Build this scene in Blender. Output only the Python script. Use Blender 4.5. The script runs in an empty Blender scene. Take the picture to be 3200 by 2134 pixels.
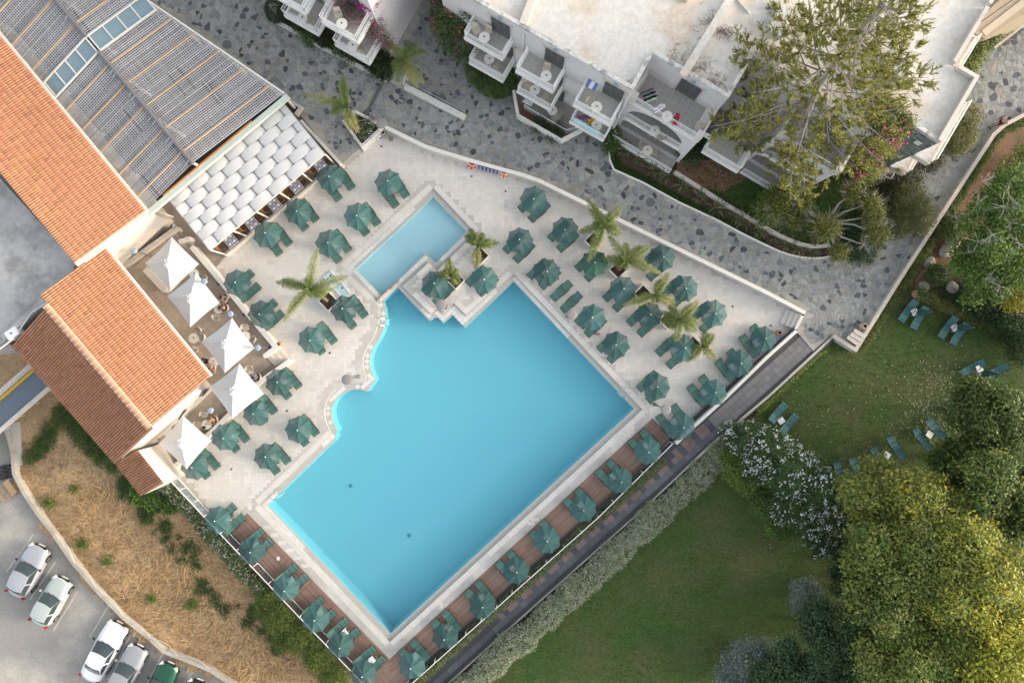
import bpy, bmesh, math, random
import numpy as np
from mathutils import Vector, Matrix, Euler
from mathutils.geometry import tessellate_polygon, delaunay_2d_cdt

random.seed(7)
RNG = np.random.default_rng(7)
SC = bpy.context.scene
COL = SC.collection
PI = math.pi

# ---------------------------------------------------------------- camera
CAM_H, FOC = 50.8, 2133.33
cam = bpy.data.objects.new('camera', bpy.data.cameras.new('camera'))
COL.objects.link(cam)
cam.location = (0, 0, CAM_H)
cam.data.lens = 24
cam.data.sensor_width = 36
cam.data.clip_start = 1
cam.data.clip_end = 1500
SC.camera = cam

# ---------------------------------------------------------------- sky and sun (low evening sun from the right)
SUN_EL, SUN_AZ = math.radians(13), math.radians(-3)      # azimuth measured from +X, counter-clockwise
world = bpy.data.worlds.new("World")
SC.world = world
world.use_nodes = True
wn = world.node_tree.nodes
sky = wn.new('ShaderNodeTexSky')
sky.sky_type = 'NISHITA'
sky.sun_disc = False
sky.sun_elevation = SUN_EL
sky.sun_rotation = PI / 2 - SUN_AZ
sky.dust_density = 3.0
hsv = wn.new('ShaderNodeHueSaturation')                 # hazy evening sky, less saturated than a clear one
hsv.inputs['Saturation'].default_value = 0.38
world.node_tree.links.new(sky.outputs[0], hsv.inputs['Color'])
world.node_tree.links.new(hsv.outputs[0], wn['Background'].inputs['Color'])
wn['Background'].inputs['Strength'].default_value = 0.15
sun = bpy.data.objects.new('sun', bpy.data.lights.new('sun', 'SUN'))
COL.objects.link(sun)
sun.data.energy = 0.8
sun.data.angle = math.radians(11)
sun.data.color = (1.0, 0.76, 0.48)
sd = Vector((math.cos(SUN_EL) * math.cos(SUN_AZ), math.cos(SUN_EL) * math.sin(SUN_AZ), math.sin(SUN_EL)))
sun.rotation_euler = sd.to_track_quat('Z', 'Y').to_euler()
sun.location = (60, 0, 40)
SC.view_settings.view_transform = 'Standard'
SC.view_settings.look = 'None'
SC.view_settings.gamma = 1
SC.view_settings.exposure = 1.80
SC.cycles.max_bounces = 6
SC.cycles.transparent_max_bounces = 12
SC.cycles.caustics_reflective = False
SC.cycles.caustics_refractive = False

# ---------------------------------------------------------------- survey helpers: a plan point (photo pixel) at height z becomes metres
def W(px, py, z=0.0):
    k = (CAM_H - z) / FOC
    return Vector(((px - 1600) * k, (1067 - py) * k, z))
TY = (0, 534, 1068, 1600)
def T(c, r, u, v):
    return (800 * c + u * 0.34057, TY[r] + v * 0.34057)
def TT(c, r, *pts):
    return [T(c, r, u, v) for u, v in pts]
def WP(pts, z=0.0):
    return [W(x, y, z) for x, y in pts]
def inside(p, poly):
    x, y = p[0], p[1]
    c = False
    j = len(poly) - 1
    for i in range(len(poly)):
        xi, yi, xj, yj = poly[i][0], poly[i][1], poly[j][0], poly[j][1]
        if (yi > y) != (yj > y) and x < (xj - xi) * (y - yi) / (yj - yi) + xi:
            c = not c
        j = i
    return c
def edge_dist(p, poly):
    d = 1e9
    P = Vector((p[0], p[1]))
    for i in range(len(poly)):
        a = Vector(poly[i - 1][:2]); b = Vector(poly[i][:2])
        ab = b - a
        t = max(0, min(1, (P - a).dot(ab) / max(ab.length_squared, 1e-9)))
        d = min(d, (a + ab * t - P).length)
    return d

# ---------------------------------------------------------------- materials
def _node(nt, kind, **kw):
    n = nt.nodes.new(kind)
    for k, v in kw.items():
        setattr(n, k, v)
    return n
def mat(name, col, rough=0.8, var=0.12, scale=4.0, bump=0.0, bscale=30.0, metal=0.0, tint=False, rand=0.0, col2=None, c2scale=0.4,
        c2lo=0.45, c2hi=0.65, alpha=None, trans=0.0, spec=0.3, weave=None):
    m = bpy.data.materials.new(name)
    m.use_nodes = True
    nt = m.node_tree
    L = nt.links.new
    b = nt.nodes['Principled BSDF']
    b.inputs['Roughness'].default_value = rough
    b.inputs['Metallic'].default_value = metal
    b.inputs['Specular IOR Level'].default_value = spec
    geo = _node(nt, 'ShaderNodeNewGeometry')
    pos = geo.outputs['Position']
    no = _node(nt, 'ShaderNodeTexNoise')
    no.inputs['Scale'].default_value = scale
    no.inputs['Detail'].default_value = 5
    no.inputs['Roughness'].default_value = 0.65
    L(pos, no.inputs['Vector'])
    mr = _node(nt, 'ShaderNodeMapRange')
    mr.inputs['From Min'].default_value = 0.25; mr.inputs['From Max'].default_value = 0.75
    mr.inputs['To Min'].default_value = 1 - var; mr.inputs['To Max'].default_value = 1 + var
    L(no.outputs['Fac'], mr.inputs['Value'])
    base = _node(nt, 'ShaderNodeRGB'); base.outputs[0].default_value = (*col, 1)
    cur = base.outputs[0]
    if col2 is not None:
        n2 = _node(nt, 'ShaderNodeTexNoise'); n2.inputs['Scale'].default_value = c2scale; n2.inputs['Detail'].default_value = 6
        n2.inputs['Roughness'].default_value = 0.6
        L(pos, n2.inputs['Vector'])
        m2 = _node(nt, 'ShaderNodeMapRange')
        m2.inputs['From Min'].default_value = c2lo; m2.inputs['From Max'].default_value = c2hi
        L(n2.outputs['Fac'], m2.inputs['Value'])
        mx = _node(nt, 'ShaderNodeMix', data_type='RGBA')
        L(m2.outputs[0], mx.inputs[0]); L(cur, mx.inputs[6]); mx.inputs[7].default_value = (*col2, 1)
        cur = mx.outputs[2]
    if tint:
        at = _node(nt, 'ShaderNodeAttribute', attribute_name='tint')
        mx = _node(nt, 'ShaderNodeMix', data_type='RGBA', blend_type='MULTIPLY'); mx.inputs[0].default_value = 1
        L(cur, mx.inputs[6]); L(at.outputs['Color'], mx.inputs[7]); cur = mx.outputs[2]
    vm = _node(nt, 'ShaderNodeVectorMath', operation='SCALE')
    L(cur, vm.inputs[0])
    fac = mr.outputs[0]
    if rand:
        oi = _node(nt, 'ShaderNodeObjectInfo')
        r2 = _node(nt, 'ShaderNodeMapRange'); r2.inputs['To Min'].default_value = 1 - rand; r2.inputs['To Max'].default_value = 1 + rand
        L(oi.outputs['Random'], r2.inputs['Value'])
        mu = _node(nt, 'ShaderNodeMath', operation='MULTIPLY'); L(fac, mu.inputs[0]); L(r2.outputs[0], mu.inputs[1]); fac = mu.outputs[0]
    L(fac, vm.inputs['Scale'])
    L(vm.outputs[0], b.inputs['Base Color'])
    if bump:
        nb = _node(nt, 'ShaderNodeTexNoise'); nb.inputs['Scale'].default_value = bscale; nb.inputs['Detail'].default_value = 4
        L(pos, nb.inputs['Vector'])
        bp = _node(nt, 'ShaderNodeBump'); bp.inputs['Strength'].default_value = min(bump, 1.0); bp.inputs['Distance'].default_value = 0.03 * max(1, bump)
        L(nb.outputs['Fac'], bp.inputs['Height']); L(bp.outputs[0], b.inputs['Normal'])
    out = nt.nodes['Material Output']
    sh = b.outputs[0]
    if trans:
        tr = _node(nt, 'ShaderNodeBsdfTranslucent'); L(vm.outputs[0], tr.inputs['Color'])
        ms = _node(nt, 'ShaderNodeMixShader'); ms.inputs[0].default_value = trans
        L(sh, ms.inputs[1]); L(tr.outputs[0], ms.inputs[2]); sh = ms.outputs[0]
    if alpha is not None:
        tp = _node(nt, 'ShaderNodeBsdfTransparent')
        ms = _node(nt, 'ShaderNodeMixShader'); ms.inputs[0].default_value = alpha
        L(tp.outputs[0], ms.inputs[1]); L(sh, ms.inputs[2]); sh = ms.outputs[0]
    L(sh, out.inputs['Surface'])
    return m
def glass_mat(name, tintc, gloss_rough=0.05, fac=0.25, col=(0.6, 0.7, 0.75)):
    m = bpy.data.materials.new(name); m.use_nodes = True
    nt = m.node_tree; nt.nodes.remove(nt.nodes['Principled BSDF']); L = nt.links.new
    tp = _node(nt, 'ShaderNodeBsdfTransparent'); tp.inputs[0].default_value = (*tintc, 1)
    gl = _node(nt, 'ShaderNodeBsdfGlossy'); gl.inputs['Roughness'].default_value = gloss_rough; gl.inputs['Color'].default_value = (*col, 1)
    fr = _node(nt, 'ShaderNodeFresnel'); fr.inputs[0].default_value = 1.45
    ad = _node(nt, 'ShaderNodeMath', operation='ADD', use_clamp=True); ad.inputs[1].default_value = fac; L(fr.outputs[0], ad.inputs[0])
    ms = _node(nt, 'ShaderNodeMixShader'); L(ad.outputs[0], ms.inputs[0]); L(tp.outputs[0], ms.inputs[1]); L(gl.outputs[0], ms.inputs[2])
    L(ms.outputs[0], nt.nodes['Material Output'].inputs['Surface'])
    return m
def water_mat(name, tintc):
    m = bpy.data.materials.new(name); m.use_nodes = True
    nt = m.node_tree; nt.nodes.remove(nt.nodes['Principled BSDF']); L = nt.links.new
    geo = _node(nt, 'ShaderNodeNewGeometry')
    n1 = _node(nt, 'ShaderNodeTexNoise'); n1.inputs['Scale'].default_value = 5; n1.inputs['Detail'].default_value = 4; L(geo.outputs['Position'], n1.inputs['Vector'])
    bp = _node(nt, 'ShaderNodeBump'); bp.inputs['Strength'].default_value = 0.25; bp.inputs['Distance'].default_value = 0.03; L(n1.outputs['Fac'], bp.inputs['Height'])
    mr = _node(nt, 'ShaderNodeMapRange'); mr.inputs['To Min'].default_value = 0.95; mr.inputs['To Max'].default_value = 1.05
    n2 = _node(nt, 'ShaderNodeTexNoise'); n2.inputs['Scale'].default_value = 9; n2.inputs['Detail'].default_value = 5; L(geo.outputs['Position'], n2.inputs['Vector']); L(n2.outputs['Fac'], mr.inputs['Value'])
    vm = _node(nt, 'ShaderNodeVectorMath', operation='SCALE'); vm.inputs[0].default_value = tintc; L(mr.outputs[0], vm.inputs['Scale'])
    tp = _node(nt, 'ShaderNodeBsdfTransparent'); L(vm.outputs[0], tp.inputs[0])
    gl = _node(nt, 'ShaderNodeBsdfGlossy'); gl.inputs['Roughness'].default_value = 0.08; L(bp.outputs[0], gl.inputs['Normal'])
    fr = _node(nt, 'ShaderNodeFresnel'); fr.inputs[0].default_value = 1.33; L(bp.outputs[0], fr.inputs['Normal'])
    ms = _node(nt, 'ShaderNodeMixShader'); L(fr.outputs[0], ms.inputs[0]); L(tp.outputs[0], ms.inputs[1]); L(gl.outputs[0], ms.inputs[2])
    L(ms.outputs[0], nt.nodes['Material Output'].inputs['Surface'])
    # seen from below the surface lets light out and in without total reflection (no refraction is traced)
    bk = _node(nt, 'ShaderNodeMath', operation='SUBTRACT'); bk.inputs[0].default_value = 1; L(geo.outputs['Backfacing'], bk.inputs[1])
    mu = _node(nt, 'ShaderNodeMath', operation='MULTIPLY'); L(fr.outputs[0], mu.inputs[0]); L(bk.outputs[0], mu.inputs[1]); L(mu.outputs[0], ms.inputs[0])
    return m

M = {}
def defm(key, *a, **k):
    M[key] = mat(key, *a, **k)
defm('deck_stone', (0.645, 0.605, 0.55), 0.75, 0.05, 6, rand=0.05, bump=0.15, bscale=60)
defm('deck_stone_run', (0.645, 0.605, 0.55), 0.75, 0.05, 6, tint=True, bump=0.15, bscale=60)
defm('deck_grout', (0.48, 0.45, 0.41), 0.9, 0.10, 3, col2=(0.58, 0.55, 0.51), c2scale=0.5)
defm('coping', (0.66, 0.645, 0.61), 0.6, 0.05, 5, rand=0.06)
defm('coping_run', (0.66, 0.645, 0.61), 0.6, 0.05, 5, tint=True)
defm('coping_grout', (0.44, 0.43, 0.39), 0.9, 0.08, 3)
defm('cream_edge', (0.74, 0.63, 0.45), 0.6, 0.05, 3)
defm('pool_tile', (0.335, 0.50, 0.555), 0.5, 0.07, 14)
defm('kid_tile', (0.45, 0.60, 0.63), 0.5, 0.07, 14)
M['pool_water'] = water_mat('pool_water', (0.62, 0.93, 0.98))
M['kid_water'] = water_mat('kid_water', (0.85, 0.97, 0.99))
defm('flagstone', (1, 1, 1), 0.72, 0.22, 5, tint=True, bump=0.5, bscale=14)
defm('flag_mortar', (0.36, 0.34, 0.30), 0.9, 0.15, 2, col2=(0.24, 0.23, 0.205), c2scale=0.35)
defm('path_paver', (1, 1, 1), 0.8, 0.12, 18, tint=True, bump=0.3, bscale=50)
defm('path_bed', (0.07, 0.07, 0.07), 0.9, 0.1, 3)
defm('white_wall', (0.64, 0.61, 0.57), 0.8, 0.05, 1.5, col2=(0.55, 0.52, 0.47), c2scale=0.8, bump=0.1)
defm('coping_wall', (0.70, 0.67, 0.62), 0.7, 0.05, 2)
defm('kerb_stone', (0.48, 0.44, 0.385), 0.85, 0.12, 4, bump=0.3)
defm('plank', (0.27, 0.175, 0.135), 0.6, 0.18, 10, tint=True, bump=0.2, bscale=40)
defm('plank_gap', (0.05, 0.032, 0.026), 0.9, 0.1, 5)
defm('lawn', (0.048, 0.092, 0.020), 0.95, 0.45, 9, col2=(0.10, 0.10, 0.04), c2scale=0.22, c2lo=0.42, c2hi=0.72, bump=0.6, bscale=25)
defm('soil', (0.060, 0.040, 0.026), 0.95, 0.35, 6, bump=0.6, bscale=20)
defm('red_soil', (0.21, 0.12, 0.075), 0.95, 0.2, 4, col2=(0.12, 0.08, 0.05), c2scale=0.5, bump=0.4)
defm('earth', (0.19, 0.135, 0.08), 0.95, 0.3, 2.5, col2=(0.09, 0.075, 0.045), c2scale=0.25, bump=0.7, bscale=8)
defm('straw_ground', (0.45, 0.30, 0.165), 0.95, 0.35, 5, col2=(0.33, 0.22, 0.125), c2scale=0.6, bump=0.8, bscale=12)
defm('asphalt', (0.30, 0.28, 0.255), 0.9, 0.14, 6, col2=(0.50, 0.455, 0.39), c2scale=0.16, c2lo=0.5, c2hi=0.7, bump=0.3, bscale=40)
defm('line_paint', (0.52, 0.50, 0.45), 0.8, 0.25, 6)
defm('metal_dark', (0.03, 0.033, 0.032), 0.45, 0.1, 8, metal=0.2)
defm('metal_grey', (0.20, 0.195, 0.195), 0.5, 0.12, 20, metal=0.3)
defm('metal_white', (0.75, 0.75, 0.73), 0.4, 0.05, 8)
defm('steel', (0.55, 0.56, 0.57), 0.25, 0.05, 8, metal=0.9)
defm('plastic_white', (0.76, 0.76, 0.74), 0.45, 0.04, 8)
defm('manhole', (0.115, 0.135, 0.145), 0.7, 0.2, 20, bump=0.3)
defm('terracotta', (0.46, 0.245, 0.15), 0.8, 0.15, 8)
defm('terracotta_pale', (0.50, 0.36, 0.28), 0.8, 0.15, 8)

# ---------------------------------------------------------------- object helpers
def tag(o, label=None, cat=None, group=None, kind=None):
    if label: o['label'] = label
    if cat: o['category'] = cat
    if group: o['group'] = group
    if kind: o['kind'] = kind
    return o
def link(o, parent=None):
    COL.objects.link(o)
    if parent is not None: o.parent = parent
    return o
def empty(name, loc=(0, 0, 0), rz=0.0, label=None, cat=None, group=None):
    o = bpy.data.objects.new(name, None)
    o.empty_display_size = 0.3
    o.location = loc; o.rotation_euler = (0, 0, rz)
    link(o)
    return tag(o, label, cat, group)
def obj(name, me, parent=None, **kw):
    o = bpy.data.objects.new(name, me)
    link(o, parent)
    return tag(o, **kw)
def copy_tree(o, parent=None):
    c = o.copy()
    COL.objects.link(c)
    c.parent = parent
    if parent is not None: c.matrix_parent_inverse = o.matrix_parent_inverse
    for ch in o.children:
        copy_tree(ch, c)
    return c
def np_mesh(name, verts, faces, material=None, tint=None, smooth=False, mats=None, midx=None):
    """verts (N,3); faces (M,k) array; tint (M,3) per face"""
    verts = np.asarray(verts, dtype=np.float32); faces = np.asarray(faces, dtype=np.int32)
    me = bpy.data.meshes.new(name)
    m, k = faces.shape
    me.vertices.add(len(verts)); me.vertices.foreach_set('co', verts.ravel())
    me.loops.add(m * k); me.loops.foreach_set('vertex_index', faces.ravel())
    me.polygons.add(m); me.polygons.foreach_set('loop_start', np.arange(0, m * k, k, dtype=np.int32))
    if smooth: me.polygons.foreach_set('use_smooth', np.ones(m, dtype=bool))
    if midx is not None: me.polygons.foreach_set('material_index', np.asarray(midx, dtype=np.int32))
    me.update(calc_edges=True)
    for mm in (mats or ([material] if material else [])): me.materials.append(mm)
    if tint is not None:
        at = me.attributes.new('tint', 'FLOAT_COLOR', 'FACE')
        t = np.ones((m, 4), dtype=np.float32); t[:, :3] = tint
        at.data.foreach_set('color', t.ravel())
    return me
class MB:
    """collects shapes into one mesh"""
    def __init__(s): s.v = []; s.f = []; s.mi = []; s.tn = []; s.cm = 0; s.ct = (1, 1, 1)
    def add(s, vs, fs):
        b = len(s.v); s.v += [tuple(p) for p in vs]
        for f in fs:
            s.f.append(tuple(b + i for i in f)); s.mi.append(s.cm); s.tn.append(s.ct)
        return s
    def box(s, c, size, rz=0.0, rot=None):
        R = rot if rot is not None else Matrix.Rotation(rz, 3, 'Z')
        c = Vector(c); h = Vector(size) * 0.5
        vs = [c + R @ Vector((sx * h.x, sy * h.y, sz * h.z)) for sz in (-1, 1) for sy in (-1, 1) for sx in (-1, 1)]
        return s.add(vs, [(0, 2, 3, 1), (4, 5, 7, 6), (0, 1, 5, 4), (2, 6, 7, 3), (0, 4, 6, 2), (1, 3, 7, 5)])
    def bar(s, a, b, w, h=None, up=(0, 0, 1)):
        a = Vector(a); b = Vector(b); d = (b - a); l = d.length
        if l < 1e-6: return s
        d.normalize(); u = Vector(up)
        x = d.cross(u)
        if x.length < 1e-4: x = d.cross(Vector((1, 0, 0)))
        x.normalize(); z = x.cross(d)
        R = Matrix((x, d, z)).transposed()
        return s.box((a + b) / 2, (w, l, h if h else w), rot=R)
    def tube(s, path, r, n=6, cap=True):
        path = [Vector(p) for p in path]; k = len(path)
        rs = r if isinstance(r, (list, tuple)) else [r] * k
        vs = []
        for i, p in enumerate(path):
            d = (path[min(i + 1, k - 1)] - path[max(i - 1, 0)])
            d = d.normalized() if d.length > 1e-9 else Vector((0, 0, 1))
            x = d.cross(Vector((0, 0, 1)))
            if x.length < 0.05: x = d.cross(Vector((0, 1, 0)))
            x.normalize(); y = d.cross(x)
            for j in range(n):
                a = 2 * PI * j / n
                vs.append(p + (x * math.cos(a) + y * math.sin(a)) * rs[i])
        fs = [(i * n + j, i * n + (j + 1) % n, (i + 1) * n + (j + 1) % n, (i + 1) * n + j) for i in range(k - 1) for j in range(n)]
        if cap: fs += [tuple(range(n))[::-1], tuple((k - 1) * n + j for j in range(n))]
        return s.add(vs, fs)
    def lathe(s, prof, c=(0, 0, 0), n=16):
        c = Vector(c); vs = []; k = len(prof)
        for r, z in prof:
            for j in range(n):
                a = 2 * PI * j / n
                vs.append(c + Vector((r * math.cos(a), r * math.sin(a), z)))
        fs = [(i * n + j, i * n + (j + 1) % n, (i + 1) * n + (j + 1) % n, (i + 1) * n + j) for i in range(k - 1) for j in range(n)]
        fs += [tuple(range(n))[::-1], tuple((k - 1) * n + j for j in range(n))]
        return s.add(vs, fs)
    def sheet(s, outer, holes=(), z=None, flip=False):
        loops = [[Vector((p[0], p[1], (p[2] if z is None else z))) for p in outer]] + [[Vector((p[0], p[1], (p[2] if z is None else z))) for p in h] for h in holes]
        tri = tessellate_polygon([[Vector((p.x, p.y, 0)) for p in l] for l in loops])
        vs = [p for l in loops for p in l]
        out = []
        for t in tri:
            a, b, c = (vs[i] for i in t)
            n = (b - a).cross(c - a).z
            out.append(t if (n > 0) != flip else t[::-1])
        return s.add(vs, out)
    def skirt(s, outer, z0, z1):
        n = len(outer)
        area = sum(outer[i - 1][0] * outer[i][1] - outer[i][0] * outer[i - 1][1] for i in range(n))
        o = outer if area > 0 else outer[::-1]
        g = lambda z, p: (p[2] if len(p) > 2 else 0) if z is None else z
        vs = [(p[0], p[1], g(z0, p)) for p in o] + [(p[0], p[1], g(z1, p)) for p in o]
        return s.add(vs, [(i, (i + 1) % n, n + (i + 1) % n, n + i) for i in range(n)])
    def prism(s, outer, z0, z1, holes=()):
        s.sheet(outer, holes, z1); s.skirt(outer, z0, z1)
        for h in holes:
            n = len(h)
            area = sum(h[i - 1][0] * h[i][1] - h[i][0] * h[i - 1][1] for i in range(n))
            o = h if area < 0 else h[::-1]
            s.add([(p[0], p[1], z0) for p in o] + [(p[0], p[1], z1) for p in o], [(i, (i + 1) % n, n + (i + 1) % n, n + i) for i in range(n)])
        return s
    def mesh(s, name, *mats, smooth=False, tint=False):
        me = bpy.data.meshes.new(name)
        me.from_pydata(s.v, [], s.f)
        for m in mats: me.materials.append(m)
        if len(mats) > 1: me.polygons.foreach_set('material_index', s.mi)
        if smooth: me.polygons.foreach_set('use_smooth', [True] * len(s.f))
        if tint:
            at = me.attributes.new('tint', 'FLOAT_COLOR', 'FACE')
            at.data.foreach_set('color', [c for t in s.tn for c in (*t, 1.0)])
        me.update()
        return me
    def build(s, name, mats, parent=None, smooth=False, tint=False, **kw):
        if not isinstance(mats, (list, tuple)): mats = [mats]
        return obj(name, s.mesh(name, *mats, smooth=smooth, tint=tint), parent, **kw)
def merge_copies(name, base_v, base_f, mats4, material, tints=None, smooth=False):
    bv = np.asarray(base_v, dtype=np.float32); bf = np.asarray(base_f, dtype=np.int32)
    Ms = np.asarray([[list(r) for r in m] for m in mats4], dtype=np.float32)
    h = np.concatenate([bv, np.ones((len(bv), 1), np.float32)], 1)
    v = np.einsum('nij,kj->nki', Ms, h)[:, :, :3].reshape(-1, 3)
    f = (bf[None] + (np.arange(len(Ms)) * len(bv))[:, None, None]).reshape(-1, bf.shape[1])
    t = None
    if tints is not None: t = np.repeat(np.asarray(tints, dtype=np.float32), len(bf), axis=0)
    return np_mesh(name, v, f, material, t, smooth)
def pieces(parent, name, polys, m_run, zf, th=0.006, keep=300, tints=None, stuff_name=None, thick_jit=0.0, cx=0.0, cy=0.0):
    """flat pieces (convex outlines in the ground plane), the nearest to (cx,cy) as objects, the others as one part"""
    order = sorted(range(len(polys)), key=lambda i: (sum(p[0] for p in polys[i]) / len(polys[i]) - cx) ** 2 + (sum(p[1] for p in polys[i]) / len(polys[i]) - cy) ** 2)
    run = MB()
    for k, i in enumerate(order):
        P = polys[i]; n = len(P)
        area = sum(P[a - 1][0] * P[a][1] - P[a][0] * P[a - 1][1] for a in range(n))
        if area < 0: P = P[::-1]
        dz = th + random.uniform(-thick_jit, thick_jit)
        mb = run if k >= keep else MB()
        mb.ct = tints[i] if tints else (1, 1, 1)
        cxx = sum(p[0] for p in P) / n; cyy = sum(p[1] for p in P) / n
        off = Vector((0, 0, 0)) if mb is run else Vector((cxx, cyy, 0))
        top = []; bot = []
        for p in P:
            z = zf(p[0], p[1]) if callable(zf) else zf
            top.append((p[0] - off.x, p[1] - off.y, z + dz)); bot.append((p[0] - off.x, p[1] - off.y, z - 0.004))
        mb.add(top + bot, [tuple(range(n))] + [(n + a, n + (a + 1) % n, (a + 1) % n, a) for a in range(n)])
        if mb is not run:
            o = mb.build(name, m_run, parent, tint=True); o.location = off
    if run.v:
        run.build(stuff_name or (name + '_field'), m_run, parent, tint=True, kind='stuff')
def rect_tiles(poly, u, w, h, gap, margin=0.0, holes=(), org=(0, 0)):
    """rows of w x h tiles along direction u that lie wholly inside the outline"""
    u = Vector((u[0], u[1])).normalized(); v = Vector((-u.y, u.x)); out = []
    us = [Vector((p[0] - org[0], p[1] - org[1])).dot(u) for p in poly]; vs = [Vector((p[0] - org[0], p[1] - org[1])).dot(v) for p in poly]
    O = Vector(org)
    for i in range(int(min(us) // w), int(max(us) // w) + 1):
        for j in range(int(min(vs) // h), int(max(vs) // h) + 1):
            q = [O + u * (i * w + a) + v * (j * h + b) for a, b in ((gap / 2, gap / 2), (w - gap / 2, gap / 2), (w - gap / 2, h - gap / 2), (gap / 2, h - gap / 2))]
            if all(inside(p, poly) and not any(inside(p, hh) for hh in holes) for p in q):
                out.append(([(p.x, p.y) for p in q], i, j))
    return out
def clip_poly(P, poly_half):
    """clip convex P by half planes (point, inward normal)"""
    for (a, nrm) in poly_half:
        out = []
        for i in range(len(P)):
            p, q = P[i - 1], P[i]
            dp = (p[0] - a[0]) * nrm[0] + (p[1] - a[1]) * nrm[1]; dq = (q[0] - a[0]) * nrm[0] + (q[1] - a[1]) * nrm[1]
            if (dp >= 0) != (dq >= 0):
                t = dp / (dp - dq); out.append((p[0] + (q[0] - p[0]) * t, p[1] + (q[1] - p[1]) * t))
            if dq >= 0: out.append(q)
        P = out
        if len(P) < 3: return []
    return P
# ================================================================ THE SETTING
def ribbon_wall(mb, line, width, z0, z1, closed=False):
    """a wall of constant width following a world polyline; z1 may be a function"""
    pts = [Vector((p[0], p[1])) for p in line]; n = len(pts)
    L, R = [], []
    for i in range(n):
        d1 = (pts[i] - pts[i - 1]) if i > 0 else (pts[1] - pts[0])
        d2 = (pts[i + 1] - pts[i]) if i < n - 1 else d1
        n1 = Vector((-d1.y, d1.x)).normalized(); n2 = Vector((-d2.y, d2.x)).normalized()
        m = (n1 + n2).normalized(); m = m / max(0.4, m.dot(n1))
        L.append(pts[i] + m * width / 2); R.append(pts[i] - m * width / 2)
    f = lambda z, p: z(p[0], p[1]) if callable(z) else z
    vs = [];
    for i in range(n):
        vs += [(*L[i], f(z0, L[i])), (*R[i], f(z0, R[i])), (*R[i], f(z1, R[i])), (*L[i], f(z1, L[i]))]
    fs = []
    for i in range(n - 1):
        a, b = 4 * i, 4 * i + 4
        fs += [(a + 3, a + 2, b + 2, b + 3), (a + 1, b + 1, b + 2, a + 2), (a, a + 3, b + 3, b)]
    fs += [(0, 1, 2, 3), (4 * n - 1, 4 * n - 2, 4 * n - 3, 4 * n - 4)]
    return mb.add(vs, fs)

# ---- base ground reaching the horizon
obj('ground', MB().sheet([(-500, -500), (500, -500), (500, 500), (-500, 500)], z=-2.6).mesh('ground', M['earth']), kind='structure')

# ---- pool outlines
MAIN = ([T(1, 2, 112, 1495), T(1, 2, 740, 888), T(1, 2, 722, 858), T(1, 2, 750, 822)]
        + TT(1, 2, (715, 750), (697, 690), (694, 640), (702, 595), (720, 556), (742, 525), (770, 497), (808, 470), (850, 450), (890, 440), (930, 437), (975, 443), (1024, 457), (1097, 350),
             (1072, 300), (1055, 248), (1047, 195), (1048, 150), (1060, 100), (1082, 50), (1112, 5))
        + TT(1, 1, (1145, 1520), (1168, 1470), (1183, 1415), (1192, 1360), (1194, 1310), (1188, 1250), (1170, 1195), (1300, 1070), (1595, 1378), (1640, 1345), (1670, 1345), (1718, 1400), (1805, 1322), (1915, 1438), (2349, 1030))
        + [T(2, 1, 15, 1015), T(2, 2, 1120, 612), T(1, 3, 1235, 1112)])
KID = TT(1, 1, (1625, 243), (1932, 558), (1650, 845), (1558, 755), (1285, 1020), (1155, 1143), (915, 900))
HOLE = ([T(1, 2, 25, 1492), T(1, 2, 692, 852)]
        + TT(1, 2, (660, 780), (640, 730), (630, 680), (628, 640), (634, 590), (648, 545), (668, 505), (700, 466), (740, 435), (800, 404), (850, 390), (900, 382), (945, 380), (985, 385), (1012, 335), (995, 280), (985, 240), (980, 180), (985, 130), (1000, 90), (1022, 45), (1045, 5))
        + TT(1, 1, (1075, 1530), (1100, 1470), (1118, 1415), (1127, 1360), (1130, 1310), (1124, 1260), (1108, 1205), (1065, 1150), (808, 898), (1625, 160), (2012, 570), (1662, 915), (1585, 838), (1345, 1058), (1600, 1310), (1668, 1248), (1720, 1302), (1812, 1213), (1925, 1325), (2349, 955))
        + [T(2, 1, 15, 945), T(2, 2, 1195, 620), T(1, 3, 1225, 1190)])
ZC = -0.14                                    # the coping lies a low step below the deck
wMAIN, wKID, wHOLE = WP(MAIN, ZC), WP(KID, ZC), WP(HOLE, 0)
STREET_EDGE = [(1190, 390), (1331, 459), (1467, 501), (1640, 549), (1690, 567), (2400, 916), (2517, 978)]
DECK = [(1066, 514), (1134, 456), (1190, 392), (1331, 462), (1467, 505), (1640, 555), (1690, 573), (2400, 922), (2519, 984), (2495, 1029), (2111, 1385), (2099, 1369), (2039, 1306),
        (1217, 2058), (773, 1603), (717, 1658), (540, 1477), (505, 1490), (300, 1200), (290, 700), (500, 560), (880, 320), (960, 400)]
wDECK = WP(DECK)
deck = obj('pool_deck', MB().prism(wDECK, -1.6, 0.0, [wHOLE]).mesh('pool_deck', M['deck_grout']), kind='structure')
cop = obj('pool_coping', MB().sheet(WP(HOLE, ZC), [wMAIN, wKID], ZC).mesh('pool_coping', M['coping_grout']), kind='structure')
# basins and water
def basin(name, out, zf, m, wname, wm, zw):
    mb = MB(); mb.sheet(out, z=zf)
    n = len(out); area = sum(out[i - 1].x * out[i].y - out[i].x * out[i - 1].y for i in range(n))
    o = out if area < 0 else out[::-1]
    mb.add([(p.x, p.y, zf) for p in o] + [(p.x, p.y, ZC) for p in o], [(i, (i + 1) % n, n + (i + 1) % n, n + i) for i in range(n)])
    obj(name, mb.mesh(name, m), kind='structure')
    obj(wname, MB().sheet(out, z=zw).mesh(wname, wm), kind='structure')
basin('pool_basin', wMAIN, -1.55, M['pool_tile'], 'pool_water', M['pool_water'], -0.20)
basin('kids_pool_basin', wKID, -0.60, M['kid_tile'], 'kids_pool_water', M['kid_water'], -0.20)
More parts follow.
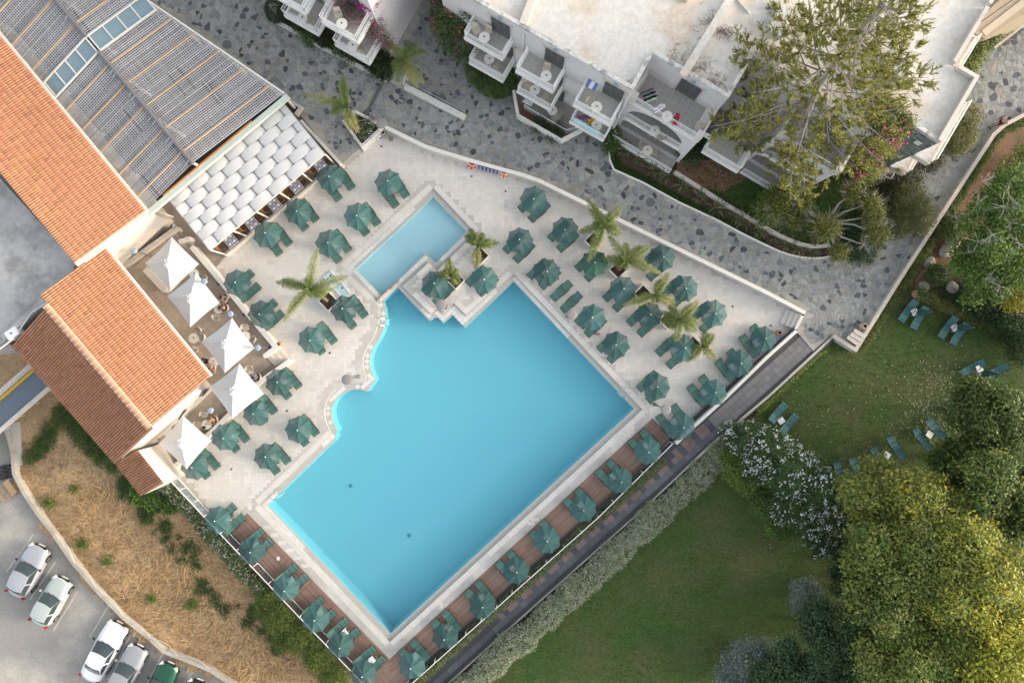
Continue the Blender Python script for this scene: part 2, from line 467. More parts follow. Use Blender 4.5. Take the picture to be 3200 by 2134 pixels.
# coping tiles
pu = W(1977, 1277) - W(1218, 1976)
ct = rect_tiles(wHOLE, pu, 0.30, 0.30, 0.018, holes=[wMAIN, wKID], org=tuple(W(1218, 1979)[:2]))
pieces(cop, 'tile', [t[0] for t in ct], M['coping_run'], ZC, 0.005, tints=[(lambda g: (g, g, g))(random.uniform(0.92, 1.04)) for t in ct], stuff_name='tile_field')
# deck pavers in herringbone, 0.57 x 0.285 m, square to the photo
HB = 0.285
NOPAVE = [WP([(455, 655), (880, 315), (930, 345), (1072, 515), (700, 815), (655, 860)]), WP([(300, 700), (520, 740), (665, 800), (870, 1080), (890, 1140), (810, 1215), (640, 1390), (520, 1500), (300, 1400)])]
hb = []
x0, x1, y0, y1 = min(p.x for p in wDECK), max(p.x for p in wDECK), min(p.y for p in wDECK), max(p.y for p in wDECK)
for i in range(int(x0 / HB) - 2, int(x1 / HB) + 2):
    for j in range(int(y0 / HB) - 2, int(y1 / HB) + 2):
        cl = (i - j) % 4
        if cl == 0: q = (i, j, 2, 1)
        elif cl == 3: q = (i, j, 1, 2)
        else: continue
        g = 0.006
        R = [(q[0] * HB + g, q[1] * HB + g), ((q[0] + q[2]) * HB - g, q[1] * HB + g), ((q[0] + q[2]) * HB - g, (q[1] + q[3]) * HB - g), (q[0] * HB + g, (q[1] + q[3]) * HB - g)]
        c = ((R[0][0] + R[2][0]) / 2, (R[0][1] + R[2][1]) / 2)
        if not inside(c, wDECK) or any(inside(c, n) for n in NOPAVE): continue
        if not all(inside(p, wDECK) and not inside(p, wHOLE) for p in R): continue
        if edge_dist(c, wHOLE) < 0.62: continue
        hb.append(R)
def deck_tint():
    g = random.uniform(0.94, 1.04); w = random.uniform(-0.012, 0.012)
    if random.random() < 0.06: g *= 0.93
    return (g + w, g, g - w)
pieces(deck, 'paver', hb, M['deck_stone_run'], 0.0, 0.005, tints=[deck_tint() for _ in hb], stuff_name='paver_field')
# long border slabs round the pool, and expansion joints as narrow dark strips
border = []
for i in range(len(wHOLE)):
    a = wHOLE[i - 1]; b = wHOLE[i]; d = b - a
    if d.length < 1.2: continue
    d2 = Vector((d.x, d.y)).normalized(); nn = Vector((-d2.y, d2.x))
    mid = (a + b) / 2
    if inside((mid.x + nn.x * 0.1, mid.y + nn.y * 0.1), wHOLE): nn = -nn
    k = max(1, int(d.length / 0.95)); st = d.length / k
    for j in range(k):
        s0, s1 = j * st + 0.012, (j + 1) * st - 0.012
        q = [Vector(a[:2]) + d2 * s + nn * t for s, t in ((s0, 0.03), (s1, 0.03), (s1, 0.42), (s0, 0.42))]
        if all(not inside(p, wHOLE) and inside(p, wDECK) for p in q): border.append([tuple(p) for p in q])
pieces(deck, 'border_slab', border, M['deck_stone_run'], 0.0, 0.0085, tints=[deck_tint() for _ in border], thick_jit=.002)
# rope-like stone row between the two pools
a, b = W(*T(1, 1, 1305, 1012), ZC), W(*T(1, 1, 1105, 1195), ZC)
t = empty('pool_divider', a, label='row of rough round stones dividing the shallow pool from the main pool', cat='stone row')
defm('rough_stone', (0.36, 0.32, 0.26), 0.9, 0.3, 12, rand=0.3)
bm = bmesh.new(); bmesh.ops.create_icosphere(bm, subdivisions=2, radius=0.11)
for v in bm.verts: v.co *= random.uniform(0.85, 1.1)
stone_me = bpy.data.meshes.new('stone'); bm.to_mesh(stone_me); bm.free(); stone_me.materials.append(M['rough_stone'])
k = 20
for i in range(k):
    o = obj('stone', stone_me, t); p = (b - a) * (i + 0.5) / k
    o.location = p + Vector((random.uniform(-.02, .02), random.uniform(-.02, .02), 0.06)); o.rotation_euler = (random.random() * 6, random.random() * 6, random.random() * 6)
    s = random.uniform(0.8, 1.15); o.scale = (s, s, s)

# ---- flagstone street
ZS = 0.60
STREET = [(380, -220), (3600, -220), (3600, 300), (3200, 354), (3142, 384), (3108, 415), (3033, 530), (2832, 832), (2683, 1064), (2672, 1088), (2602, 1043), (2542, 1097), (2489, 1036), (2519, 978)] + STREET_EDGE[::-1][1:] + [(1134, 456), (1066, 514), (925, 345), (800, 235), (470, 0)]
wSTREET = WP(STREET, ZS)
street = obj('flagstone_street', MB().prism(wSTREET, -1.6, ZS).mesh('flagstone_street', M['flag_mortar']), kind='structure')
HOTEL_FOOT = [WP([(1500, 130), (1900, 420), (2060, 560), (2119, 510), (2330, 500), (2420, 640), (2500, 601), (2620, 500), (2714, 560), (2900, 330), (3000, 0), (2800, -200), (1450, -200)], 0.6),
              WP([(400, -260), (1035, 130), (1222, 174), (1254, 143), (1330, -10), (1330, -260)], 0.6)]
BED_A = [T(1, 0, 185, 190), T(1, 0, 1190, 735), T(1, 0, 1235, 520), (1000, 40), (865, 20)]
BED_C = [(1903, 469), (1918.5, 530), (2008, 570), (2121.6, 632), (2240, 687), (2400, 769), (2468, 796), (2536, 807), (2597, 801), (2680, 760), (2830, 600), (2700, 480), (2119, 470), (1990, 420)]
BED_B = TT(2, 0, (20, 870), (55, 1100), (450, 1330), (640, 1215), (540, 1100), (110, 900))
skip = HOTEL_FOOT + [WP(BED_A, ZS), WP(BED_C, ZS), WP(BED_B, ZS)]
pts = []
S = 0.335
for i in range(-124, 136):
    for j in range(-14, 102):
        if random.random() < 0.2: continue
        p = (i * S + (j % 2) * S / 2 + random.uniform(-.19, .19), -2 + j * S * 0.93 + random.uniform(-.19, .19))
        if not inside(p, wSTREET): continue
        if abs(p[0]) > 39.5 or p[1] > 26.5: continue
        if any(inside(p, s) for s in skip): continue
        pts.append(Vector(p))
        if random.random() < 0.12: pts.append(Vector((p[0] + random.uniform(-.28, .28), p[1] + random.uniform(-.28, .28))))
tv, te, tf, *_ = delaunay_2d_cdt(pts, [], [], 0, 1e-4)
fan = {}
for f in tf:
    A, B, C = (tv[i] for i in f)
    d = 2 * (A.x * (B.y - C.y) + B.x * (C.y - A.y) + C.x * (A.y - B.y))
    if abs(d) < 1e-7: continue
    cc = Vector(((A.length_squared * (B.y - C.y) + B.length_squared * (C.y - A.y) + C.length_squared * (A.y - B.y)) / d,
                 (A.length_squared * (C.x - B.x) + B.length_squared * (A.x - C.x) + C.length_squared * (B.x - A.x)) / d))
    for i in f: fan.setdefault(i, []).append(cc)
flags, ftint = [], []
for i, cs in fan.items():
    c = tv[i]
    if len(cs) < 4 or max((q - c).length for q in cs) > 0.85: continue
    cs.sort(key=lambda q: math.atan2(q.y - c.y, q.x - c.x))
    P = []
    for q in cs:
        r = (q - c).length
        P.append(c + (q - c) * max(0.3, 1 - random.uniform(0.018, 0.036) / max(r, .05)))
    Q = [P[0]]
    for q in P[1:]:
        if (q - Q[-1]).length > 0.05: Q.append(q)
    if len(Q) < 4: continue
    if not all(inside(q, wSTREET) for q in Q): continue
    flags.append([(q.x, q.y) for q in Q])
    r = random.random()
    # patches of paving differ along the street
    pw = math.sin(c.x * 0.21 + 1) + math.sin(c.y * 0.33 + c.x * 0.1)
    if r < 0.11 + 0.05 * (pw > 0.4): g = random.uniform(0.06, 0.11); tcol = (g * 0.88, g * 0.98, g * 1.15)
    elif r < 0.30: g = random.uniform(0.17, 0.23); tcol = (g * 0.94, g, g * 1.02)
    elif r < 0.42: g = random.uniform(0.21, 0.28); tcol = (g * 1.05, g * 0.98, g * 0.86)
    else: g = random.uniform(0.22, 0.31); tcol = (g * 0.97, g, g * 0.96)
    ftint.append(tcol)
pieces(street, 'flagstone', flags, M['flagstone'], ZS, 0.012, tints=ftint, thick_jit=0.007, cx=0, cy=6)
# manhole covers in the street
for px, py in (T(0, 0, 2085, 412), T(1, 0, 790, 602), T(1, 0, 1705, 905), T(2, 1, 1270, 290)):
    mb = MB(); mb.lathe([(0.33, 0.0), (0.33, 0.024), (0.30, 0.03), (0.285, 0.024), (0.06, 0.026), (0.0, 0.026)], n=28)
    o = mb.build('manhole_cover', M['manhole']); o.location = W(px, py, ZS)
    lab = {0: 'round iron manhole cover beside the pergola', 1: 'round iron manhole cover in front of the small balcony block', 2: 'round iron manhole cover behind the ramp wall with the handrail', 3: 'round iron manhole cover near the flax bed kerb'}
    tag(o, lab[[T(0, 0, 2085, 412), T(1, 0, 790, 602), T(1, 0, 1705, 905), T(2, 1, 1270, 290)].index((px, py))], 'manhole cover', 'manhole covers in the flagstone street')
# drain channel across the street
a, b = W(*T(1, 0, 1155, 770), ZS), W(*T(1, 0, 1010, 1055), ZS)
t = empty('drain_channel', a, label='narrow grated drain channel across the flagstone street', cat='drain')
MB().bar(Vector((0, 0, .008)), b - a + Vector((0, 0, .008)), 0.22, 0.03).build('channel_bed', M['path_bed'], t)
mb = MB()
for i in range(60):
    p = (b - a) * (i + .5) / 60; q = (b - a).normalized(); n = Vector((-q.y, q.x, 0)) * 0.1
    mb.bar(p - n + Vector((0, 0, .026)), p + n + Vector((0, 0, .026)), 0.02, 0.02)
mb.build('grate_bars', M['metal_grey'], t, kind='stuff')

# ---- retaining walls round the deck
t = empty('retaining_wall', W(1700, 570), label='long cream wall with pale coping between pool deck and flagstone street', cat='wall')
loc = t.location.copy()
wl = [W(x, y, 1.0) - loc for x, y in STREET_EDGE]
ribbon_wall(MB(), wl, 0.20, -0.05, 0.96).build('wall_body', M['white_wall'], t)
ribbon_wall(MB(), wl, 0.27, 0.96, 1.02).build('coping', M['coping_wall'], t)
RW = [(2490, 1034), (2400, 1114), (2271, 1240), (2169, 1333), (2113, 1386)]
t = empty('retaining_wall', W(2271, 1240), label='straight cream wall along the grey paved path beside three parasols', cat='wall')
loc = t.location.copy()
wl = [W(x, y, 0.95) - loc for x, y in RW]
ribbon_wall(MB(), wl, 0.16, -0.4, 0.9).build('wall_body', M['white_wall'], t)
ribbon_wall(MB(), wl, 0.22, 0.9, 0.95).build('coping', M['coping_wall'], t)
# steps from the deck up to the street
t = empty('deck_steps', W(2480, 985), label='four pale steps climbing from the pool deck to the street', cat='steps')
loc = t.location.copy()
e = [((2439, 1011), (2460, 965)), ((2455, 1018), (2474, 971)), ((2469, 1023), (2489, 978)), ((2482, 1028), (2503, 985)), ((2497, 1030), (2515, 988))]
for i in range(4):
    za = 0.15 * (i + 1)
    P = [W(*e[i][0], za) - loc, W(*e[i][1], za) - loc, W(*e[4][1], za) - loc, W(*e[4][0], za) - loc]
    P = [Vector((p.x, p.y)) for p in P]
    MB().prism([(p.x, p.y) for p in P], 0.15 * i, za - 0.003 * (i == 3)).build('step', M['deck_stone'], t)

# ---- wooden decks by the lower corner
WDR = [(2039, 1306), (2099, 1369), (1865, 1602), (1600, 1837), (1267, 2134), (1217, 2179), (1217, 2058)]
WDL = [(773, 1603), (1217, 2058), (1217, 2179), (1165, 2134), (717, 1658)]
for nm, poly, dirp, lab in (('wood_deck', WDR, W(1217, 2058) - W(2039, 1306), 'r'), ('wood_deck', WDL, W(1217, 2058) - W(773, 1603), 'l')):
    wp = WP(poly, 0.0)
    dk = obj(nm, MB().prism(wp, -1.4, -0.03).mesh(nm, M['plank_gap']), kind='structure')
    u = Vector((dirp.x, dirp.y)).normalized(); v = Vector((-u.y, u.x))
    vs = [Vector(p[:2]).dot(v) for p in wp]; us = [Vector(p[:2]).dot(u) for p in wp]
    bw, L = 0.142, 2.4
    P, tn = [], []
    hp = []
    area = sum(wp[i - 1].x * wp[i].y - wp[i].x * wp[i - 1].y for i in range(len(wp)))
    for j in range(int(min(vs) // bw), int(max(vs) // bw) + 1):
        for i in range(int(min(us) // L) - 1, int(max(us) // L) + 1):
            R = [u * (i * L + a) + v * (j * bw + b) for a, b in ((0.006, 0.008), (L - 0.006, 0.008), (L - 0.006, bw - 0.008), (0.006, bw - 0.008))]
            R = [(p.x, p.y) for p in R]
            # clip to the outline (clip against each edge; outline is convex enough for narrow strips)
            tri = tessellate_polygon([[Vector((p.x, p.y, 0)) for p in wp]])
            if all(inside(p, wp) for p in R): P.append(R)
            else:
                for tr_ in tri:
                    tt = [wp[k] for k in tr_]
                    ar = (tt[1].x - tt[0].x) * (tt[2].y - tt[0].y) - (tt[2].x - tt[0].x) * (tt[1].y - tt[0].y)
                    if ar < 0: tt = tt[::-1]
                    half = [((tt[k].x, tt[k].y), (-(tt[(k + 1) % 3].y - tt[k].y), tt[(k + 1) % 3].x - tt[k].x)) for k in range(3)]
                    q = clip_poly(R, half)
                    if len(q) >= 3: P.append(q)
                    else: continue
                    tn.append(None)
                continue
            tn.append(None)
    tints = [(lambda g: (g, g * random.uniform(.97, 1.03), g * random.uniform(.95, 1.03)))(random.uniform(0.82, 1.15)) for _ in P]
    pieces(dk, 'plank', P, M['plank'], 0.0, 0.004, tints=tints, stuff_name='plank_field')

# ---- grey paved path, falling from the street to the lower corner
PA, PB = W(2584, 1068), W(1403, 2134)
pd = Vector((PB.x - PA.x, PB.y - PA.y)); plen = pd.length; pd.normalize(); pn = Vector((-pd.y, pd.x))
def zpath(x, y):
    t = (Vector((x, y)) - Vector(PA[:2])).dot(pd) / plen
    return 0.585 - 0.5 * max(0.0, min(1.0, t * 1.6))
PATH = [(2489, 1036), (2542, 1097), (2580, 1064), (1390, 2138), (1290, 2230), (1230, 2230), (1331, 2134), (1600, 1884), (1906, 1604), (2070, 1453), (2111, 1387)]
PATH = [(2489, 1036), (2545, 1099), (1393, 2138), (1290, 2230), (1230, 2230), (1331, 2134), (1600, 1884), (1906, 1604), (2070, 1453), (2111, 1387)]
wPATH = [W(x, y, 0.25) for x, y in PATH]
mb = MB()
# bed as a fine strip so it follows the fall
for i in range(60):
    s0, s1 = plen * (i / 60) * 1.08 - 1.0, plen * ((i + 1) / 60) * 1.08 - 1.0
    q = [Vector(PA[:2]) + pd * s + pn * w for s, w in ((s0, 0.1), (s1, 0.1), (s1, -2.36 if s0 > 12 else -2.6), (s0, -2.36 if s0 > 12 else -2.6))]
    P = [(p.x, p.y) for p in q]
    mb.add([(p[0], p[1], zpath(*p) - 0.012) for p in P], [(0, 3, 2, 1) if ((P[1][0] - P[0][0]) * (P[2][1] - P[0][1]) - (P[2][0] - P[0][0]) * (P[1][1] - P[0][1])) < 0 else (0, 1, 2, 3)])
path = obj('paved_path', mb.mesh('paved_path', M['path_bed']), kind='structure')
PW = 0.455
pv = rect_tiles(wPATH, pd, PW, PW, 0.014, org=tuple((Vector(PA[:2]) - pn * 0.42)[:2]))
ptint, pp = [], []
for q, i, j in pv:
    ctr = Vector((sum(a[0] for a in q) / 4, sum(a[1] for a in q) / 4))
    s = (ctr - Vector(PA[:2])).dot(pd)
    across = int(-(ctr - Vector(PA[:2])).dot(pn) / PW)
    pink = s > 11.0 and (i % 3 < 2) and across in (2, 3)
    if pink: g = random.uniform(0.85, 1.1); c = (0.20 * g, 0.15 * g, 0.13 * g)
    elif s < 10.5: g = random.uniform(0.9, 1.1); c = (0.18 * g, 0.176 * g, 0.176 * g)
    else:
        g = random.uniform(0.8, 1.2); c = (0.115 * g, 0.118 * g, 0.13 * g)
        if i % 3 == 2 and across in (2, 3): c = (0.085 * g, 0.088 * g, 0.1 * g)
    pp.append(q); ptint.append(c)
pieces(path, 'paver', pp, M['path_paver'], zpath, 0.006, tints=ptint, stuff_name='paver_field', cx=6, cy=-10)
# kerb along the garden side of the path
t = empty('path_kerb', W(2000, 1600), label='grey stone kerb edging the paved path against the lawn', cat='kerb')
loc = t.location.copy()
kl = [W(x, y, 0.3) - loc for x, y in [(2602, 1046), (2400, 1236), (2233, 1378), (1998, 1602), (1600, 1958), (1400, 2138), (1300, 2228)]]
# stones of the kerb as parts
acc = []
for i in range(len(kl) - 1):
    d = kl[i + 1] - kl[i]; n = max(1, int(round(d.length / 1.0)))
    for j in range(n):
        p0, p1 = kl[i] + d * (j / n), kl[i] + d * ((j + 1) / n); g = (p1 - p0).normalized() * 0.008
        z = zpath(p0.x + loc.x, p0.y + loc.y) + 0.10; z2 = zpath(p1.x + loc.x, p1.y + loc.y) + 0.10
        wdt = 0.16 if (p0 + loc).y > -9 else 0.10
        mb = MB(); a3 = Vector((p0.x, p0.y, z - 0.2)) + g; b3 = Vector((p1.x, p1.y, z2 - 0.2)) - g
        mb.bar(a3, b3, wdt, 0.4); mb.build('kerb_stone', M['kerb_stone'], t)

# ---- lawns
LAWN = [(2602, 1046), (2675, 1092), (2690, 1072), (2832, 838), (3033, 536), (3108, 419), (3142, 388), (3210, 352), (3700, 300), (3700, 2700), (1100, 2700), (1250, 2230), (1403, 2136)]
def zlawn(x, y): return 0.02
obj('lawn', MB().prism(WP(LAWN, 0.02), -1.2, 0.02).mesh('lawn', M['lawn']), kind='structure')
SOILP = TT(3, 1, (1260, 1050), (1330, 900), (1450, 780), (1480, 680), (1620, 420), (1830, 90), (1900, -60), (2100, -420), (2349, -520), (2500, -420), (2500, 100), (2080, 300), (1960, 560), (1600, 900), (1560, 1000), (1620, 1090), (1540, 1110))
obj('garden_soil', MB().sheet(WP(SOILP, 0.026), z=0.026).mesh('garden_soil', M['red_soil']), kind='structure')
SOIL2 = TT(3, 1, (1400, 1120), (1700, 1080), (2400, 1250), (2600, 1300), (2600, 600), (1900, 900))
obj('shrub_bed_soil', MB().sheet(WP(SOIL2, 0.030), z=0.030).mesh('shrub_bed_soil', M['soil']), kind='structure')
SOIL3 = [(2598, 1052), (2560, 1090), (2400, 1240), (2233, 1382), (1998, 1606), (1600, 1962), (1380, 2160), (1420, 2160), (1640, 1962), (2030, 1606), (2260, 1382), (2420, 1250), (2590, 1090)]
obj('hedge_bed_soil', MB().sheet(WP(SOIL3[:8] + [(1405, 2165), (1622, 1975), (2012, 1622), (2245, 1396), (2410, 1254), (2580, 1095)], 0.028), z=0.028).mesh('hedge_bed_soil', M['soil']), kind='structure')
# wall between street and garden
t = empty('garden_wall', W(2900, 740), label='low cream wall between flagstone street and right hand garden', cat='wall')
loc = t.location.copy()
wl = [W(x, y, 0.95) - loc for x, y in [(2605, 1049), (2675, 1093), (2832, 842), (3033, 534), (3108, 419), (3142, 390), (3205, 357), (3420, 280)]]
ribbon_wall(MB(), wl, 0.24, -0.1, 0.90).build('wall_body', M['white_wall'], t)
ribbon_wall(MB(), wl, 0.27, 0.90, 0.95).build('coping', M['kerb_stone'], t)
# three stone slabs stepping down in the street corner
t = empty('corner_steps', W(2660, 1065), label='worn stone slab steps in the street corner above the lawn', cat='steps')
loc = t.location.copy()
for i, (a, b) in enumerate((((2636, 1052), (2672, 1078)), ((2645, 1043), (2681, 1066)), ((2654, 1033), (2690, 1054)))):
    p, q = W(*a, ZS) - loc, W(*b, ZS) - loc
    MB().bar(p + Vector((0, 0, ZS + .02 + .04 * i - 0)), q + Vector((0, 0, ZS + .02 + .04 * i)), 0.30, 0.06).build('step', M['kerb_stone'], t)

# ---- beds in front of the hotel (earth and turf, kerbs)
obj('flax_bed', MB().prism(WP(BED_C, 0.66), 0.3, 0.66).mesh('flax_bed', M['soil']), kind='structure')
LAWN_C = [(2119, 515), (2216, 596), (2264, 625), (2400, 707), (2468, 745), (2536, 765), (2597, 762), (2660, 720), (2760, 600), (2700, 480)]
obj('hotel_lawn', MB().prism(WP(LAWN_C, 0.72), 0.3, 0.72).mesh('hotel_lawn', M['lawn']), kind='structure')
HS = [(2119, 500), (2112, 540), (2200, 590), (2260, 600), (2330, 560), (2300, 500)]
obj('bare_soil', MB().sheet(WP(HS, 0.728), z=0.728).mesh('bare_soil', M['red_soil']), kind='structure')
t = empty('bed_kerb', W(2100, 625), label='thin pale kerb curving round the flax bed', cat='kerb')
loc = t.location.copy()
ribbon_wall(MB(), [W(x, y, 0.74) - loc for x, y in [(1903, 469), (1906, 500), (1918.5, 530), (2008, 570), (2121.6, 632), (2240, 687), (2320, 730), (2400, 769), (2435, 785), (2468, 796), (2500, 803), (2536, 807), (2570, 806), (2600, 800)]], 0.12, 0.3, 0.74).build('kerb_body', M['coping_wall'], t)
t = empty('lawn_wall', W(2216, 602), label='low rendered wall between the flax bed and the hotel lawn', cat='wall')
loc = t.location.copy()
ribbon_wall(MB(), [W(x, y, 1.05) - loc for x, y in [(2108, 536), (2216, 604), (2264, 635), (2400, 715), (2435, 735), (2468, 750), (2500, 762), (2536, 770), (2565, 770), (2594, 766)]], 0.26, 0.3, 1.05).build('wall_body', M['kerb_stone'], t)
BEDT = [(1905, 472), (1920, 528), (2008, 567), (2121, 629), (2240, 684), (2400, 766), (2390, 750), (2240, 668), (2100, 596), (2010, 545), (1945, 515), (1925, 470)]
obj('bed_turf', MB().sheet(WP(BEDT, 0.668), z=0.668).mesh('bed_turf', M['lawn']), kind='structure')
# bed of the small block
obj('entrance_bed', MB().prism(WP(BED_A, 0.68), 0.3, 0.68).mesh('entrance_bed', M['soil']), kind='structure')
t = empty('bed_kerb', W(1040, 160), label='broad pale kerb before the small balcony block bed', cat='kerb')
loc = t.location.copy()
ribbon_wall(MB(), [W(x, y, 0.85) - loc for x, y in TT(1, 0, (190, 200), (420, 325), (520, 385), (700, 480), (1195, 735))], 0.26, 0.3, 0.85).build('kerb_body', M['coping_wall'], t)
# ramp wall with handrail beside it
t = empty('ramp_wall', W(1350, 330), label='low pale ramp wall with a steel handrail on top', cat='wall')
loc = t.location.copy()
ends = TT(1, 0, (1365, 790), (1915, 1075))
ribbon_wall(MB(), [W(*ends[0], 1.0) - loc, W(*ends[1], 1.0) - loc], 0.42, 0.4, 0.98).build('wall_body', M['white_wall'], t)
mb = MB(); p0, p1 = W(*ends[0], 1.0) - loc + Vector((0, 0, .5)), W(*ends[1], 1.0) - loc + Vector((0, 0, .5))
off = Vector((0.12, 0.2, 0)); p0 += off; p1 += off
mb.tube([p0, p1], 0.028)
for s in (0.02, 0.3, 0.62, 0.66, 0.98): q = p0 + (p1 - p0) * s; mb.tube([q, q - Vector((0, 0, .55))], 0.022)
mb.build('handrail', M['steel'], t)
t = empty('entrance_steps', W(1240, 250), label='three grey stone steps beside the entrance handrails', cat='steps')
loc = t.location.copy()
for i in range(3):
    P = TT(1, 0, (1195 + 30 * i, 735 - 62 * i), (1370 + 22 * i, 830 - 66 * i), (1440, 620), (1290, 560))
    MB().prism([((W(x, y, ZS) - loc).x, (W(x, y, ZS) - loc).y) for x, y in P], 0.5, ZS + 0.06 + 0.09 * i).build('step', M['manhole'] if False else M['kerb_stone'], t)
for k, (a, b, lab) in enumerate((((1180, 705), (1235, 510), 'white handrail on the planted side of the entrance steps'), ((1350, 770), (1415, 590), 'white handrail on the ramp side of the entrance steps'))):
    a, b = W(*T(1, 0, *a), 1.5), W(*T(1, 0, *b), 1.5)
    h = empty('handrail', a, label=lab, cat='handrail')
    mb = MB(); mb.tube([Vector((0, 0, 0)), b - a], 0.028); mb.build('rail', M['metal_white'], h)
    for s in (0.05, 0.95):
        q = (b - a) * s; MB().tube([q, q - Vector((0, 0, .9))], 0.022).build('post', M['metal_white'], h)
# triangular flower bed by the deck corner
FB = TT(1, 0, (905, 1020), (1165, 1160), (970, 1340), (805, 1115))
t = empty('flower_planter', W(*T(1, 0, 980, 1180)), label='triangular walled flower bed at the deck corner by the street', cat='planter')
loc = t.location.copy()
wf = [W(x, y, 0.95) - loc for x, y in FB]
ribbon_wall(MB(), wf + [wf[0]], 0.2, -0.1, 0.95).build('planter_wall', M['white_wall'], t)
MB().sheet([(p.x, p.y, 0.72) for p in wf]).build('soil', M['soil'], t)

# ---- field and parking on the lower side
ZF, ZP = -1.25, -1.55
PARK = [(-500, 1250), (40, 1330), (50, 1470), (110, 1600), (165, 1672), (228, 1760), (300, 1842), (385, 1930), (475, 2000), (560, 2056), (655, 2095), (760, 2150), (800, 2400), (-500, 2400)]
wPARK = WP(PARK, -1.3)
FIELD = [(-400, 900), (30, 1080), (300, 1200), (560, 1490), (760, 1700), (1000, 1950), (1200, 2170), (1240, 2400), (900, 2400), (-400, 1800)]
nx = 60
fb = MB()
wF = WP([(-700, 900), (40, 1040), (330, 1180), (545, 1475), (800, 1740), (1230, 2180), (1300, 2700), (-700, 2700)], ZF)
def zfield(x, y):
    return ZF + 0.09 * math.sin(x * 0.9 + y * 0.5) + 0.07 * math.sin(y * 1.3 - x * 0.4) + 0.04 * math.sin(x * 2.7 + 1) * math.sin(y * 2.3)
fx0, fx1, fy0, fy1 = -48, -7, -40, 5
gx, gy = 90, 100
vv = [(fx0 + (fx1 - fx0) * i / gx, fy0 + (fy1 - fy0) * j / gy) for j in range(gy + 1) for i in range(gx + 1)]
ff = []
for j in range(gy):
    for i in range(gx):
        q = [j * (gx + 1) + i, j * (gx + 1) + i + 1, (j + 1) * (gx + 1) + i + 1, (j + 1) * (gx + 1) + i]
        c = (vv[q[0]][0] + 0.22, vv[q[0]][1] + 0.22)
        if inside(c, wPARK) and edge_dist(c, wPARK) > .4: continue
        if inside(c, wF) or edge_dist(c, wF) < 0.5: ff.append(q)
obj('dry_field', np_mesh('dry_field', [(x, y, zfield(x, y)) for x, y in vv], ff, M['straw_ground'], smooth=True), kind='structure')
obj('parking_ground', MB().prism(wPARK, -2.4, -1.3).mesh('parking_ground', M['asphalt']), kind='structure')
ZP = ZP + 0.25
# painted bay lines
mb_lines = [((0, 3, 60, 545), (0, 3, 305, 205)), ((0, 3, 275, 800), (0, 3, 510, 455)), ((0, 3, 490, 1085), (0, 3, 715, 725)), ((0, 3, 825, 1145), (0, 3, 995, 855)), ((0, 3, 985, 1530), (0, 3, 1220, 1090)), ((0, 3, 1350, 1568), (0, 3, 1495, 1290)), ((0, 3, 1660, 1600), (0, 3, 1790, 1440))]
for a, b in mb_lines:
    p, q = W(*T(*a), ZP), W(*T(*b), ZP)
    d = (q - p); u = d.normalized(); n = Vector((-u.y, u.x, 0)) * 0.055
    o = MB().sheet([tuple(p - n), tuple(q - n), tuple(q + n), tuple(p + n)], z=ZP + 0.004).build('painted_line', M['line_paint']); o['kind'] = 'structure'
# ================================================================ DECK FURNITURE
defm('parasol_cloth', (0.05, 0.125, 0.122), 0.85, 0.10, 30, rand=0.25, alpha=0.80, trans=0.18)
defm('parasol_hem', (0.03, 0.075, 0.07), 0.8, 0.05, 10)
defm('sling', (0.085, 0.175, 0.145), 0.8, 0.16, 28, rand=0.08, bump=0.3, bscale=120)
defm('sling_lawn', (0.06, 0.15, 0.145), 0.8, 0.14, 28, rand=0.06, bump=0.3, bscale=120)
defm('hole_dark', (0.03, 0.03, 0.03), 0.9)

def make_parasol(mcloth):
    t = empty('parasol')
    R, n, zr, za = 1.02, 8, 1.93, 2.36
    vs, fs = [], []
    rings = [0.04, 0.35, 0.7, 0.92, 1.0]
    cols = n * 4
    for k, s in enumerate(rings):
        for j in range(cols):
            a = 2 * PI * j / cols; fr = (j % 4) / 4.0
            sag = math.sin(PI * fr)
            r = R * s * (math.cos(PI / n) / math.cos((fr - 0.5) * 2 * PI / n)) * (1 - 0.055 * sag * s * s)
            z = za - (za - zr) * (s ** 1.08) - 0.055 * sag * s * (1 - 0.35 * s)
            vs.append((r * math.cos(a), r * math.sin(a), z))
    vs.append((0, 0, za + 0.012))
    for k in range(len(rings) - 1):
        for j in range(cols):
            fs.append((k * cols + j, (k + 1) * cols + j, (k + 1) * cols + (j + 1) % cols, k * cols + (j + 1) % cols))
    for j in range(cols): fs.append((len(vs) - 1, j, (j + 1) % cols))
    m = MB(); m.add(vs, fs); m.build('canopy', mcloth, t)
    hem = MB()
    for j in range(cols):
        a = Vector(vs[(len(rings) - 1) * cols + j]); b = Vector(vs[(len(rings) - 1) * cols + (j + 1) % cols])
        d = Vector((0, 0, -0.05)); hem.add([a, b, b + d, a + d], [(0, 1, 2, 3)])
    hem.build('hem', M['parasol_hem'], t)
    rb = MB()
    for j in range(n):
        a = 2 * PI * j / n; c, s = math.cos(a), math.sin(a)
        rb.bar((0.05 * c, 0.05 * s, za - 0.05), (R * 0.98 * c, R * 0.98 * s, zr + 0.005), 0.02, 0.02)
        rb.bar((0.03 * c, 0.03 * s, 1.75), (R * 0.5 * c, R * 0.5 * s, zr + 0.20), 0.014, 0.014)
    rb.build('ribs', M['metal_dark'], t)
    MB().tube([(0, 0, 0.05), (0, 0, za)], 0.022, 8).build('pole', M['metal_grey'], t)
    MB().lathe([(0.0, za), (0.03, za + 0.01), (0.045, za + 0.045), (0.03, za + 0.08), (0, za + 0.09)], n=10).build('finial', M['plastic_white'], t)
    MB().lathe([(0.24, 0.0), (0.24, 0.06), (0.2, 0.09), (0.04, 0.10), (0.035, 0.3), (0, 0.3)], n=16).build('base', M['metal_grey'], t)
    return t
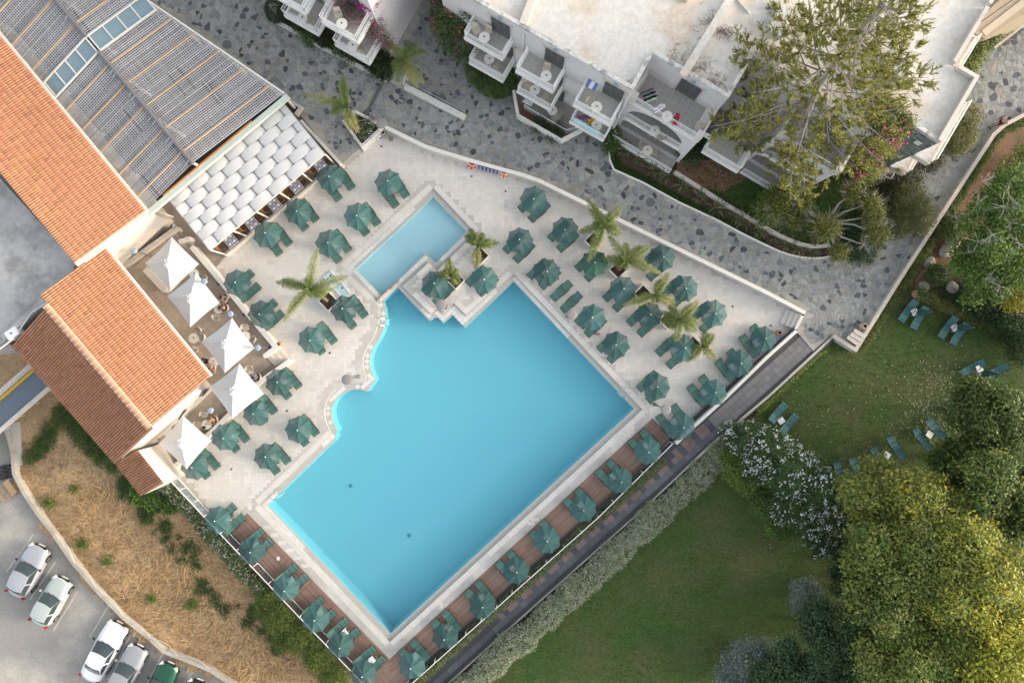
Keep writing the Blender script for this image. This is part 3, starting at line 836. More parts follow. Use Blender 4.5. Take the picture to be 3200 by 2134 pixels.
def make_lounger(ms):
    t = empty('sun_lounger')
    L, w = 1.84, 0.56
    prof = [(0, .30), (.12, .335), (.4, .325), (.8, .315), (1.12, .33)]
    back = [(1.14, .335), (1.3, .405), (1.55, .53), (1.74, .61), (1.82, .625)]
    for nm, pr in (('seat', prof), ('backrest', back)):
        vs, fs = [], []
        for i, (x, z) in enumerate(pr):
            for j in range(5):
                y = (j / 4 - .5) * w; vs.append((x, y, z - 0.016 * math.sin(PI * j / 4)))
        k = len(pr)
        for i in range(k - 1):
            for j in range(4): fs.append((i * 5 + j, (i + 1) * 5 + j, (i + 1) * 5 + j + 1, i * 5 + j + 1))
        vb = [(x, y, z - 0.012) for x, y, z in vs]
        b = len(vs); fb = [tuple(b + q for q in f[::-1]) for f in fs]
        MB().add(vs + vb, fs + fb).build(nm, ms, t)
    # sewn seams across the sling
    sm = MB()
    for x, z in ((0.2, .334), (0.62, .324), (0.95, .326)): sm.box((x, 0, z - 0.004), (0.016, w * .96, 0.012))
    sm.build('seams', M['parasol_hem'], t)
    fr = MB()
    for s in (-1, 1):
        fr.tube([(x, s * (w / 2 + .012), z - .012) for x, z in prof + back], 0.019, 6)
    for x, z in ((0.01, .295), (1.81, .61)): fr.tube([(x, -w / 2, z), (x, w / 2, z)], 0.017, 6)
    fr.tube([(1.13, -w / 2, .31), (1.13, w / 2, .31)], 0.015, 6)
    fr.build('frame', M['metal_dark'], t)
    for x in (0.28, 1.2):
        for s in (-1, 1):
            MB().tube([(x, s * (w / 2 + .01), .31), (x + (.07 if x > 1 else -.05), s * (w / 2 + .02), 0.0)], 0.018, 6).build('leg', M['metal_dark'], t)
    for s in (-1, 1):
        y = s * (w / 2 + .045)
        MB().tube([(0.62, s * (w / 2 + .015), .32), (0.72, y, .42), (0.95, y + s * .02, .50), (1.2, y + s * .015, .52), (1.36, y, .47), (1.42, s * (w / 2 + .015), .44)], 0.02, 6).build('armrest', M['metal_dark'], t)
    return t
def make_table():
    t = empty('side_table')
    s, h = 0.46, 0.46
    P = [(-s / 2, -s / 2), (s / 2, -s / 2), (s / 2, s / 2), (-s / 2, s / 2)]
    MB().prism(P, h - 0.03, h).build('tabletop', M['plastic_white'], t)
    d = MB()
    for x, y in ((-.13, -.12), (.13, .12), (.12, -.13), (0, 0.02)): d.lathe([(0.028, h - 0.002), (0.028, h + 0.003), (0, h + 0.003)], (x, y, 0), 10)
    d.build('cup_holes', M['hole_dark'], t, kind='stuff')
    for x in (-.17, .17):
        for y in (-.17, .17): MB().bar((x, y, h - .03), (x * 1.05, y * 1.05, 0), 0.035).build('leg', M['plastic_white'], t)
    return t
# (tile, apex), foot A, foot B, heading group, distance of the table from the feet, where it stands
dL, dL2, dC, dR, dP, dWR, dWL = (-.58, -.81), (-.62, -.78), (-.72, .69), (.73, -.68), (.57, .82), (.68, .735), (-.75, .66)
SETS = [
 ((1, 1), (662, 52), (885, 165), (765, 270), dL, 1.08, 'against the low restaurant wall at the street end'),
 ((1, 1), (1195, 105), (1385, 240), (1290, 330), dL, 1.08, 'nearest the top corner of the shallow pool'),
 ((1, 1), (905, 393), (1120, 495), (1020, 585), dL, 1.12, 'midway along the long side of the shallow pool'),
 ((1, 1), (345, 345), (555, 460), (460, 540), dL, 1.05, 'second along the restaurant wall from the street end'),
 ((1, 1), (75, 600), (310, 680), (220, 770), dL, 1.05, 'third along the restaurant wall from the street end'),
 ((1, 1), (655, 655), (855, 740), (765, 835), dL, 1.08, 'by the lower corner of the shallow pool'),
 ((0, 1), (2140, 1030), (2315, 925), (2378, 1045), dC, 1.0, 'by the cafe terrace wall nearest the restaurant'),
 ((1, 1), (30, 1300), (180, 1195), (245, 1295), dC, 1.0, 'by the cafe terrace wall beside the biggest palm'),
 ((1, 1), (800, 1265), (1005, 1340), (900, 1440), dL, 1.08, 'touching the planter of the biggest palm'),
 ((1, 1), (495, 1528), (722, 1578), (615, 1676), dL, 1.08, 'between the cafe steps and the scalloped pool edge'),
 ((1, 2), (183, 390), (400, 420), (305, 515), dL2, 1.12, 'below the cafe steps beside the terrace wall'),
 ((1, 2), (-8, 645), (175, 652), (85, 745), dL2, 1.05, 'half hidden by the corner of a white parasol'),
 ((0, 2), (2025, 870), (2270, 910), (2180, 1000), dL2, 1.1, 'by the terrace wall between two white parasols'),
 ((1, 2), (357, 816), (560, 855), (465, 945), dL2, 1.1, 'beside the lower scallop of the pool edge'),
 ((1, 2), (70, 1081), (300, 1110), (200, 1205), dL2, 1.1, 'closest to the left pool edge near the lone drain'),
 ((0, 2), (1755, 1145), (2000, 1160), (1910, 1245), dL2, 1.05, 'tucked under the lowest white parasol'),
 ((2, 1), (213, 245), (70, 362), (165, 455), dR, 1.05, 'nearest to the two lifebuoys'),
 ((2, 1), (90, 645), (-65, 740), (28, 828), dR, 1.05, 'near the open end of the planter peninsula'),
 ((2, 1), (510, 525), (345, 630), (428, 728), dR, 1.05, 'left of the two palms at the long wall'),
 ((2, 1), (305, 930), (155, 980), (265, 1072), dR, 1.05, 'at the top corner of the main pool'),
 ((1, 1), (2085, 985), (1940, 1042), (2042, 1132), dR, 0.95, 'on the peninsula at its open deck side'),
 ((1, 1), (1645, 1058), (1535, 1120), (1635, 1215), dR, 1.05, 'on the peninsula under a drooping frond'),
 ((2, 1), (765, 850), (595, 905), (680, 998), dR, 1.0, 'just below the two palms, darkest of all'),
 ((2, 1), (1365, 813), (1180, 895), (1250, 993), dR, 1.0, 'at the long wall beneath a frond tip'),
 ((2, 1), (1020, 1100), (850, 1180), (940, 1275), dR, 1.05, 'left of the yellowing palm'),
 ((2, 1), (1605, 1067), (1385, 1140), (1480, 1225), dR, 1.1, 'right of the yellowing palm'),
 ((2, 1), (1258, 1322), (1070, 1405), (1165, 1505), dR, 1.08, 'left of the bushy palm in its planter'),
 ((2, 1), (765, 1345), (593, 1405), (680, 1508), dR, 1.08, 'with a blue towel and sandals below'),
 ((2, 1), (1855, 1295), (1640, 1365), (1735, 1470), dR, 1.08, 'right of the bushy palm, last before the wall'),
 ((2, 2), (985, 27), (795, 80), (890, 180), dR, 1.08, 'third along the upper right pool edge'),
 ((2, 2), (1558, 60), (1335, 115), (1430, 228), dR, 1.1, 'beneath the smallest palm'),
 ((2, 2), (2318, 0), (2205, -150), (2108, -58), dP, 1.1, 'at the far deck corner beside a clay jar'),
 ((2, 2), (2103, 213), (1995, 75), (1885, 165), dP, 1.08, 'second along the path wall from the deck steps'),
 ((2, 2), (1867, 488), (1735, 312), (1630, 398), dP, 1.05, 'third along the path wall from the deck steps'),
 ((2, 2), (1335, 420), (1160, 440), (1245, 545), dR, 1.0, 'beside the ladder near the right pool corner'),
 ((2, 2), (1560, 770), (1475, 580), (1345, 672), dP, 1.05, 'overhanging the end of the path wall'),
 ((2, 2), (1262, 1015), (1190, 812), (1083, 900), dWR, 1.1, 'first on the right wooden deck from the lamp'),
 ((2, 2), (978, 1273), (880, 1090), (780, 1175), dWR, 1.1, 'second on the right wooden deck from the lamp'),
 ((2, 2), (655, 1545), (590, 1350), (488, 1442), dWR, 1.1, 'third on the right wooden deck from the lamp'),
 ((2, 3), (320, 290), (270, 85), (178, 177), dWR, 1.12, 'fourth on the right wooden deck from the lamp'),
 ((1, 3), (2369, 575), (2315, 362), (2215, 455), dWR, 1.12, 'fifth on the right wooden deck from the lamp'),
 ((1, 3), (2060, 885), (2022, 632), (1930, 718), dWR, 1.12, 'sixth on the right wooden deck from the lamp'),
 ((1, 3), (1745, 1142), (1718, 907), (1622, 992), dWR, 1.12, 'seventh on the right wooden deck from the lamp'),
 ((1, 3), (1442, 1430), (1427, 1175), (1328, 1260), dWR, 1.02, 'last on the right wooden deck by the mitred corner'),
 ((0, 3), (1992, 97), (2155, -63), (2240, 35), dWL, 1.05, 'half on the pale deck by the glass railing'),
 ((0, 3), (2285, 378), (2410, 165), (2493, 255), dWL, 1.05, 'first on the left wooden deck from the cafe'),
 ((1, 3), (245, 700), (372, 490), (467, 580), dWL, 1.05, 'second on the left wooden deck from the cafe'),
 ((1, 3), (525, 1025), (612, 790), (718, 912), dWL, 0.8, 'third on the left wooden deck from the cafe'),
 ((1, 3), (738, 1240), (838, 988), (940, 1080), dWL, 0.8, 'fourth on the left wooden deck from the cafe'),
 ((1, 3), (985, 1490), (1088, 1243), (1178, 1333), dWL, 0.75, 'last on the left wooden deck by the mitred corner'),
]
par0, lou0, tab0 = make_parasol(M['parasol_cloth']), make_lounger(M['sling']), make_table()
first = [True, True, True]
def place(proto, k):
    if first[k]:
        first[k] = False; return proto
    return copy_tree(proto)
def gz(px, py): return 0.0
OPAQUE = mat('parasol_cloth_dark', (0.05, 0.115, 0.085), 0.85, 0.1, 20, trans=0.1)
for i, (tl, ap, fa, fb_, d, td, where) in enumerate(SETS):
    c, r = tl
    apex = W(*T(c, r, *ap), 2.36)
    A, B = W(*T(c, r, *fa), 0.32), W(*T(c, r, *fb_), 0.32)
    dv = Vector((d[0], -d[1])).normalized(); ang = math.atan2(dv.y, dv.x)
    wood = 36 <= i
    z0 = 0.006
    u = place(par0, 0); u.location = (apex.x, apex.y, z0)
    u.rotation_euler = (random.uniform(-.09, .09), random.uniform(-.09, .09), random.uniform(0, 0.78))
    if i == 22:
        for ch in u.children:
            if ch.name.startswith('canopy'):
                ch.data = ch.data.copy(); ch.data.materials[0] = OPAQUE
    s = random.uniform(0.97, 1.03); u.scale = (s, s, 1)
    tag(u, 'green parasol ' + where, 'parasol', 'green parasols round the pool')
    up, lo = ('upper', 'lower') if A.y > B.y else ('lower', 'upper')
    for P, nm in ((A, up), (B, lo)):
        l = place(lou0, 1); l.location = (P.x, P.y, z0); l.rotation_euler = (0, 0, ang + random.uniform(-.03, .03))
        tag(l, f'{nm} lounger at the parasol {where}', 'sun lounger', 'green sun loungers round the pool')
    tb = place(tab0, 2); q = (A + B) / 2 + Vector((dv.x, dv.y, 0)) * td
    tb.location = (q.x, q.y, z0); tb.rotation_euler = (0, 0, ang + random.uniform(-.12, .12))
    tag(tb, f'white side table at the parasol {where}', 'side table', 'white side tables between the loungers')
for (ft, lab) in (((370, 1180), 'sun lounger without parasol farther from the round lamp'), ((460, 1285), 'sun lounger without parasol right next to the round lamp')):
    P = W(*T(2, 1, *ft), 0.32); l = copy_tree(lou0); l.location = (P.x, P.y, 0.006); l.rotation_euler = (0, 0, math.atan2(0.68, 0.73))
    tag(l, lab, 'sun lounger', 'green sun loungers round the pool')

# ---- palms in square planters
defm('palm_frond', (0.155, 0.215, 0.06), 0.6, 0.15, 12, tint=True, trans=0.3)
defm('palm_trunk', (0.17, 0.13, 0.09), 0.9, 0.25, 14, bump=0.6, bscale=20)
def frond_mesh(p0, p1, arch, yellow=0.0, wid=0.42, n=130):
    """a feather leaf from p0 to p1 (arching up by arch), leaflets on all sides"""
    p0, p1 = Vector(p0), Vector(p1); L = (p1 - p0).length
    mid = (p0 + p1) / 2 + Vector((0, 0, arch))
    pt = lambda t: p0 * (1 - t) ** 2 + mid * 2 * t * (1 - t) + p1 * t * t
    V, F, C = [], [], []
    path = [pt(t) for t in np.linspace(0, 1, 9)]
    tb = MB().tube(path, [0.028 * (1 - .8 * k / 8) for k in range(9)], 5)
    for v in tb.v: V.append(v)
    for f in tb.f:
        if len(f) == 4: F.append(f); C.append((1.1, 1.05, 1.3))
    for k in range(n):
        t = 0.07 + 0.93 * (k + random.random()) / n
        b = pt(t); d = (pt(min(1, t + .02)) - pt(max(0, t - .02))).normalized()
        side = d.cross(Vector((0, 0, 1))).normalized(); up = side.cross(d)
        for s in (-1, 1):
            el = random.uniform(-0.5, 1.0)
            dirv = (d * random.uniform(.35, .8) + side * s * math.cos(el) + up * math.sin(el)).normalized()
            ll = wid * (0.35 + 0.65 * math.sin(PI * min(1, t * 1.05) ** .8)) * random.uniform(.45, 1.2)
            m1 = b + dirv * ll * .55; tip = b + dirv * ll + Vector((0, 0, -ll * random.uniform(.25, .55)))
            wv = d * random.uniform(.009, .016)
            i0 = len(V)
            V += [tuple(b - wv * .5), tuple(b + wv * .5), tuple(m1 + wv), tuple(m1 - wv), tuple(tip)]
            F += [(i0, i0 + 1, i0 + 2, i0 + 3), (i0 + 3, i0 + 2, i0 + 4, i0 + 4)]
            y = max(0, min(1, yellow * (0.55 + 0.9 * t) + random.uniform(-.2, .2) * (yellow > .05)))
            g = random.uniform(.65, 1.25)
            cc = tuple(g * (a * (1 - y) + bb * y) for a, bb in zip((1, 1, 1), (2.6, 1.8, 2.6)))
            C += [cc, cc]
    me = bpy.data.meshes.new('frond')
    me.from_pydata(V, [], [f if f[-1] != f[-2] else f[:3] for f in F])
    me.materials.append(M['palm_frond'])
    at = me.attributes.new('tint', 'FLOAT_COLOR', 'FACE')
    at.data.foreach_set('color', [q for c in C for q in (*c, 1.0)])
    me.update(); return me
def palm(label, crown, zc, fronds, base=None, zb=0.45, yellow=0.15):
    c = W(*crown, zc); b = W(*base, zb) if base else Vector((c.x, c.y, zb))
    t = empty('palm_tree', b, label=label, cat='palm tree', group='palms round the pool')
    pts = [b.lerp(c, k / 6) + Vector((0, 0, 0)) for k in range(7)]
    MB().tube([p - b for p in pts], [0.14 - .01 * k for k in range(7)], 10).build('trunk', M['palm_trunk'], t)
    for k in range(5):                                       # young leaf spears in the crown
        a = random.random() * 6.28; tip = c + Vector((math.cos(a) * .35, math.sin(a) * .35, 0.55))
        obj('frond', frond_mesh(c - b, tip - b, 0.1, 0.0, 0.22, 22), t)
    for f in fronds:
        px, py = f[0]; yl = f[1] if len(f) > 1 else yellow
        dz = f[2] if len(f) > 2 else -0.45
        tip = W(px, py, zc + dz)
        o = obj('frond', frond_mesh(c - b, tip - b, 0.55, yl, 0.54, 160), t)
    return t
def planter(cx, cy, label, half=0.5, rz=PI / 4, z=0.0, h=0.42):
    p = W(cx, cy, h); t = empty('planter', (p.x, p.y, z), rz, label, 'planter', 'square white planters on the deck')
    o = half; i = half - 0.07
    for s in (-1, 1):
        MB().box((0, s * (o + i) / 2, h / 2), (2 * o, o - i, h)).build('side_wall', M['coping_wall'], t)
        MB().box((s * (o + i) / 2, 0, h / 2 - .001), (o - i, 2 * i, h)).build('side_wall', M['coping_wall'], t)
    MB().box((0, 0, h * .4), (2 * i, 2 * i, h * .8)).build('soil', M['soil'], t)
    mm = MB()
    for k in range(70):
        mm.box((random.uniform(-i, i) * .92, random.uniform(-i, i) * .92, h * .8 + .01), (random.uniform(.03, .09), random.uniform(.02, .05), .03), rot=Euler((random.random(), random.random(), random.random() * 6)).to_matrix())
    mm.build('mulch', M['soil'], t, kind='stuff')
planter(*T(1, 1, 660, 1195), 'square planter of the biggest palm, beside white tray', 0.55)
planter(*T(1, 1, 2055, 777), 'square planter on the upper rim near the shallow pool corner')
planter(*T(1, 1, 1832, 1003), 'square planter in the middle of the peninsula')
planter(*T(2, 1, 750, 640), 'square planter partly hidden under the palm at the long wall')
planter(*T(2, 1, 975, 907), 'square planter below the second palm from the long wall')
planter(*T(2, 1, 1205, 1125), 'square planter under the yellowing palm')
planter(*T(2, 1, 1432, 1368), 'square planter under the bushy palm')
planter(*T(2, 2, 1660, 25), 'square planter beside the smallest palm')
palm('palm with two stiff fronds and a straw coloured one in the flower bed', T(1, 0, 830, 985), 4.6,
     [(T(1, 0, 785, 670), .12), (T(1, 0, 800, 740), .1), (T(1, 0, 430, 862), .75), (T(1, 0, 690, 1040), .05), (T(1, 0, 930, 1215), .95), (T(1, 0, 870, 1190), .8), (T(1, 0, 660, 930), .1)], base=T(1, 0, 905, 1120), zb=0.7)
palm('palm with three green fronds at the entrance steps', T(1, 0, 1345, 540), 3.6,
     [(T(1, 0, 1560, 470), .08), (T(1, 0, 1460, 400), .06), (T(1, 0, 1300, 755), .1), (T(1, 0, 1265, 640), .1), (T(1, 0, 1200, 390), .65), (T(1, 0, 1480, 800), .85), (T(1, 0, 1540, 760), .6)], base=T(1, 0, 1400, 700), zb=0.7)
palm('biggest deck palm, four long fronds with yellow tips', T(1, 1, 490, 1075), 2.9,
     [(T(1, 1, 565, 715), .75), (T(1, 1, 185, 1020), .15), (T(1, 1, 240, 1000), .05), (T(1, 1, 840, 970), .3), (T(1, 1, 700, 1090), .15), (T(1, 1, 640, 1140), .1), (T(1, 1, 255, 1380), .75), (T(1, 1, 300, 1300), .4), (T(1, 1, 500, 960), .1), (T(1, 1, 560, 1160), .1)], base=T(1, 1, 650, 1190))
palm('palm leaning over the coping near the shallow pool', T(1, 1, 2030, 690), 2.0,
     [(T(1, 1, 1965, 535), .1), (T(1, 1, 1925, 590), .1), (T(1, 1, 2225, 660), .2), (T(1, 1, 2140, 640), .1), (T(1, 1, 2020, 900), .6), (T(1, 1, 2080, 570), .2)], base=T(1, 1, 2050, 770))
palm('small palm with one long drooping pale frond on the peninsula', T(1, 1, 1785, 960), 1.9,
     [(T(1, 1, 1770, 805), .3), (T(1, 1, 1595, 985), .75), (T(1, 1, 1700, 940), .4), (T(1, 1, 1865, 1030), .3), (T(1, 1, 1840, 900), .2)], base=T(1, 1, 1825, 1000))
palm('palm standing closest to the long wall', T(2, 1, 840, 520), 3.0,
     [(T(2, 1, 690, 260), .15), (T(2, 1, 740, 300), .1), (T(2, 1, 1000, 330), .25), (T(2, 1, 905, 390), .1), (T(2, 1, 615, 560), .15), (T(2, 1, 1000, 580), .2), (T(2, 1, 700, 830), .35), (T(2, 1, 730, 700), .2), (T(2, 1, 960, 500), .1), (T(2, 1, 740, 480), .1)], base=T(2, 1, 760, 640))
palm('second palm from the long wall with a brown tipped frond', T(2, 1, 1045, 825), 2.7,
     [(T(2, 1, 890, 600), .35), (T(2, 1, 1040, 660), .3), (T(2, 1, 1260, 695), .1), (T(2, 1, 1180, 690), .1), (T(2, 1, 1360, 940), .5), (T(2, 1, 1230, 850), .2), (T(2, 1, 840, 810), .15), (T(2, 1, 930, 850), .1), (T(2, 1, 1020, 890), .15)], base=T(2, 1, 980, 900))
palm('thin yellowing palm with a pink brown drooping frond', T(2, 1, 1310, 1140), 2.4,
     [(T(2, 1, 1435, 940), .3), (T(2, 1, 1370, 1000), .15), (T(2, 1, 1020, 1235), .65), (T(2, 1, 1120, 1190), .5), (T(2, 1, 1495, 1225), .9), (T(2, 1, 1320, 1210), .3)], base=T(2, 1, 1220, 1125))
palm('bushy palm spreading five fronds over its planter', T(2, 1, 1535, 1365), 2.6,
     [(T(2, 1, 1710, 1195), .4), (T(2, 1, 1650, 1230), .2), (T(2, 1, 1370, 1380), .1), (T(2, 1, 1400, 1310), .1), (T(2, 1, 1440, 1240), .2), (T(2, 1, 1500, 1565), .45), (T(2, 1, 1690, 1470), .25), (T(2, 1, 1700, 1390), .2), (T(2, 1, 1440, 1440), .1)], base=T(2, 1, 1445, 1365))
palm('smallest palm with thin yellow fronds', T(2, 2, 1740, 40), 1.9,
     [(T(2, 1, 1785, 1480), .2), (T(2, 1, 1850, 1500), .2), (T(2, 2, 1600, 180), .55), (T(2, 2, 1640, 90), .4), (T(2, 2, 1870, 170), .8), (T(2, 2, 1790, -10), .3)], base=T(2, 2, 1670, 25))

# ---- lamps with a round flat shade
defm('lamp_shade', (0.23, 0.215, 0.21), 0.7, 0.15, 40)
def disc_lamp(px, py, label, h=3.75):
    p = W(px, py, 0.1); t = empty('lamp_post', (p.x, p.y, 0), label=label, cat='lamp post', group='lamp posts with round shades on the deck')
    MB().lathe([(0.15, 0), (0.15, 0.05), (0.085, 0.12), (0.075, 0.8), (0.06, 0.85), (0, 0.85)], n=14).build('base', M['metal_grey'], t)
    MB().tube([(0, 0, 0.8), (0, 0, 2.0), (0, 0, h)], [0.05, 0.04, 0.035], 10).build('pole', M['metal_grey'], t)
    MB().lathe([(0.09, h - .42), (0.11, h - .30), (0.10, h - .05), (0, h - .05)], n=12).build('lantern', M['plastic_white'], t)
    MB().lathe([(0.0, h - .03), (0.36, h - .02), (0.365, h), (0.25, h + .035), (0.0, h + .05)], n=28).build('lamp_shade', M['lamp_shade'], t)
disc_lamp(*T(1, 0, 1238, 1278), 'lamp post by the flower bed, beach ball at its foot')
disc_lamp(*T(1, 2, 942, 322), 'lamp post standing on the point between two pool scallops')
disc_lamp(*T(2, 2, 1310, 575), 'lamp post at the right corner of the main pool')
disc_lamp(*T(1, 1, 1745, 1250), 'lamp post on the tip of the peninsula')
disc_lamp(*T(2, 1, 510, 1335), 'lamp post beside the two loungers without parasol')

# ---- pool ladders
def ladder(px, py, dx, dy, label):
    p = W(px, py, 0); d = Vector((dx, -dy)).normalized(); a = math.atan2(d.y, d.x)       # d points into the water
    t = empty('pool_ladder', (p.x, p.y, 0), a, label, 'ladder', 'steel ladders at the pool edge')
    for s in (-.27, .27):
        MB().tube([(-.45, s, ZC), (-.45, s, .45), (-.36, s, .6), (-.18, s, .62), (0.05, s, .42), (0.1, s, 0), (0.12, s, -1.1)], 0.022, 6).build('handrail', M['steel'], t)
    for k in range(4): MB().box((0.12, 0, -.28 - .24 * k), (0.10, .54, .03)).build('rung', M['plastic_white'], t)
ladder(*T(1, 1, 1180, 1388), 1, 0.05, 'steel ladder at the left pool curve under the divider')
ladder(*T(1, 2, 195, 1410), .73, .72, 'steel ladder near the left pool corner')
ladder(*T(2, 2, 1010, 478), -.72, .72, 'steel ladder near the right pool corner')
# ---- floor drains in deck and basin
def drain(px, py, z, s, label, m='metal_grey', rz=0.0, where='drains in the deck'):
    p = W(px, py, z); t = empty('floor_drain', p, rz, label, 'drain', where)
    MB().box((0, 0, 0.004), (s, s, 0.012)).build('frame', M[m], t)
    mb = MB()
    for k in range(4): mb.box(((k - 1.5) * s * .22, 0, 0.012), (s * .08, s * .8, 0.012))
    mb.build('grate', M['metal_dark' if m == 'metal_grey' else 'metal_grey'], t)
for p, lab in (((T(1, 0, 1150, 1345)), 'small square drain near the beach ball'), (T(1, 1, 1978, 52), 'small square drain below the blue sign'), (T(1, 1, 2290, 188), 'small square drain left of the first upper parasol'),
               (T(2, 1, 2025, 1245), 'small square drain alone by the far deck corner'), (T(1, 2, 678, 103), 'small square drain below the table before the pool curve'), (T(1, 2, 283, 633), 'small square drain between two cafe side parasols'),
               (T(0, 2, 2123, 1168), 'small square drain among the pavers near the glass railing'), (T(3, 1, 25, 1420), 'small square drain in front of the deck steps')):
    drain(*p, 0.006, 0.14, lab)
defm('drain_blue', (0.17, 0.36, 0.41), 0.6)
drain(*T(1, 2, 868, 1320), -1.545, 0.27, 'square drain in the pool floor nearer the left edge', 'drain_blue', PI / 4, 'drains in the pool floor')
drain(*T(1, 3, 1405, 212), -1.545, 0.3, 'square drain in the pool floor nearer the bottom corner', 'drain_blue', PI / 4, 'drains in the pool floor')
# ---- beach ball, jars, towels, sandals
p = W(*T(1, 0, 1122, 1255), 0.2)
defm('ball_white', (0.8, 0.78, 0.75), 0.4); defm('ball_yellow', (0.75, 0.5, 0.05), 0.4); defm('ball_pink', (0.65, 0.25, 0.35), 0.4); defm('ball_blue', (0.08, 0.12, 0.5), 0.4)
t = empty('beach_ball', (p.x, p.y, 0.22), label='striped beach ball lying by the flower bed wall', cat='beach ball'); t.rotation_euler = (0.5, 0.3, 0)
for k, c in enumerate(('ball_white', 'ball_yellow', 'ball_white', 'ball_pink', 'ball_white', 'ball_blue')):
    vs, fs = [], []
    for i in range(9):
        th = PI * i / 8
        for j in range(4):
            a = 2 * PI * (k + j / 3) / 6; vs.append((.22 * math.sin(th) * math.cos(a), .22 * math.sin(th) * math.sin(a), .22 * math.cos(th)))
    for i in range(8):
        for j in range(3): fs.append((i * 4 + j, (i + 1) * 4 + j, (i + 1) * 4 + j + 1, i * 4 + j + 1))
    MB().add(vs, fs).build('panel', M[c], t, smooth=True)
def jar(px, py, z, label, m='terracotta', h=0.62, r=0.2):
    p = W(px, py, z + h * .5); t = empty('clay_jar', (p.x, p.y, z), label=label, cat='clay jar')
    MB().lathe([(r * .55, 0), (r * .8, h * .2), (r, h * .5), (r * .9, h * .78), (r * .62, h * .9), (r * .72, h), (r * .6, h), (r * .5, h * .88), (r * .75, h * .6), (0.0, h * .5)], n=18).build('body', M[m], t, smooth=True)
    rg = MB()
    for k in (.3, .45, .62, .76): rg.lathe([(r * (1.0 - abs(k - .5) * .5), h * k - .01), (r * (1.05 - abs(k - .5) * .5), h * k), (r * (1.0 - abs(k - .5) * .5), h * k + .01)], n=18)
    rg.build('ribs', M[m], t)
    MB().lathe([(r * .5, h * .86), (0, h * .86)], n=12).build('opening', M['hole_dark'], t)
    return t
jar(*T(1, 0, 1170, 1225), 0, 'dark mouthed clay pot between beach ball and lamp', 'terracotta_pale', 0.55, 0.19)
jar(*T(1, 2, 215, 25), 0, 'terracotta jar outside the cafe steps', h=0.6, r=0.2)
jar(*T(0, 2, 1640, 1190), 0, 'terracotta jar at the lower end of the cafe terrace', h=0.62, r=0.22)
jar(*T(3, 1, 95, 1485), 0, 'ribbed terracotta jar in the far deck corner', h=0.75, r=0.2)
jar(*T(3, 1, 870, 1425), ZS, 'ribbed clay jar standing in the street by the garden wall', 'terracotta_pale', 0.8, 0.24)
defm('towel_blue', (0.16, 0.34, 0.55), 0.95, 0.2, 12, bump=0.5)
defm('towel_teal', (0.35, 0.62, 0.66), 0.95, 0.1, 12)
def cloth(name, px, py, z, sx, sy, rz, m, label, cat='towel', amp=0.04, parent=None):
    p = W(px, py, z); n = 10; vs, fs = [], []
    for i in range(n + 1):
        for j in range(n + 1):
            x, y = (i / n - .5) * sx, (j / n - .5) * sy
            vs.append((x * (1 + .12 * math.sin(j * 1.3)), y * (1 + .12 * math.sin(i * 1.7 + 1)), amp * (math.sin(i * 1.1 + j * .7) + math.sin(j * 1.9 - i * .4) + 2) * .5))
    for i in range(n):
        for j in range(n): fs.append((i * (n + 1) + j, (i + 1) * (n + 1) + j, (i + 1) * (n + 1) + j + 1, i * (n + 1) + j + 1))
    o = MB().add(vs, fs).build(name, m, smooth=True); o.location = p; o.rotation_euler = (0, 0, rz)
    return tag(o, label, cat)
cloth('towel', *T(2, 1, 770, 1410), 0.36, 0.62, 0.5, 0.6, M['towel_blue'], 'rumpled blue towel on a lounger under the parasol', amp=0.06)
defm('sandal_dark', (0.03, 0.03, 0.03), 0.8); defm('sandal_red', (0.35, 0.05, 0.06), 0.8)
for k, (u, v, m, lab) in enumerate(((648, 1432, 'sandal_dark', 'left black sandal beside the lounger'), (660, 1440, 'sandal_dark', 'right black sandal beside the lounger'), (768, 1495, 'sandal_red', 'red sandal nearer the pool lying on the pavers'), (793, 1500, 'sandal_red', 'red sandal farther from the pool on the pavers'))):
    p = W(*T(2, 1, u, v)); t = empty('sandal', (p.x, p.y, 0.008), 0.9 if k < 2 else 0.6, lab, 'sandal')
    MB().prism([(.13, .02), (.1, .05), (0, .04), (-.1, .045), (-.13, 0), (-.1, -.045), (0, -.04), (.1, -.05), (.13, -.02)], 0, 0.025).build('sole', M[m], t)
    MB().tube([(0.02, -.045, .02), (0.05, 0, .06), (0.02, .045, .02)], .012, 5).build('strap', M[m], t)
cloth('towel', *T(3, 1, 118, 1540), 0.4, 0.5, 0.3, 0.8, M['towel_blue'], 'blue and white towel at the far corner parasol', amp=0.05)
o = MB().prism([(-.1, -.13), (.1, -.13), (.1, .13), (-.1, .13)], 0, 0.012).build('paper_sheet', M['plastic_white']); p = W(*T(1, 3, 204, 424)); o.location = (p.x, p.y, 0.006); o.rotation_euler = (0, 0, .1)
tag(o, 'white sheet of paper lying on the left wooden deck', 'paper')
# small white trays behind the biggest palm
for k, ((u, v), lab) in enumerate((((690, 990), 'pale shower tray behind the biggest palm, farther from the pool divider'), ((795, 1105), 'pale shower tray by the biggest palm, nearer the pool divider'))):
    p = W(*T(1, 1, u, v)); t = empty('shower_tray', (p.x, p.y, 0.006), math.radians(38), lab, 'shower tray')
    MB().box((0, 0, .03), (0.62, .95, .06)).build('tray', M['kid_tile'], t)
    for s in (-1, 1): MB().box((s * .34, 0, .05), (.06, 1.0, .1)).build('rim', M['plastic_white'], t)
    MB().box((0.12, .2, .064), (.12, .12, .01)).build('grate', M['metal_dark'], t)
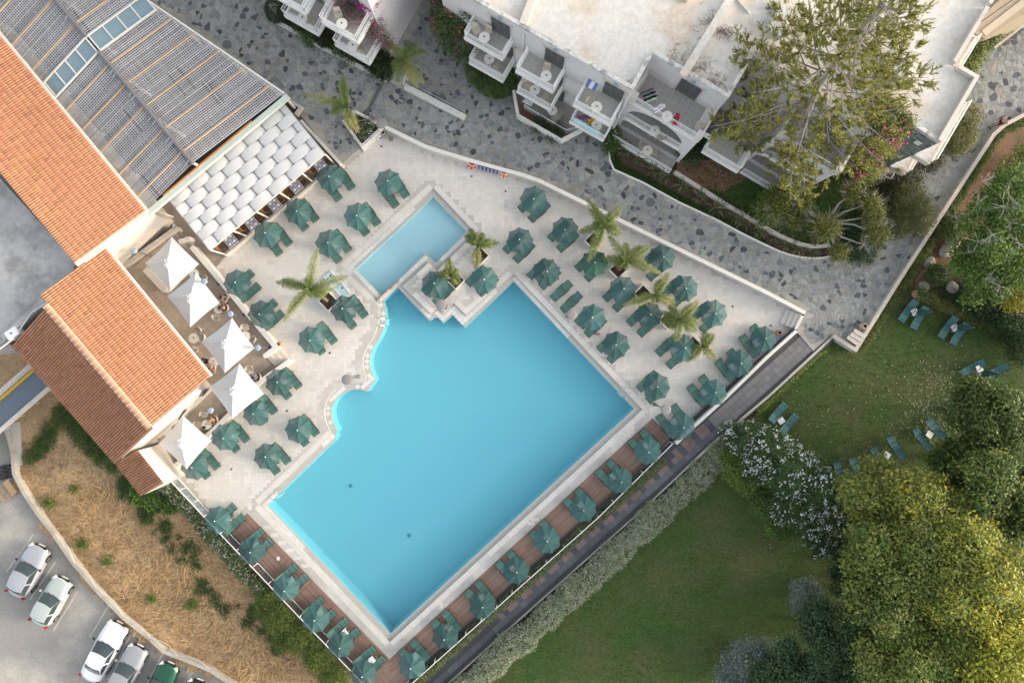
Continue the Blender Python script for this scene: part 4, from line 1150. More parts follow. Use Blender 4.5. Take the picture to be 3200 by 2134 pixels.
# ---- lifebuoys and the depth sign on the long wall (its face towards the pool)
defm('buoy_red', (0.62, 0.09, 0.04), 0.5); defm('buoy_orange', (0.75, 0.22, 0.03), 0.5); defm('sign_blue', (0.035, 0.04, 0.17), 0.5)
def wall_spot(px, py, z):      # point on the deck side of the long wall
    p = W(px, py, z); a, b = W(1467, 501, 1.0), W(1640, 549, 1.0)
    u = Vector((b.x - a.x, b.y - a.y)).normalized(); n = Vector((u.y, -u.x))
    q = Vector((p.x, p.y)) - Vector((a.x, a.y)); return Vector((a.x, a.y)) + u * q.dot(u) + n * 0.105, u, n
for (px, py, m, lab, R) in ((1476, 514, 'buoy_red', 'red lifebuoy hanging on the wall left of the blue sign', .33), (1576, 542, 'buoy_orange', 'orange lifebuoy hanging on the wall right of the blue sign', .27)):
    q, u, n = wall_spot(px, py, .52)
    t = empty('lifebuoy', (q.x + n.x * .10, q.y + n.y * .10, 0.5), label=lab, cat='lifebuoy', group='lifebuoys on the long wall')
    vs, fs = [], []
    ux = Vector((u.x, u.y, 0)); nz = Vector((n.x, n.y, 0)); uz = Vector((0, 0, .9)) - nz * .43; nz = nz * .9 + Vector((0, 0, .43))
    for i in range(24):
        a = 2 * PI * i / 24
        for j in range(8):
            b = 2 * PI * j / 8; rr = R - .08 + .075 * math.cos(b)
            vs.append((ux * math.cos(a) + uz * math.sin(a)) * rr + nz * (.085 + .075 * math.sin(b)))
    for i in range(24):
        for j in range(8): fs.append((i * 8 + j, ((i + 1) % 24) * 8 + j, ((i + 1) % 24) * 8 + (j + 1) % 8, i * 8 + (j + 1) % 8))
    MB().add(vs, fs).build('ring', M[m], t, smooth=True)
    bd = MB()
    for i in range(4):
        a = PI / 4 + PI / 2 * i; c = (ux * math.cos(a) + uz * math.sin(a)) * (R - .08) + nz * .085
        bd.bar(c - nz * .082, c + nz * .082, 0.05, 0.165, up=tuple(ux * math.cos(a) + uz * math.sin(a)))
    bd.build('bands', M['plastic_white'], t)
q0, u, n = wall_spot(1527, 526, .5)
t = empty('rules_sign', (q0.x + n.x * .09, q0.y + n.y * .09, .55), math.atan2(u.y, u.x), 'long blue sign with two rows of white panels on the wall', 'sign')
t.rotation_euler.x = -.35
MB().box((0, -.015, 0), (1.5, .03, .46)).build('board', M['sign_blue'], t)
for i in range(5):
    for j in (-1, 1): MB().box(((i - 2) * .29, -.032, j * .105), (.17, .006, .075)).build('panel', M['plastic_white'], t)

# ---- railings of the wooden decks: slanted rows of posts, glass and rails
M['rail_glass'] = glass_mat('rail_glass', (0.80, 0.86, 0.84), 0.03, 0.03)
def railing(line, z0, label, glass=True, h=1.08, step=1.55):
    o0 = W(*line[0], z0); t = empty('glass_railing', o0, label=label, cat='railing')
    P = [W(x, y, z0) - o0 for x, y in line]
    for i in range(len(P) - 1):
        d = P[i + 1] - P[i]; n = max(1, round(d.length / step)); u = d.normalized()
        Z = Vector((0, 0, 1))
        MB().bar(P[i] + Z * h, P[i + 1] + Z * h, 0.055, 0.05).build('top_rail', M['metal_white'], t)
        MB().bar(P[i] + Z * .05, P[i + 1] + Z * .05, 0.06, 0.05).build('bottom_rail', M['metal_white'], t)
        for k in range(n + 1):
            p = P[i] + d * (k / n); MB().bar(p + Z * -.1, p + Z * (h - .025), 0.045, 0.045, up=tuple(u)).build('post', M['metal_white'], t)
            if k < n and glass:
                a = P[i] + d * (k / n) + u * .05; b = P[i] + d * ((k + 1) / n) - u * .05
                MB().add([a + Z * .09, b + Z * .09, b + Z * (h - .05), a + Z * (h - .05)], [(0, 1, 2, 3)]).build('pane', M['rail_glass'], t)
railing([(546, 1482), (657, 1602), (806, 1758), (950, 1910), (1110, 2077), (1200, 2170)], -0.02, 'glass railing along the left wooden deck above the planting')
railing([(2092, 1379), (1865, 1604), (1600, 1839), (1267, 2136), (1225, 2175)], -0.02, 'glass railing along the right wooden deck above the path hedge')
# ================================================================ THE HOTEL
defm('hotel_wall', (0.60, 0.575, 0.575), 0.85, 0.06, 2, bump=0.2, bscale=40)
defm('hotel_wall_sunlit', (0.58, 0.54, 0.49), 0.85, 0.06, 2, bump=0.2, bscale=40)  # warmer copy of the wall colour, low sunlight painted in
defm('roof_render', (0.66, 0.62, 0.56), 0.9, 0.16, 3.5, col2=(0.56, 0.44, 0.31), c2scale=0.33, c2lo=0.5, c2hi=0.78, bump=0.5, bscale=8)
defm('roof_lip', (0.62, 0.60, 0.565), 0.9, 0.28, 5, col2=(0.36, 0.345, 0.325), c2scale=1.6, c2lo=0.5, c2hi=0.6, bump=0.4)
defm('balcony_white', (0.74, 0.73, 0.71), 0.7, 0.05, 3)
defm('balcony_floor', (0.34, 0.33, 0.30), 0.7, 0.06, 4)
defm('floor_tile', (0.38, 0.36, 0.33), 0.7, 0.06, 4, rand=0.06)
defm('door_grey', (0.12, 0.115, 0.11), 0.5, 0.1, 10)
defm('lintel', (0.50, 0.46, 0.42), 0.8, 0.1, 6)
M['window_glass'] = mat('window_glass', (0.06, 0.075, 0.08), 0.08, 0.1, 2, spec=0.6)
defm('slate', (1, 1, 1), 0.6, 0.25, 6, tint=True, bump=0.4)
defm('lamp_blue', (0.25, 0.33, 0.42), 0.4)
defm('rattan_pale', (0.50, 0.45, 0.37), 0.7, 0.15, 30, rand=0.08)
defm('cream_table', (0.70, 0.67, 0.60), 0.45, 0.04, 8)

class Frame:
    """a facade: u runs along it, n points out of it"""
    def __init__(s, o, u):
        s.o = Vector((o[0], o[1])); s.u = Vector((u[0], u[1])).normalized(); s.n = Vector((s.u.y, -s.u.x)); s.a = math.atan2(s.u.y, s.u.x)
    def p(s, u, n, z): q = s.o + s.u * u + s.n * n; return Vector((q.x, q.y, z))
    def loc(s, px, py, z):
        w = W(px, py, z); q = Vector((w.x, w.y)) - s.o; return q.dot(s.u), q.dot(s.n)
    def R(s): return Matrix((Vector((s.u.x, s.u.y, 0)), Vector((s.n.x, s.n.y, 0)), Vector((0, 0, 1)))).transposed()
def fbox(mb, F, u0, u1, n0, n1, z0, z1, org):
    c = F.p((u0 + u1) / 2, (n0 + n1) / 2, (z0 + z1) / 2) - org
    R = Matrix.Rotation(F.a, 3, 'Z')
    return mb.box(c, (abs(u1 - u0), abs(n1 - n0), abs(z1 - z0)), rot=R)

def rail_mesh(mb, pts, z, h, org, posts=1.25, bars=(.3, .44, .58)):
    for i in range(len(pts) - 1):
        a, b = Vector(pts[i]) - org, Vector(pts[i + 1]) - org; d = b - a
        Z = Vector((0, 0, 1))
        mb.tube([a + Z * h, b + Z * h], 0.027, 6)
        for q in bars: mb.tube([a + Z * (h * q + .12), b + Z * (h * q + .12)], 0.012, 4)
        n = max(1, round(d.length / posts))
        for k in range(n + 1):
            p = a + d * (k / n); mb.tube([p, p + Z * h], 0.02, 5)
def balcony(F, org, parent, u0, u1, n1, z, n0=0.0, door=True, solid=0.0):
    b = MB(); fbox(b, F, u0, u1, n0, n1, z - .22, z, org)
    bal = b.build('balcony', M['balcony_white'], parent)
    up = MB(); w = .13; hz = .16
    fbox(up, F, u0, u1, n1 - w, n1 + .012, z - .235, z + hz, org)
    fbox(up, F, u0 - .012, u0 + w, n0, n1 - w, z - .235, z + hz, org); fbox(up, F, u1 - w, u1 + .012, n0, n1 - w, z - .235, z + hz, org)
    up.build('kerb', M['balcony_white'], bal)
    # floor tiles 0.4 m
    ft = MB(); s = .40
    for i in range(int((u1 - u0 - 2 * w) / s)):
        for j in range(int((n1 - n0 - w) / s)):
            a = u0 + w + .03 + i * s; c = n0 + .02 + j * s
            fbox(ft, F, a + .006, a + s - .006, c + .006, c + s - .006, z, z + .008, org)
    ft.build('floor_tiles', M['floor_tile'], bal, kind='stuff')
    r = MB()
    rail_mesh(r, [F.p(u0 + w / 2, n0 + .1, z + hz), F.p(u0 + w / 2, n1 - w / 2, z + hz), F.p(u1 - w / 2, n1 - w / 2, z + hz), F.p(u1 - w / 2, n0 + .1, z + hz)], z, .78, org)
    r.build('railing', M['metal_white'], bal)
    return bal
def door(F, org, parent, u0, u1, z, h=2.1, n=0.0, glass_side=True):
    d = MB(); fbox(d, F, u0, u1, n - .02, n + .012, z, z + h, org); dd = d.build('door', M['door_grey'], parent)
    fr = MB(); t = .09
    fbox(fr, F, u0 - t, u0, n, n + .05, z, z + h, org); fbox(fr, F, u1, u1 + t, n, n + .05, z, z + h, org); fbox(fr, F, u0 - t - .12, u1 + t + .12, n, n + .09, z + h, z + h + .1, org)
    fr.build('frame', M['lintel'], dd)
    k = 3; w = (u1 - u0) / k
    for i in range(k):
        g = MB(); fbox(g, F, u0 + i * w + .07, u0 + (i + 1) * w - .07, n + .012, n + .03, z + .5, z + h - .15, org); g.build('pane', M['window_glass'], dd)
    l = MB(); fbox(l, F, (u0 + u1) / 2 - .12, (u0 + u1) / 2 + .12, n, n + .16, z + h + .22, z + h + .34, org); l.build('wall_lamp', M['lamp_blue'], parent)

def make_round_table(m, r=.36, h=.72):
    t = empty('round_table')
    MB().lathe([(0, h - .035), (r, h - .03), (r, h), (0, h + .003)], n=24).build('tabletop', m, t)
    MB().lathe([(.05, .03), (.04, h - .03)], n=8).build('column', m, t)
    mb = MB()
    for k in range(4):
        a = k * PI / 2 + .3; mb.bar((0, 0, .05), (.3 * math.cos(a), .3 * math.sin(a), .02), .05, .04)
    mb.build('foot', m, t)
    MB().lathe([(.05, h), (.055, h + .03), (.045, h + .035), (0, h + .03)], (0.02, .03, 0), 10).build('ashtray', M['window_glass'], t)
    return t
def make_chair(m, tub=False):
    t = empty('chair'); w = .23
    vs, fs = [], []
    MB().prism([(.21, -w), (.23, 0), (.21, w), (-.2, w * .92), (-.22, 0), (-.2, -w * .92)], .42, .455).build('seat', m, t)
    if tub:
        bk = MB(); n = 9; v = []
        for i in range(n):
            a = PI * .5 + PI * (i / (n - 1)) ; c, s = math.cos(a), math.sin(a)
            hh = .62 + .2 * max(0, -c)
            for rr, z in ((.24, .44), (.29, hh), (.32, hh), (.27, .42)): v.append((c * rr + .02, s * rr, z))
        f = [(i * 4 + j, (i + 1) * 4 + j, (i + 1) * 4 + (j + 1) % 4, i * 4 + (j + 1) % 4) for i in range(n - 1) for j in range(4)]
        bk.add(v, f + [(0, 1, 2, 3), (4 * n - 1, 4 * n - 2, 4 * n - 3, 4 * n - 4)]).build('backrest', m, t)
    else:
        bk = MB(); v = []
        for x, z in ((-.2, .44), (-.24, .62), (-.29, .86)):
            for k in range(5):
                y = (k / 4 - .5) * 2 * w * .92; v += [(x - .03 * (1 - (2 * k / 4 - 1) ** 2), y, z)]
        f = [(i * 5 + j, (i + 1) * 5 + j, (i + 1) * 5 + j + 1, i * 5 + j + 1) for i in range(2) for j in range(4)]
        bk.add(v + [(p[0] - .025, p[1], p[2]) for p in v], f + [tuple(15 + q for q in g[::-1]) for g in f]).build('backrest', m, t)
        for s in (-1, 1): MB().tube([(-.22, s * w, .62), (.0, s * (w + .03), .64), (.2, s * w, .6), (.21, s * w, .44)], .018, 5).build('armrest', m, t)
    for x in (-.18, .19):
        for s in (-1, 1): MB().tube([(x, s * .2, .43), (x * 1.15, s * .22, 0)], .016, 5).build('leg', m, t)
    return t
bt0 = make_round_table(M['cream_table']); bc0 = make_chair(M['rattan_pale']); tc0 = make_chair(M['rattan_pale'], True)
ff3 = {'t': True, 'c': True, 'k': True}
def put(kind, p, rz, label, cat, group):
    src = {'t': bt0, 'c': bc0, 'k': tc0}[kind]
    o = src if ff3[kind] else copy_tree(src); ff3[kind] = False
    o.location = p; o.rotation_euler = (0, 0, rz)
    return tag(o, label, cat, group)
def set_on(px, py, z, where, chairs=()):
    """round table seen at (px,py), chairs given by their own plan points"""
    p = W(px, py, z + .72); put('t', (p.x, p.y, z + .008), random.random(), 'round pale table ' + where, 'table', 'round tables on the balconies')
    for k, (cx, cy) in enumerate(chairs):
        q = W(cx, cy, z + .6); a = math.atan2(p.y - q.y, p.x - q.x)
        nm = ('first', 'second')[k] if len(chairs) > 1 else 'single'
        side = 'upper' if len(chairs) > 1 and cy == min(c[1] for c in chairs) else ('lower' if len(chairs) > 1 else 'only')
        put('c', (q.x, q.y, z + .008), a + random.uniform(-.3, .3), f'{side} beige plastic chair at the table {where}', 'chair', 'chairs on the balconies')

# ---- main block
F1 = Frame(W(1634, 88, 8.9)[:2], (W(1978, 283, 8.9) - W(1634, 88, 8.9))[:2])
C2 = W(2119, 510, 0.6); U2 = Vector((.861, -.509)); B2 = Vector((.509, .861))
C3 = W(2500, 601, 0.6)
def v2(a): return Vector((a[0], a[1]))
Pr, Qr = v2(C2) + B2 * 2.1, v2(C3) + B2 * 2.1
Pl, Ql = Pr - U2 * 5.35, Qr - U2 * 5.0
R1 = Pr + B2 * 3.0
def w89(px, py): return v2(W(px, py, 8.9))
A0 = F1.o - F1.u * 6.0
BODY = [A0, w89(1978, 283), Pl, Pr, R1, Ql, Qr, w89(2810, 365), w89(2935, 446), w89(3054, 243), w89(2982, 201), w89(3091, 20), w89(3200, -160), Vector((21, 36)), Vector((-2, 31))]
BODY = [(p.x, p.y) for p in BODY]
horg = Vector((8, 20, 0.3))
hotel = empty('hotel_building', horg, label='three storey white hotel with flat roof and stacked balconies', cat='hotel')
rel = [(x - horg.x, y - horg.y) for x, y in BODY]
MB().skirt(rel, 0.0, 8.45).build('wall', M['hotel_wall'], hotel)
MB().sheet(rel, z=8.42).build('roof', M['roof_render'], hotel)
pb = MB(); ins = []
for i in range(len(rel)):      # parapet pieces along each side, butted
    a, b = Vector(rel[i - 1]), Vector(rel[i]); d = (b - a); u = d.normalized(); nn = Vector((-u.y, u.x))
    pb_ = MB(); hh = .24 if i not in (9, 10, 11, 12) else .42
    a2, b2 = a + u * .0, b - u * .241
    m_ = (a2 + b2) / 2 + nn * .12
    pb_.box((m_.x, m_.y, 8.43 + hh / 2), ((b2 - a2).length, .24, hh), rz=math.atan2(u.y, u.x))
    pb_.build('parapet', M['roof_lip'] if i not in (9, 10, 11, 12, 13) else M['hotel_wall_sunlit'], hotel)
# upstands crossing the roof
for (a, b, w, h) in (((2281, 0), (2132, 240), .5, .35), ((1668, -10), (1634, 78), .5, .28), ((2345, 40), (2294, -20), .12, .12), ((2140, 0), (2300, -200), .4, .3)):
    p, q = v2(W(*a, 8.9)) - v2(horg), v2(W(*b, 8.9)) - v2(horg)
    MB().bar((p.x, p.y, 8.5 + h / 2 - .06), (q.x, q.y, 8.5 + h / 2 - .06), w, h).build('roof_upstand', M['roof_render'], hotel)
for (px, py, sx, sy, h) in ((2819, 220, 1.0, 1.1, .75), (2842, 168, .6, .9, .6), (2795, 205, .25, 2.6, .3), (2448, 62, 1.7, 1.1, .35)):
    p = v2(W(px, py, 8.9 + h)) - v2(horg)
    MB().box((p.x, p.y, 8.42 + h / 2 + .002), (sx, sy, h), rz=math.radians(58)).build('roof_unit', M['roof_lip'], hotel)
t_d = MB(); p, q = v2(W(1050 / 2.94 + 1600 - 0, 870 * .3406, 8.7)), None
for (a, b) in (((1965, 300), (1919, 412)), ((1637, 104), (1640, 170))):
    p, q = F1.loc(*a, 8.3), None
    fbox(t_d, F1, p[0] - .06, p[0] + .06, 0.01, .13, 1.0 if a[0] > 1900 else 4.6, 8.35, horg)
t_d.build('drainpipe', M['hotel_wall'], hotel)
# balconies of the left wing: outline points of the front edge (photo) and floor height
BAL = [((1452, 119), (1570, 194), 6.2), ((1464, 201), (1573, 257), 3.4), ((1612, 223), (1726, 295), 6.2), ((1613.6, 289.5), (1721, 347), 3.4), ((1790, 329), (1903, 397), 6.2), ((1780, 380), (1883, 446), 3.4)]
for a, b, z in BAL:
    ua, na = F1.loc(*a, z - .1); ub, nb = F1.loc(*b, z - .1)
    n1 = (na + nb) / 2
    balcony(F1, horg, hotel, ua, ub, n1, z); uc = (ua + ub) / 2
    door(F1, horg, hotel, uc - .15, uc + 1.25, z)
door(F1, horg, hotel, F1.loc(1680, 330, 1)[0], F1.loc(1680, 330, 1)[0] + 1.5, 0.9)
# ground terrace with low front wall below the two middle balconies
g = TT(2, 0, (130, 1010), (480, 1205), (620, 1190))
org = W(*g[0], 1.0); ter = MB()
P = [F1.p(F1.loc(*q, .9)[0], F1.loc(*q, .9)[1], .9) for q in TT(2, 0, (110, 1000), (490, 1225), (630, 1190))] + [F1.p(F1.loc(*T(2, 0, 640, 1190), .9)[0], 0, .9), F1.p(F1.loc(*T(2, 0, 100, 1000), .9)[0], 0, .9)]
ter.prism([(q.x - horg.x, q.y - horg.y) for q in P], .1, .6).build('terrace', M['balcony_floor'], hotel)
r = MB(); rail_mesh(r, [q + Vector((0, 0, .02)) for q in P[:3]], .9, .8, horg); r.build('railing', M['metal_white'], hotel)
t = empty('bed_wall', W(*T(2, 0, 240, 1200), .9), label='angular low wall round the small bed below the middle balconies', cat='wall')
lc = t.location.copy()
ribbon_wall(MB(), [W(x, y, .95) - lc for x, y in TT(2, 0, (15, 870), (55, 1095), (445, 1320), (640, 1215))], .2, .3, .95).build('wall_body', M['white_wall'], t)
obj('small_bed', MB().sheet(WP(TT(2, 0, (20, 870), (60, 1090), (450, 1300), (640, 1200), (490, 1225), (110, 1000)), .82), z=.82).mesh('small_bed', M['red_soil']), kind='structure')

# ---- the two stepped wings with arches
def wing(C, parent, wd=4.7):
    F = Frame((v2(C) - U2 * wd)[:], U2)
    org = horg
    # front wall with an arched opening on the middle floor and a wide one below
    def arch(u0, u1, z0, zs, zt, n=14):
        L = [(u0, z0), (u1, z0)]
        for k in range(n + 1):
            a = PI * k / n; L.append(((u0 + u1) / 2 + (u1 - u0) / 2 * math.cos(a), zs + (zt - zs) * math.sin(a)))
        return L
    outer = [(0, .3), (wd, .3), (wd, 6.0), (0, 6.0)]
    holes = [arch(.35, wd - .75, 3.42, 4.0, 5.65), arch(.2, wd - .25, .8, 2.2, 3.05)]
    tri = tessellate_polygon([[Vector((a, b, 0)) for a, b in L] for L in [outer] + holes])
    flat = outer + [q for h in holes for q in h]
    mb = MB()
    for nn, fl in ((0.0, False), (-.25, True)):
        vs = [F.p(a, nn, b) - org for a, b in flat]; fs = []
        for tr in tri:
            A, B, Cc = (vs[i] for i in tr); nrm = (B - A).cross(Cc - A); s = nrm.x * F.n.x + nrm.y * F.n.y
            fs.append(tr if (s > 0) != fl else tr[::-1])
        mb.add(vs, fs)
    for L in holes:
        k = len(L); vs = [F.p(a, 0, b) - org for a, b in L] + [F.p(a, -.25, b) - org for a, b in L]
        mb.add(vs, [(i, (i + 1) % k, k + (i + 1) % k, k + i) for i in range(k)])
    w = mb.build('arched_wall', M['hotel_wall'], parent)
    sw = MB(); fbox(sw, F, wd - .22, wd - .002, -2.1, -.25, .3, 6.0, org); fbox(sw, F, .002, .22, -2.1, -.25, .3, 6.0, org); sw.build('side_wall', M['hotel_wall'], parent)
    for z, nf in ((6.2, .1), (3.4, .16)):
        b = MB(); fbox(b, F, .0 if z > 5 else .25, wd if z > 5 else wd - .65, -2.1, nf, z - .2, z, org); bb = b.build('balcony', M['balcony_white'], parent)
        ft = MB(); s = .4
        for i in range(int((wd - .5) / s)):
            for j in range(5): fbox(ft, F, .25 + i * s + .006, .25 + (i + 1) * s - .006, -2.08 + j * s + .006, -2.08 + (j + 1) * s - .006, z, z + .008, org)
        ft.build('floor_tiles', M['floor_tile'], bb, kind='stuff')
        kb = MB(); fbox(kb, F, .42, wd - .42 if z > 5 else wd - .7, nf - .14, nf + .02, z - .24, z + .14, org); kb.build('kerb', M['balcony_white'], bb)
        r = MB(); rail_mesh(r, [F.p(.42, nf - .07, z + .14), F.p(wd - (.42 if z > 5 else .75), nf - .07, z + .14)], z, .8, org); r.build('railing', M['metal_white'], bb)
    for u0, u1 in ((-.02, .42), (wd - .42, wd + .02)):
        pl = MB(); fbox(pl, F, u0, u1, -.32, .12, 6.202, 7.1, org); pl.build('pillar', M['white_wall'], parent)
    for ua in (wd - .16, 0):
        sd = MB(); fbox(sd, F, ua, ua + .16, -2.1, -.32, 6.202, 7.05, org); sd.build('side_parapet', M['hotel_wall_sunlit'], parent)
    door(F, org, parent, wd * .42, wd * .42 + 1.5, 6.2, n=-2.1); door(F, org, parent, wd * .4, wd * .4 + 1.5, 3.4, n=-2.1)
    tr_ = MB(); fbox(tr_, F, .1, wd - .2, -2.1, .95, .3, .78, org); tt = tr_.build('terrace', M['balcony_floor'], parent)
    kb = MB(); fbox(kb, F, .1, wd - .2, .95, 1.1, .25, .95, org); kb.build('kerb', M['balcony_white'], tt)
    r = MB(); rail_mesh(r, [F.p(.15, 1.02, .95), F.p(wd - .25, 1.02, .95)], .8, .8, org); r.build('railing', M['metal_white'], tt)
    return F
FW2 = wing(C2, hotel, 5.3); FW3 = wing(C3, hotel)
# balcony hung between the wings
balcony(Frame(v2(W(2195, 470, 3.4)) + B2 * 1.6, U2), horg, hotel, 0, 2.9, 1.7, 3.4, n0=0)
# slate clad end wall
p4a, p4b = w89(2810, 365), w89(2935, 446)
F4 = Frame(p4a, p4b - p4a); w4 = (p4b - p4a).length
rows = 36; hz = 8.35 / rows
ns = 0
for r_ in range(rows):
    u = -random.uniform(0, .35)
    while u < w4:
        l = random.uniform(.32, .62); a, b = max(0, u) + .008, min(w4, u + l) - .008
        if b - a > .08:
            g = random.uniform(.13, .27); mb = MB(); mb.ct = (g * .88, g * 1.02, g * .96)
            fbox(mb, F4, a, b, .003, .03 + random.uniform(0, .02), .35 + r_ * hz + .008, .35 + (r_ + 1) * hz - .008, horg)
            mb.build('slate', M['slate'], hotel, tint=True); ns += 1
        u += l
for u, z in ((w4 - .9, 7.5), (w4 * .5, 3.6)):
    mb = MB(); fbox(mb, F4, u, u + .4, .05, .09, z, z + .45, horg); mb.build('vent', M['plastic_white'], hotel)
# balconies on the right side wall, parapets tinted warm for sunlight
F5 = Frame(p4b, w89(3054, 243) - p4b); L5 = (w89(3054, 243) - p4b).length
F6 = Frame(w89(2982, 201), w89(3091, 20) - w89(2982, 201))
for F, L, u0 in ((F5, L5, .0), (F6, 4.0, .15)):
    for z in (6.2, 3.4, .9):
        b = MB(); fbox(b, F, u0, L - .3, 0, 1.05, z - .2, z, horg); bb = b.build('balcony', M['balcony_white'], hotel)
        pm = MB(); fbox(pm, F, u0, L - .3, 1.05, 1.17, z - .25, z + .45, horg); fbox(pm, F, u0 - .1, u0, 0, 1.17, z - .25, z + .2, horg); fbox(pm, F, L - .3, L - .2, 0, 1.17, z - .25, z + .45, horg)
        pm.build('kerb', M['hotel_wall_sunlit'], bb)
        r = MB(); rail_mesh(r, [F.p(u0, .1, z + .2), F.p(u0, 1.1, z + .45), F.p(L - .25, 1.1, z + .45)], z, .55, horg, bars=(.3, .6)); r.build('railing', M['metal_white'], bb)

# ---- the small block at the upper left
aorg = W(1222, 174, .6)
FA = Frame(v2(aorg) - F1.u * 9.5, F1.u)
blk = empty('hotel_annexe', aorg, label='white hotel block with blank end wall and four stacked balconies', cat='hotel block')
bw = MB(); fb_ = [(FA.p(u, n, 0) - aorg)[:2] for u, n in ((-4, 0), (9.5, 0), (9.5, -12), (-4, -12))]
bw.skirt(fb_, -.3, 8.0); bw.build('wall', M['hotel_wall'], blk)
MB().sheet(fb_, z=7.98).build('roof', M['roof_render'], blk)
pp_ = MB(); fbox(pp_, FA, -4, 9.5, -.25, 0.003, 8.55, 8.9, aorg); fbox(pp_, FA, 9.25, 9.503, -12, -.25, 8.55, 8.9, aorg); pp_.build('parapet', M['roof_lip'], blk)
for a, b, z in (((865, -3), (957, 49), 6.2), ((890, 53), (996, 114), 3.4), ((1008, 73), (1120, 141), 6.2), ((1047, 145), (1156, 203), 3.4)):
    ua, na = FA.loc(*a, z - .1); ub, nb = FA.loc(*b, z - .1)
    balcony(FA, aorg, blk, ua, ub, (na + nb) / 2, z); uc = (ua + ub) / 2
    door(FA, aorg, blk, uc - .5, uc + .8, z)
mb = MB(); fbox(mb, FA, 9.5, 9.62, -1.4, -1.1, 7.0, 7.3, aorg); mb.build('vent', M['plastic_white'], blk)

# ---- tables and chairs on the balconies
set_on(*T(1, 0, 2095, 345), 6.2, 'on the top left balcony of the large hotel', [T(1, 0, 2025, 275), T(1, 0, 2120, 290)])
set_on(*T(1, 0, 2140, 543), 3.4, 'on the lower left balcony of the large hotel', [T(1, 0, 2215, 595)])
set_on(*T(2, 0, 313, 698), 6.2, 'on the second top balcony of the large hotel', [T(2, 0, 315, 635)])
set_on(*T(2, 0, 208, 827), 3.4, 'on the second lower balcony of the large hotel', [T(2, 0, 140, 780), T(2, 0, 300, 895)])
set_on(*T(2, 0, 370, 1015), .9, 'on the ground terrace behind the angular bed', [T(2, 0, 435, 1040), T(2, 0, 395, 1085)])
set_on(*T(2, 0, 776, 983), 6.2, 'on the third top balcony by the drainpipe', [T(2, 0, 720, 945)])
set_on(*T(2, 0, 776, 1152), 3.4, 'on the balcony with teal towels')
set_on(*T(2, 0, 1425, 1070), 6.2, 'on the open terrace with the red garment', [T(2, 0, 1345, 1030), T(2, 0, 1720, 1150)])
set_on(*T(2, 0, 1310, 1200), 3.4, 'behind the arched opening', [T(2, 0, 1365, 1250)])
set_on(*T(2, 0, 1245, 1380), .78, 'on the lowest terrace behind the flax plants', [T(2, 0, 1200, 1340), T(2, 0, 1310, 1390)])
set_on(*T(1, 0, 425, 167), 3.4, 'on the lower left balcony of the small block', [T(1, 0, 485, 185)])
set_on(*T(1, 0, 788, 220), 6.2, 'on the upper right balcony of the small block', [T(1, 0, 750, 130)])
set_on(*T(1, 0, 887, 420), 3.4, 'on the lower right balcony of the small block', [T(1, 0, 945, 430)])
set_on(*T(3, 0, 375, 1490), 3.4, 'behind the right hand arch under the conifer')
# ---- laundry and towels
defm('cloth_red', (0.42, 0.04, 0.07), .9, .15, 10); defm('cloth_white', (.72, .72, .74), .9, .05, 10); defm('cloth_dark', (.03, .03, .035), .9); defm('cloth_mint', (.4, .62, .52), .9); defm('cloth_purple', (.28, .12, .27), .9, .3, 14); defm('cloth_blue', (.1, .2, .48), .9, .2, 14)
def hanging(px, py, z, F, w, drop, m, label, cat='towel'):
    """cloth folded over a rail, hanging on both sides"""
    p = W(px, py, z); n = 6; vs, fs = [], []
    prof = [(-.07, -drop * .5), (-.05, -.05), (0, .03), (.05, -.05), (.09, -drop * .55), (.10, -drop)]
    for i, (a, b) in enumerate(prof):
        for j in range(n + 1): q = F.u * ((j / n - .5) * w) + F.n * (a + .015 * math.sin(j * 2.1)); vs.append((q.x, q.y, b + .01 * math.sin(j * 1.7)))
    for i in range(len(prof) - 1):
        for j in range(n): fs.append((i * (n + 1) + j, (i + 1) * (n + 1) + j, (i + 1) * (n + 1) + j + 1, i * (n + 1) + j + 1))
    o = MB().add(vs, fs).build('towel', m, smooth=True); o.location = p; return tag(o, label, cat)
hanging(*T(2, 0, 640, 1115), 4.34, F1, 1.0, .6, M['towel_teal'], 'teal towel on the balcony rail, left of its twin')
hanging(*T(2, 0, 750, 1185), 4.34, F1, 1.0, .6, M['towel_teal'], 'teal towel on the balcony rail, right of its twin')
hanging(*T(2, 0, 1820, 1240), 4.34, F1, .7, .6, M['cloth_white'], 'white towel on the rail of the balcony between the wings')
cloth('garment', *T(2, 0, 1505, 1100), 6.75, .32, .8, -.35, M['cloth_red'], 'red patterned garment lying across a terrace chair', 'garment', .12)
cloth('towel', *T(2, 0, 1345, 998), 7.0, .8, .35, .5, M['cloth_white'], 'white towel thrown over a chair on the open terrace', 'towel', .12)
cloth('towel', *T(2, 0, 665, 1080), 3.9, 1.0, .35, .15, M['cloth_purple'], 'dark purple cloth inside the balcony with teal towels', 'towel', .15)
cloth('towel', *T(2, 0, 725, 1115), 3.9, .45, .4, .15, M['ball_yellow'], 'yellow printed cloth inside the balcony with teal towels', 'towel', .1)
cloth('towel', *T(2, 0, 150, 935), 1.5, .7, .5, -.5, M['cloth_white'], 'white cloth at the ground terrace end', 'towel', .1)
p = W(*T(2, 0, 718, 822), 6.4); t = empty('drying_rack', p, F1.a, 'folding rack with blue striped towels on the third top balcony', 'drying rack')
for k in range(4): MB().box((0, .14 * k - .2, .75), (.9, .012, .012)).build('bar', M['metal_white'], t)
for k in range(3): MB().box((-.25 + .26 * k, 0, .755), (.2, .5, .03)).build('towel_strip', M[('cloth_blue', 'cloth_white', 'cloth_blue')[k]], t)
for s in (-1, 1): MB().tube([(s * .42, -.2, .75), (s * .42, .25, 0)], .015, 5).build('leg', M['metal_white'], t)
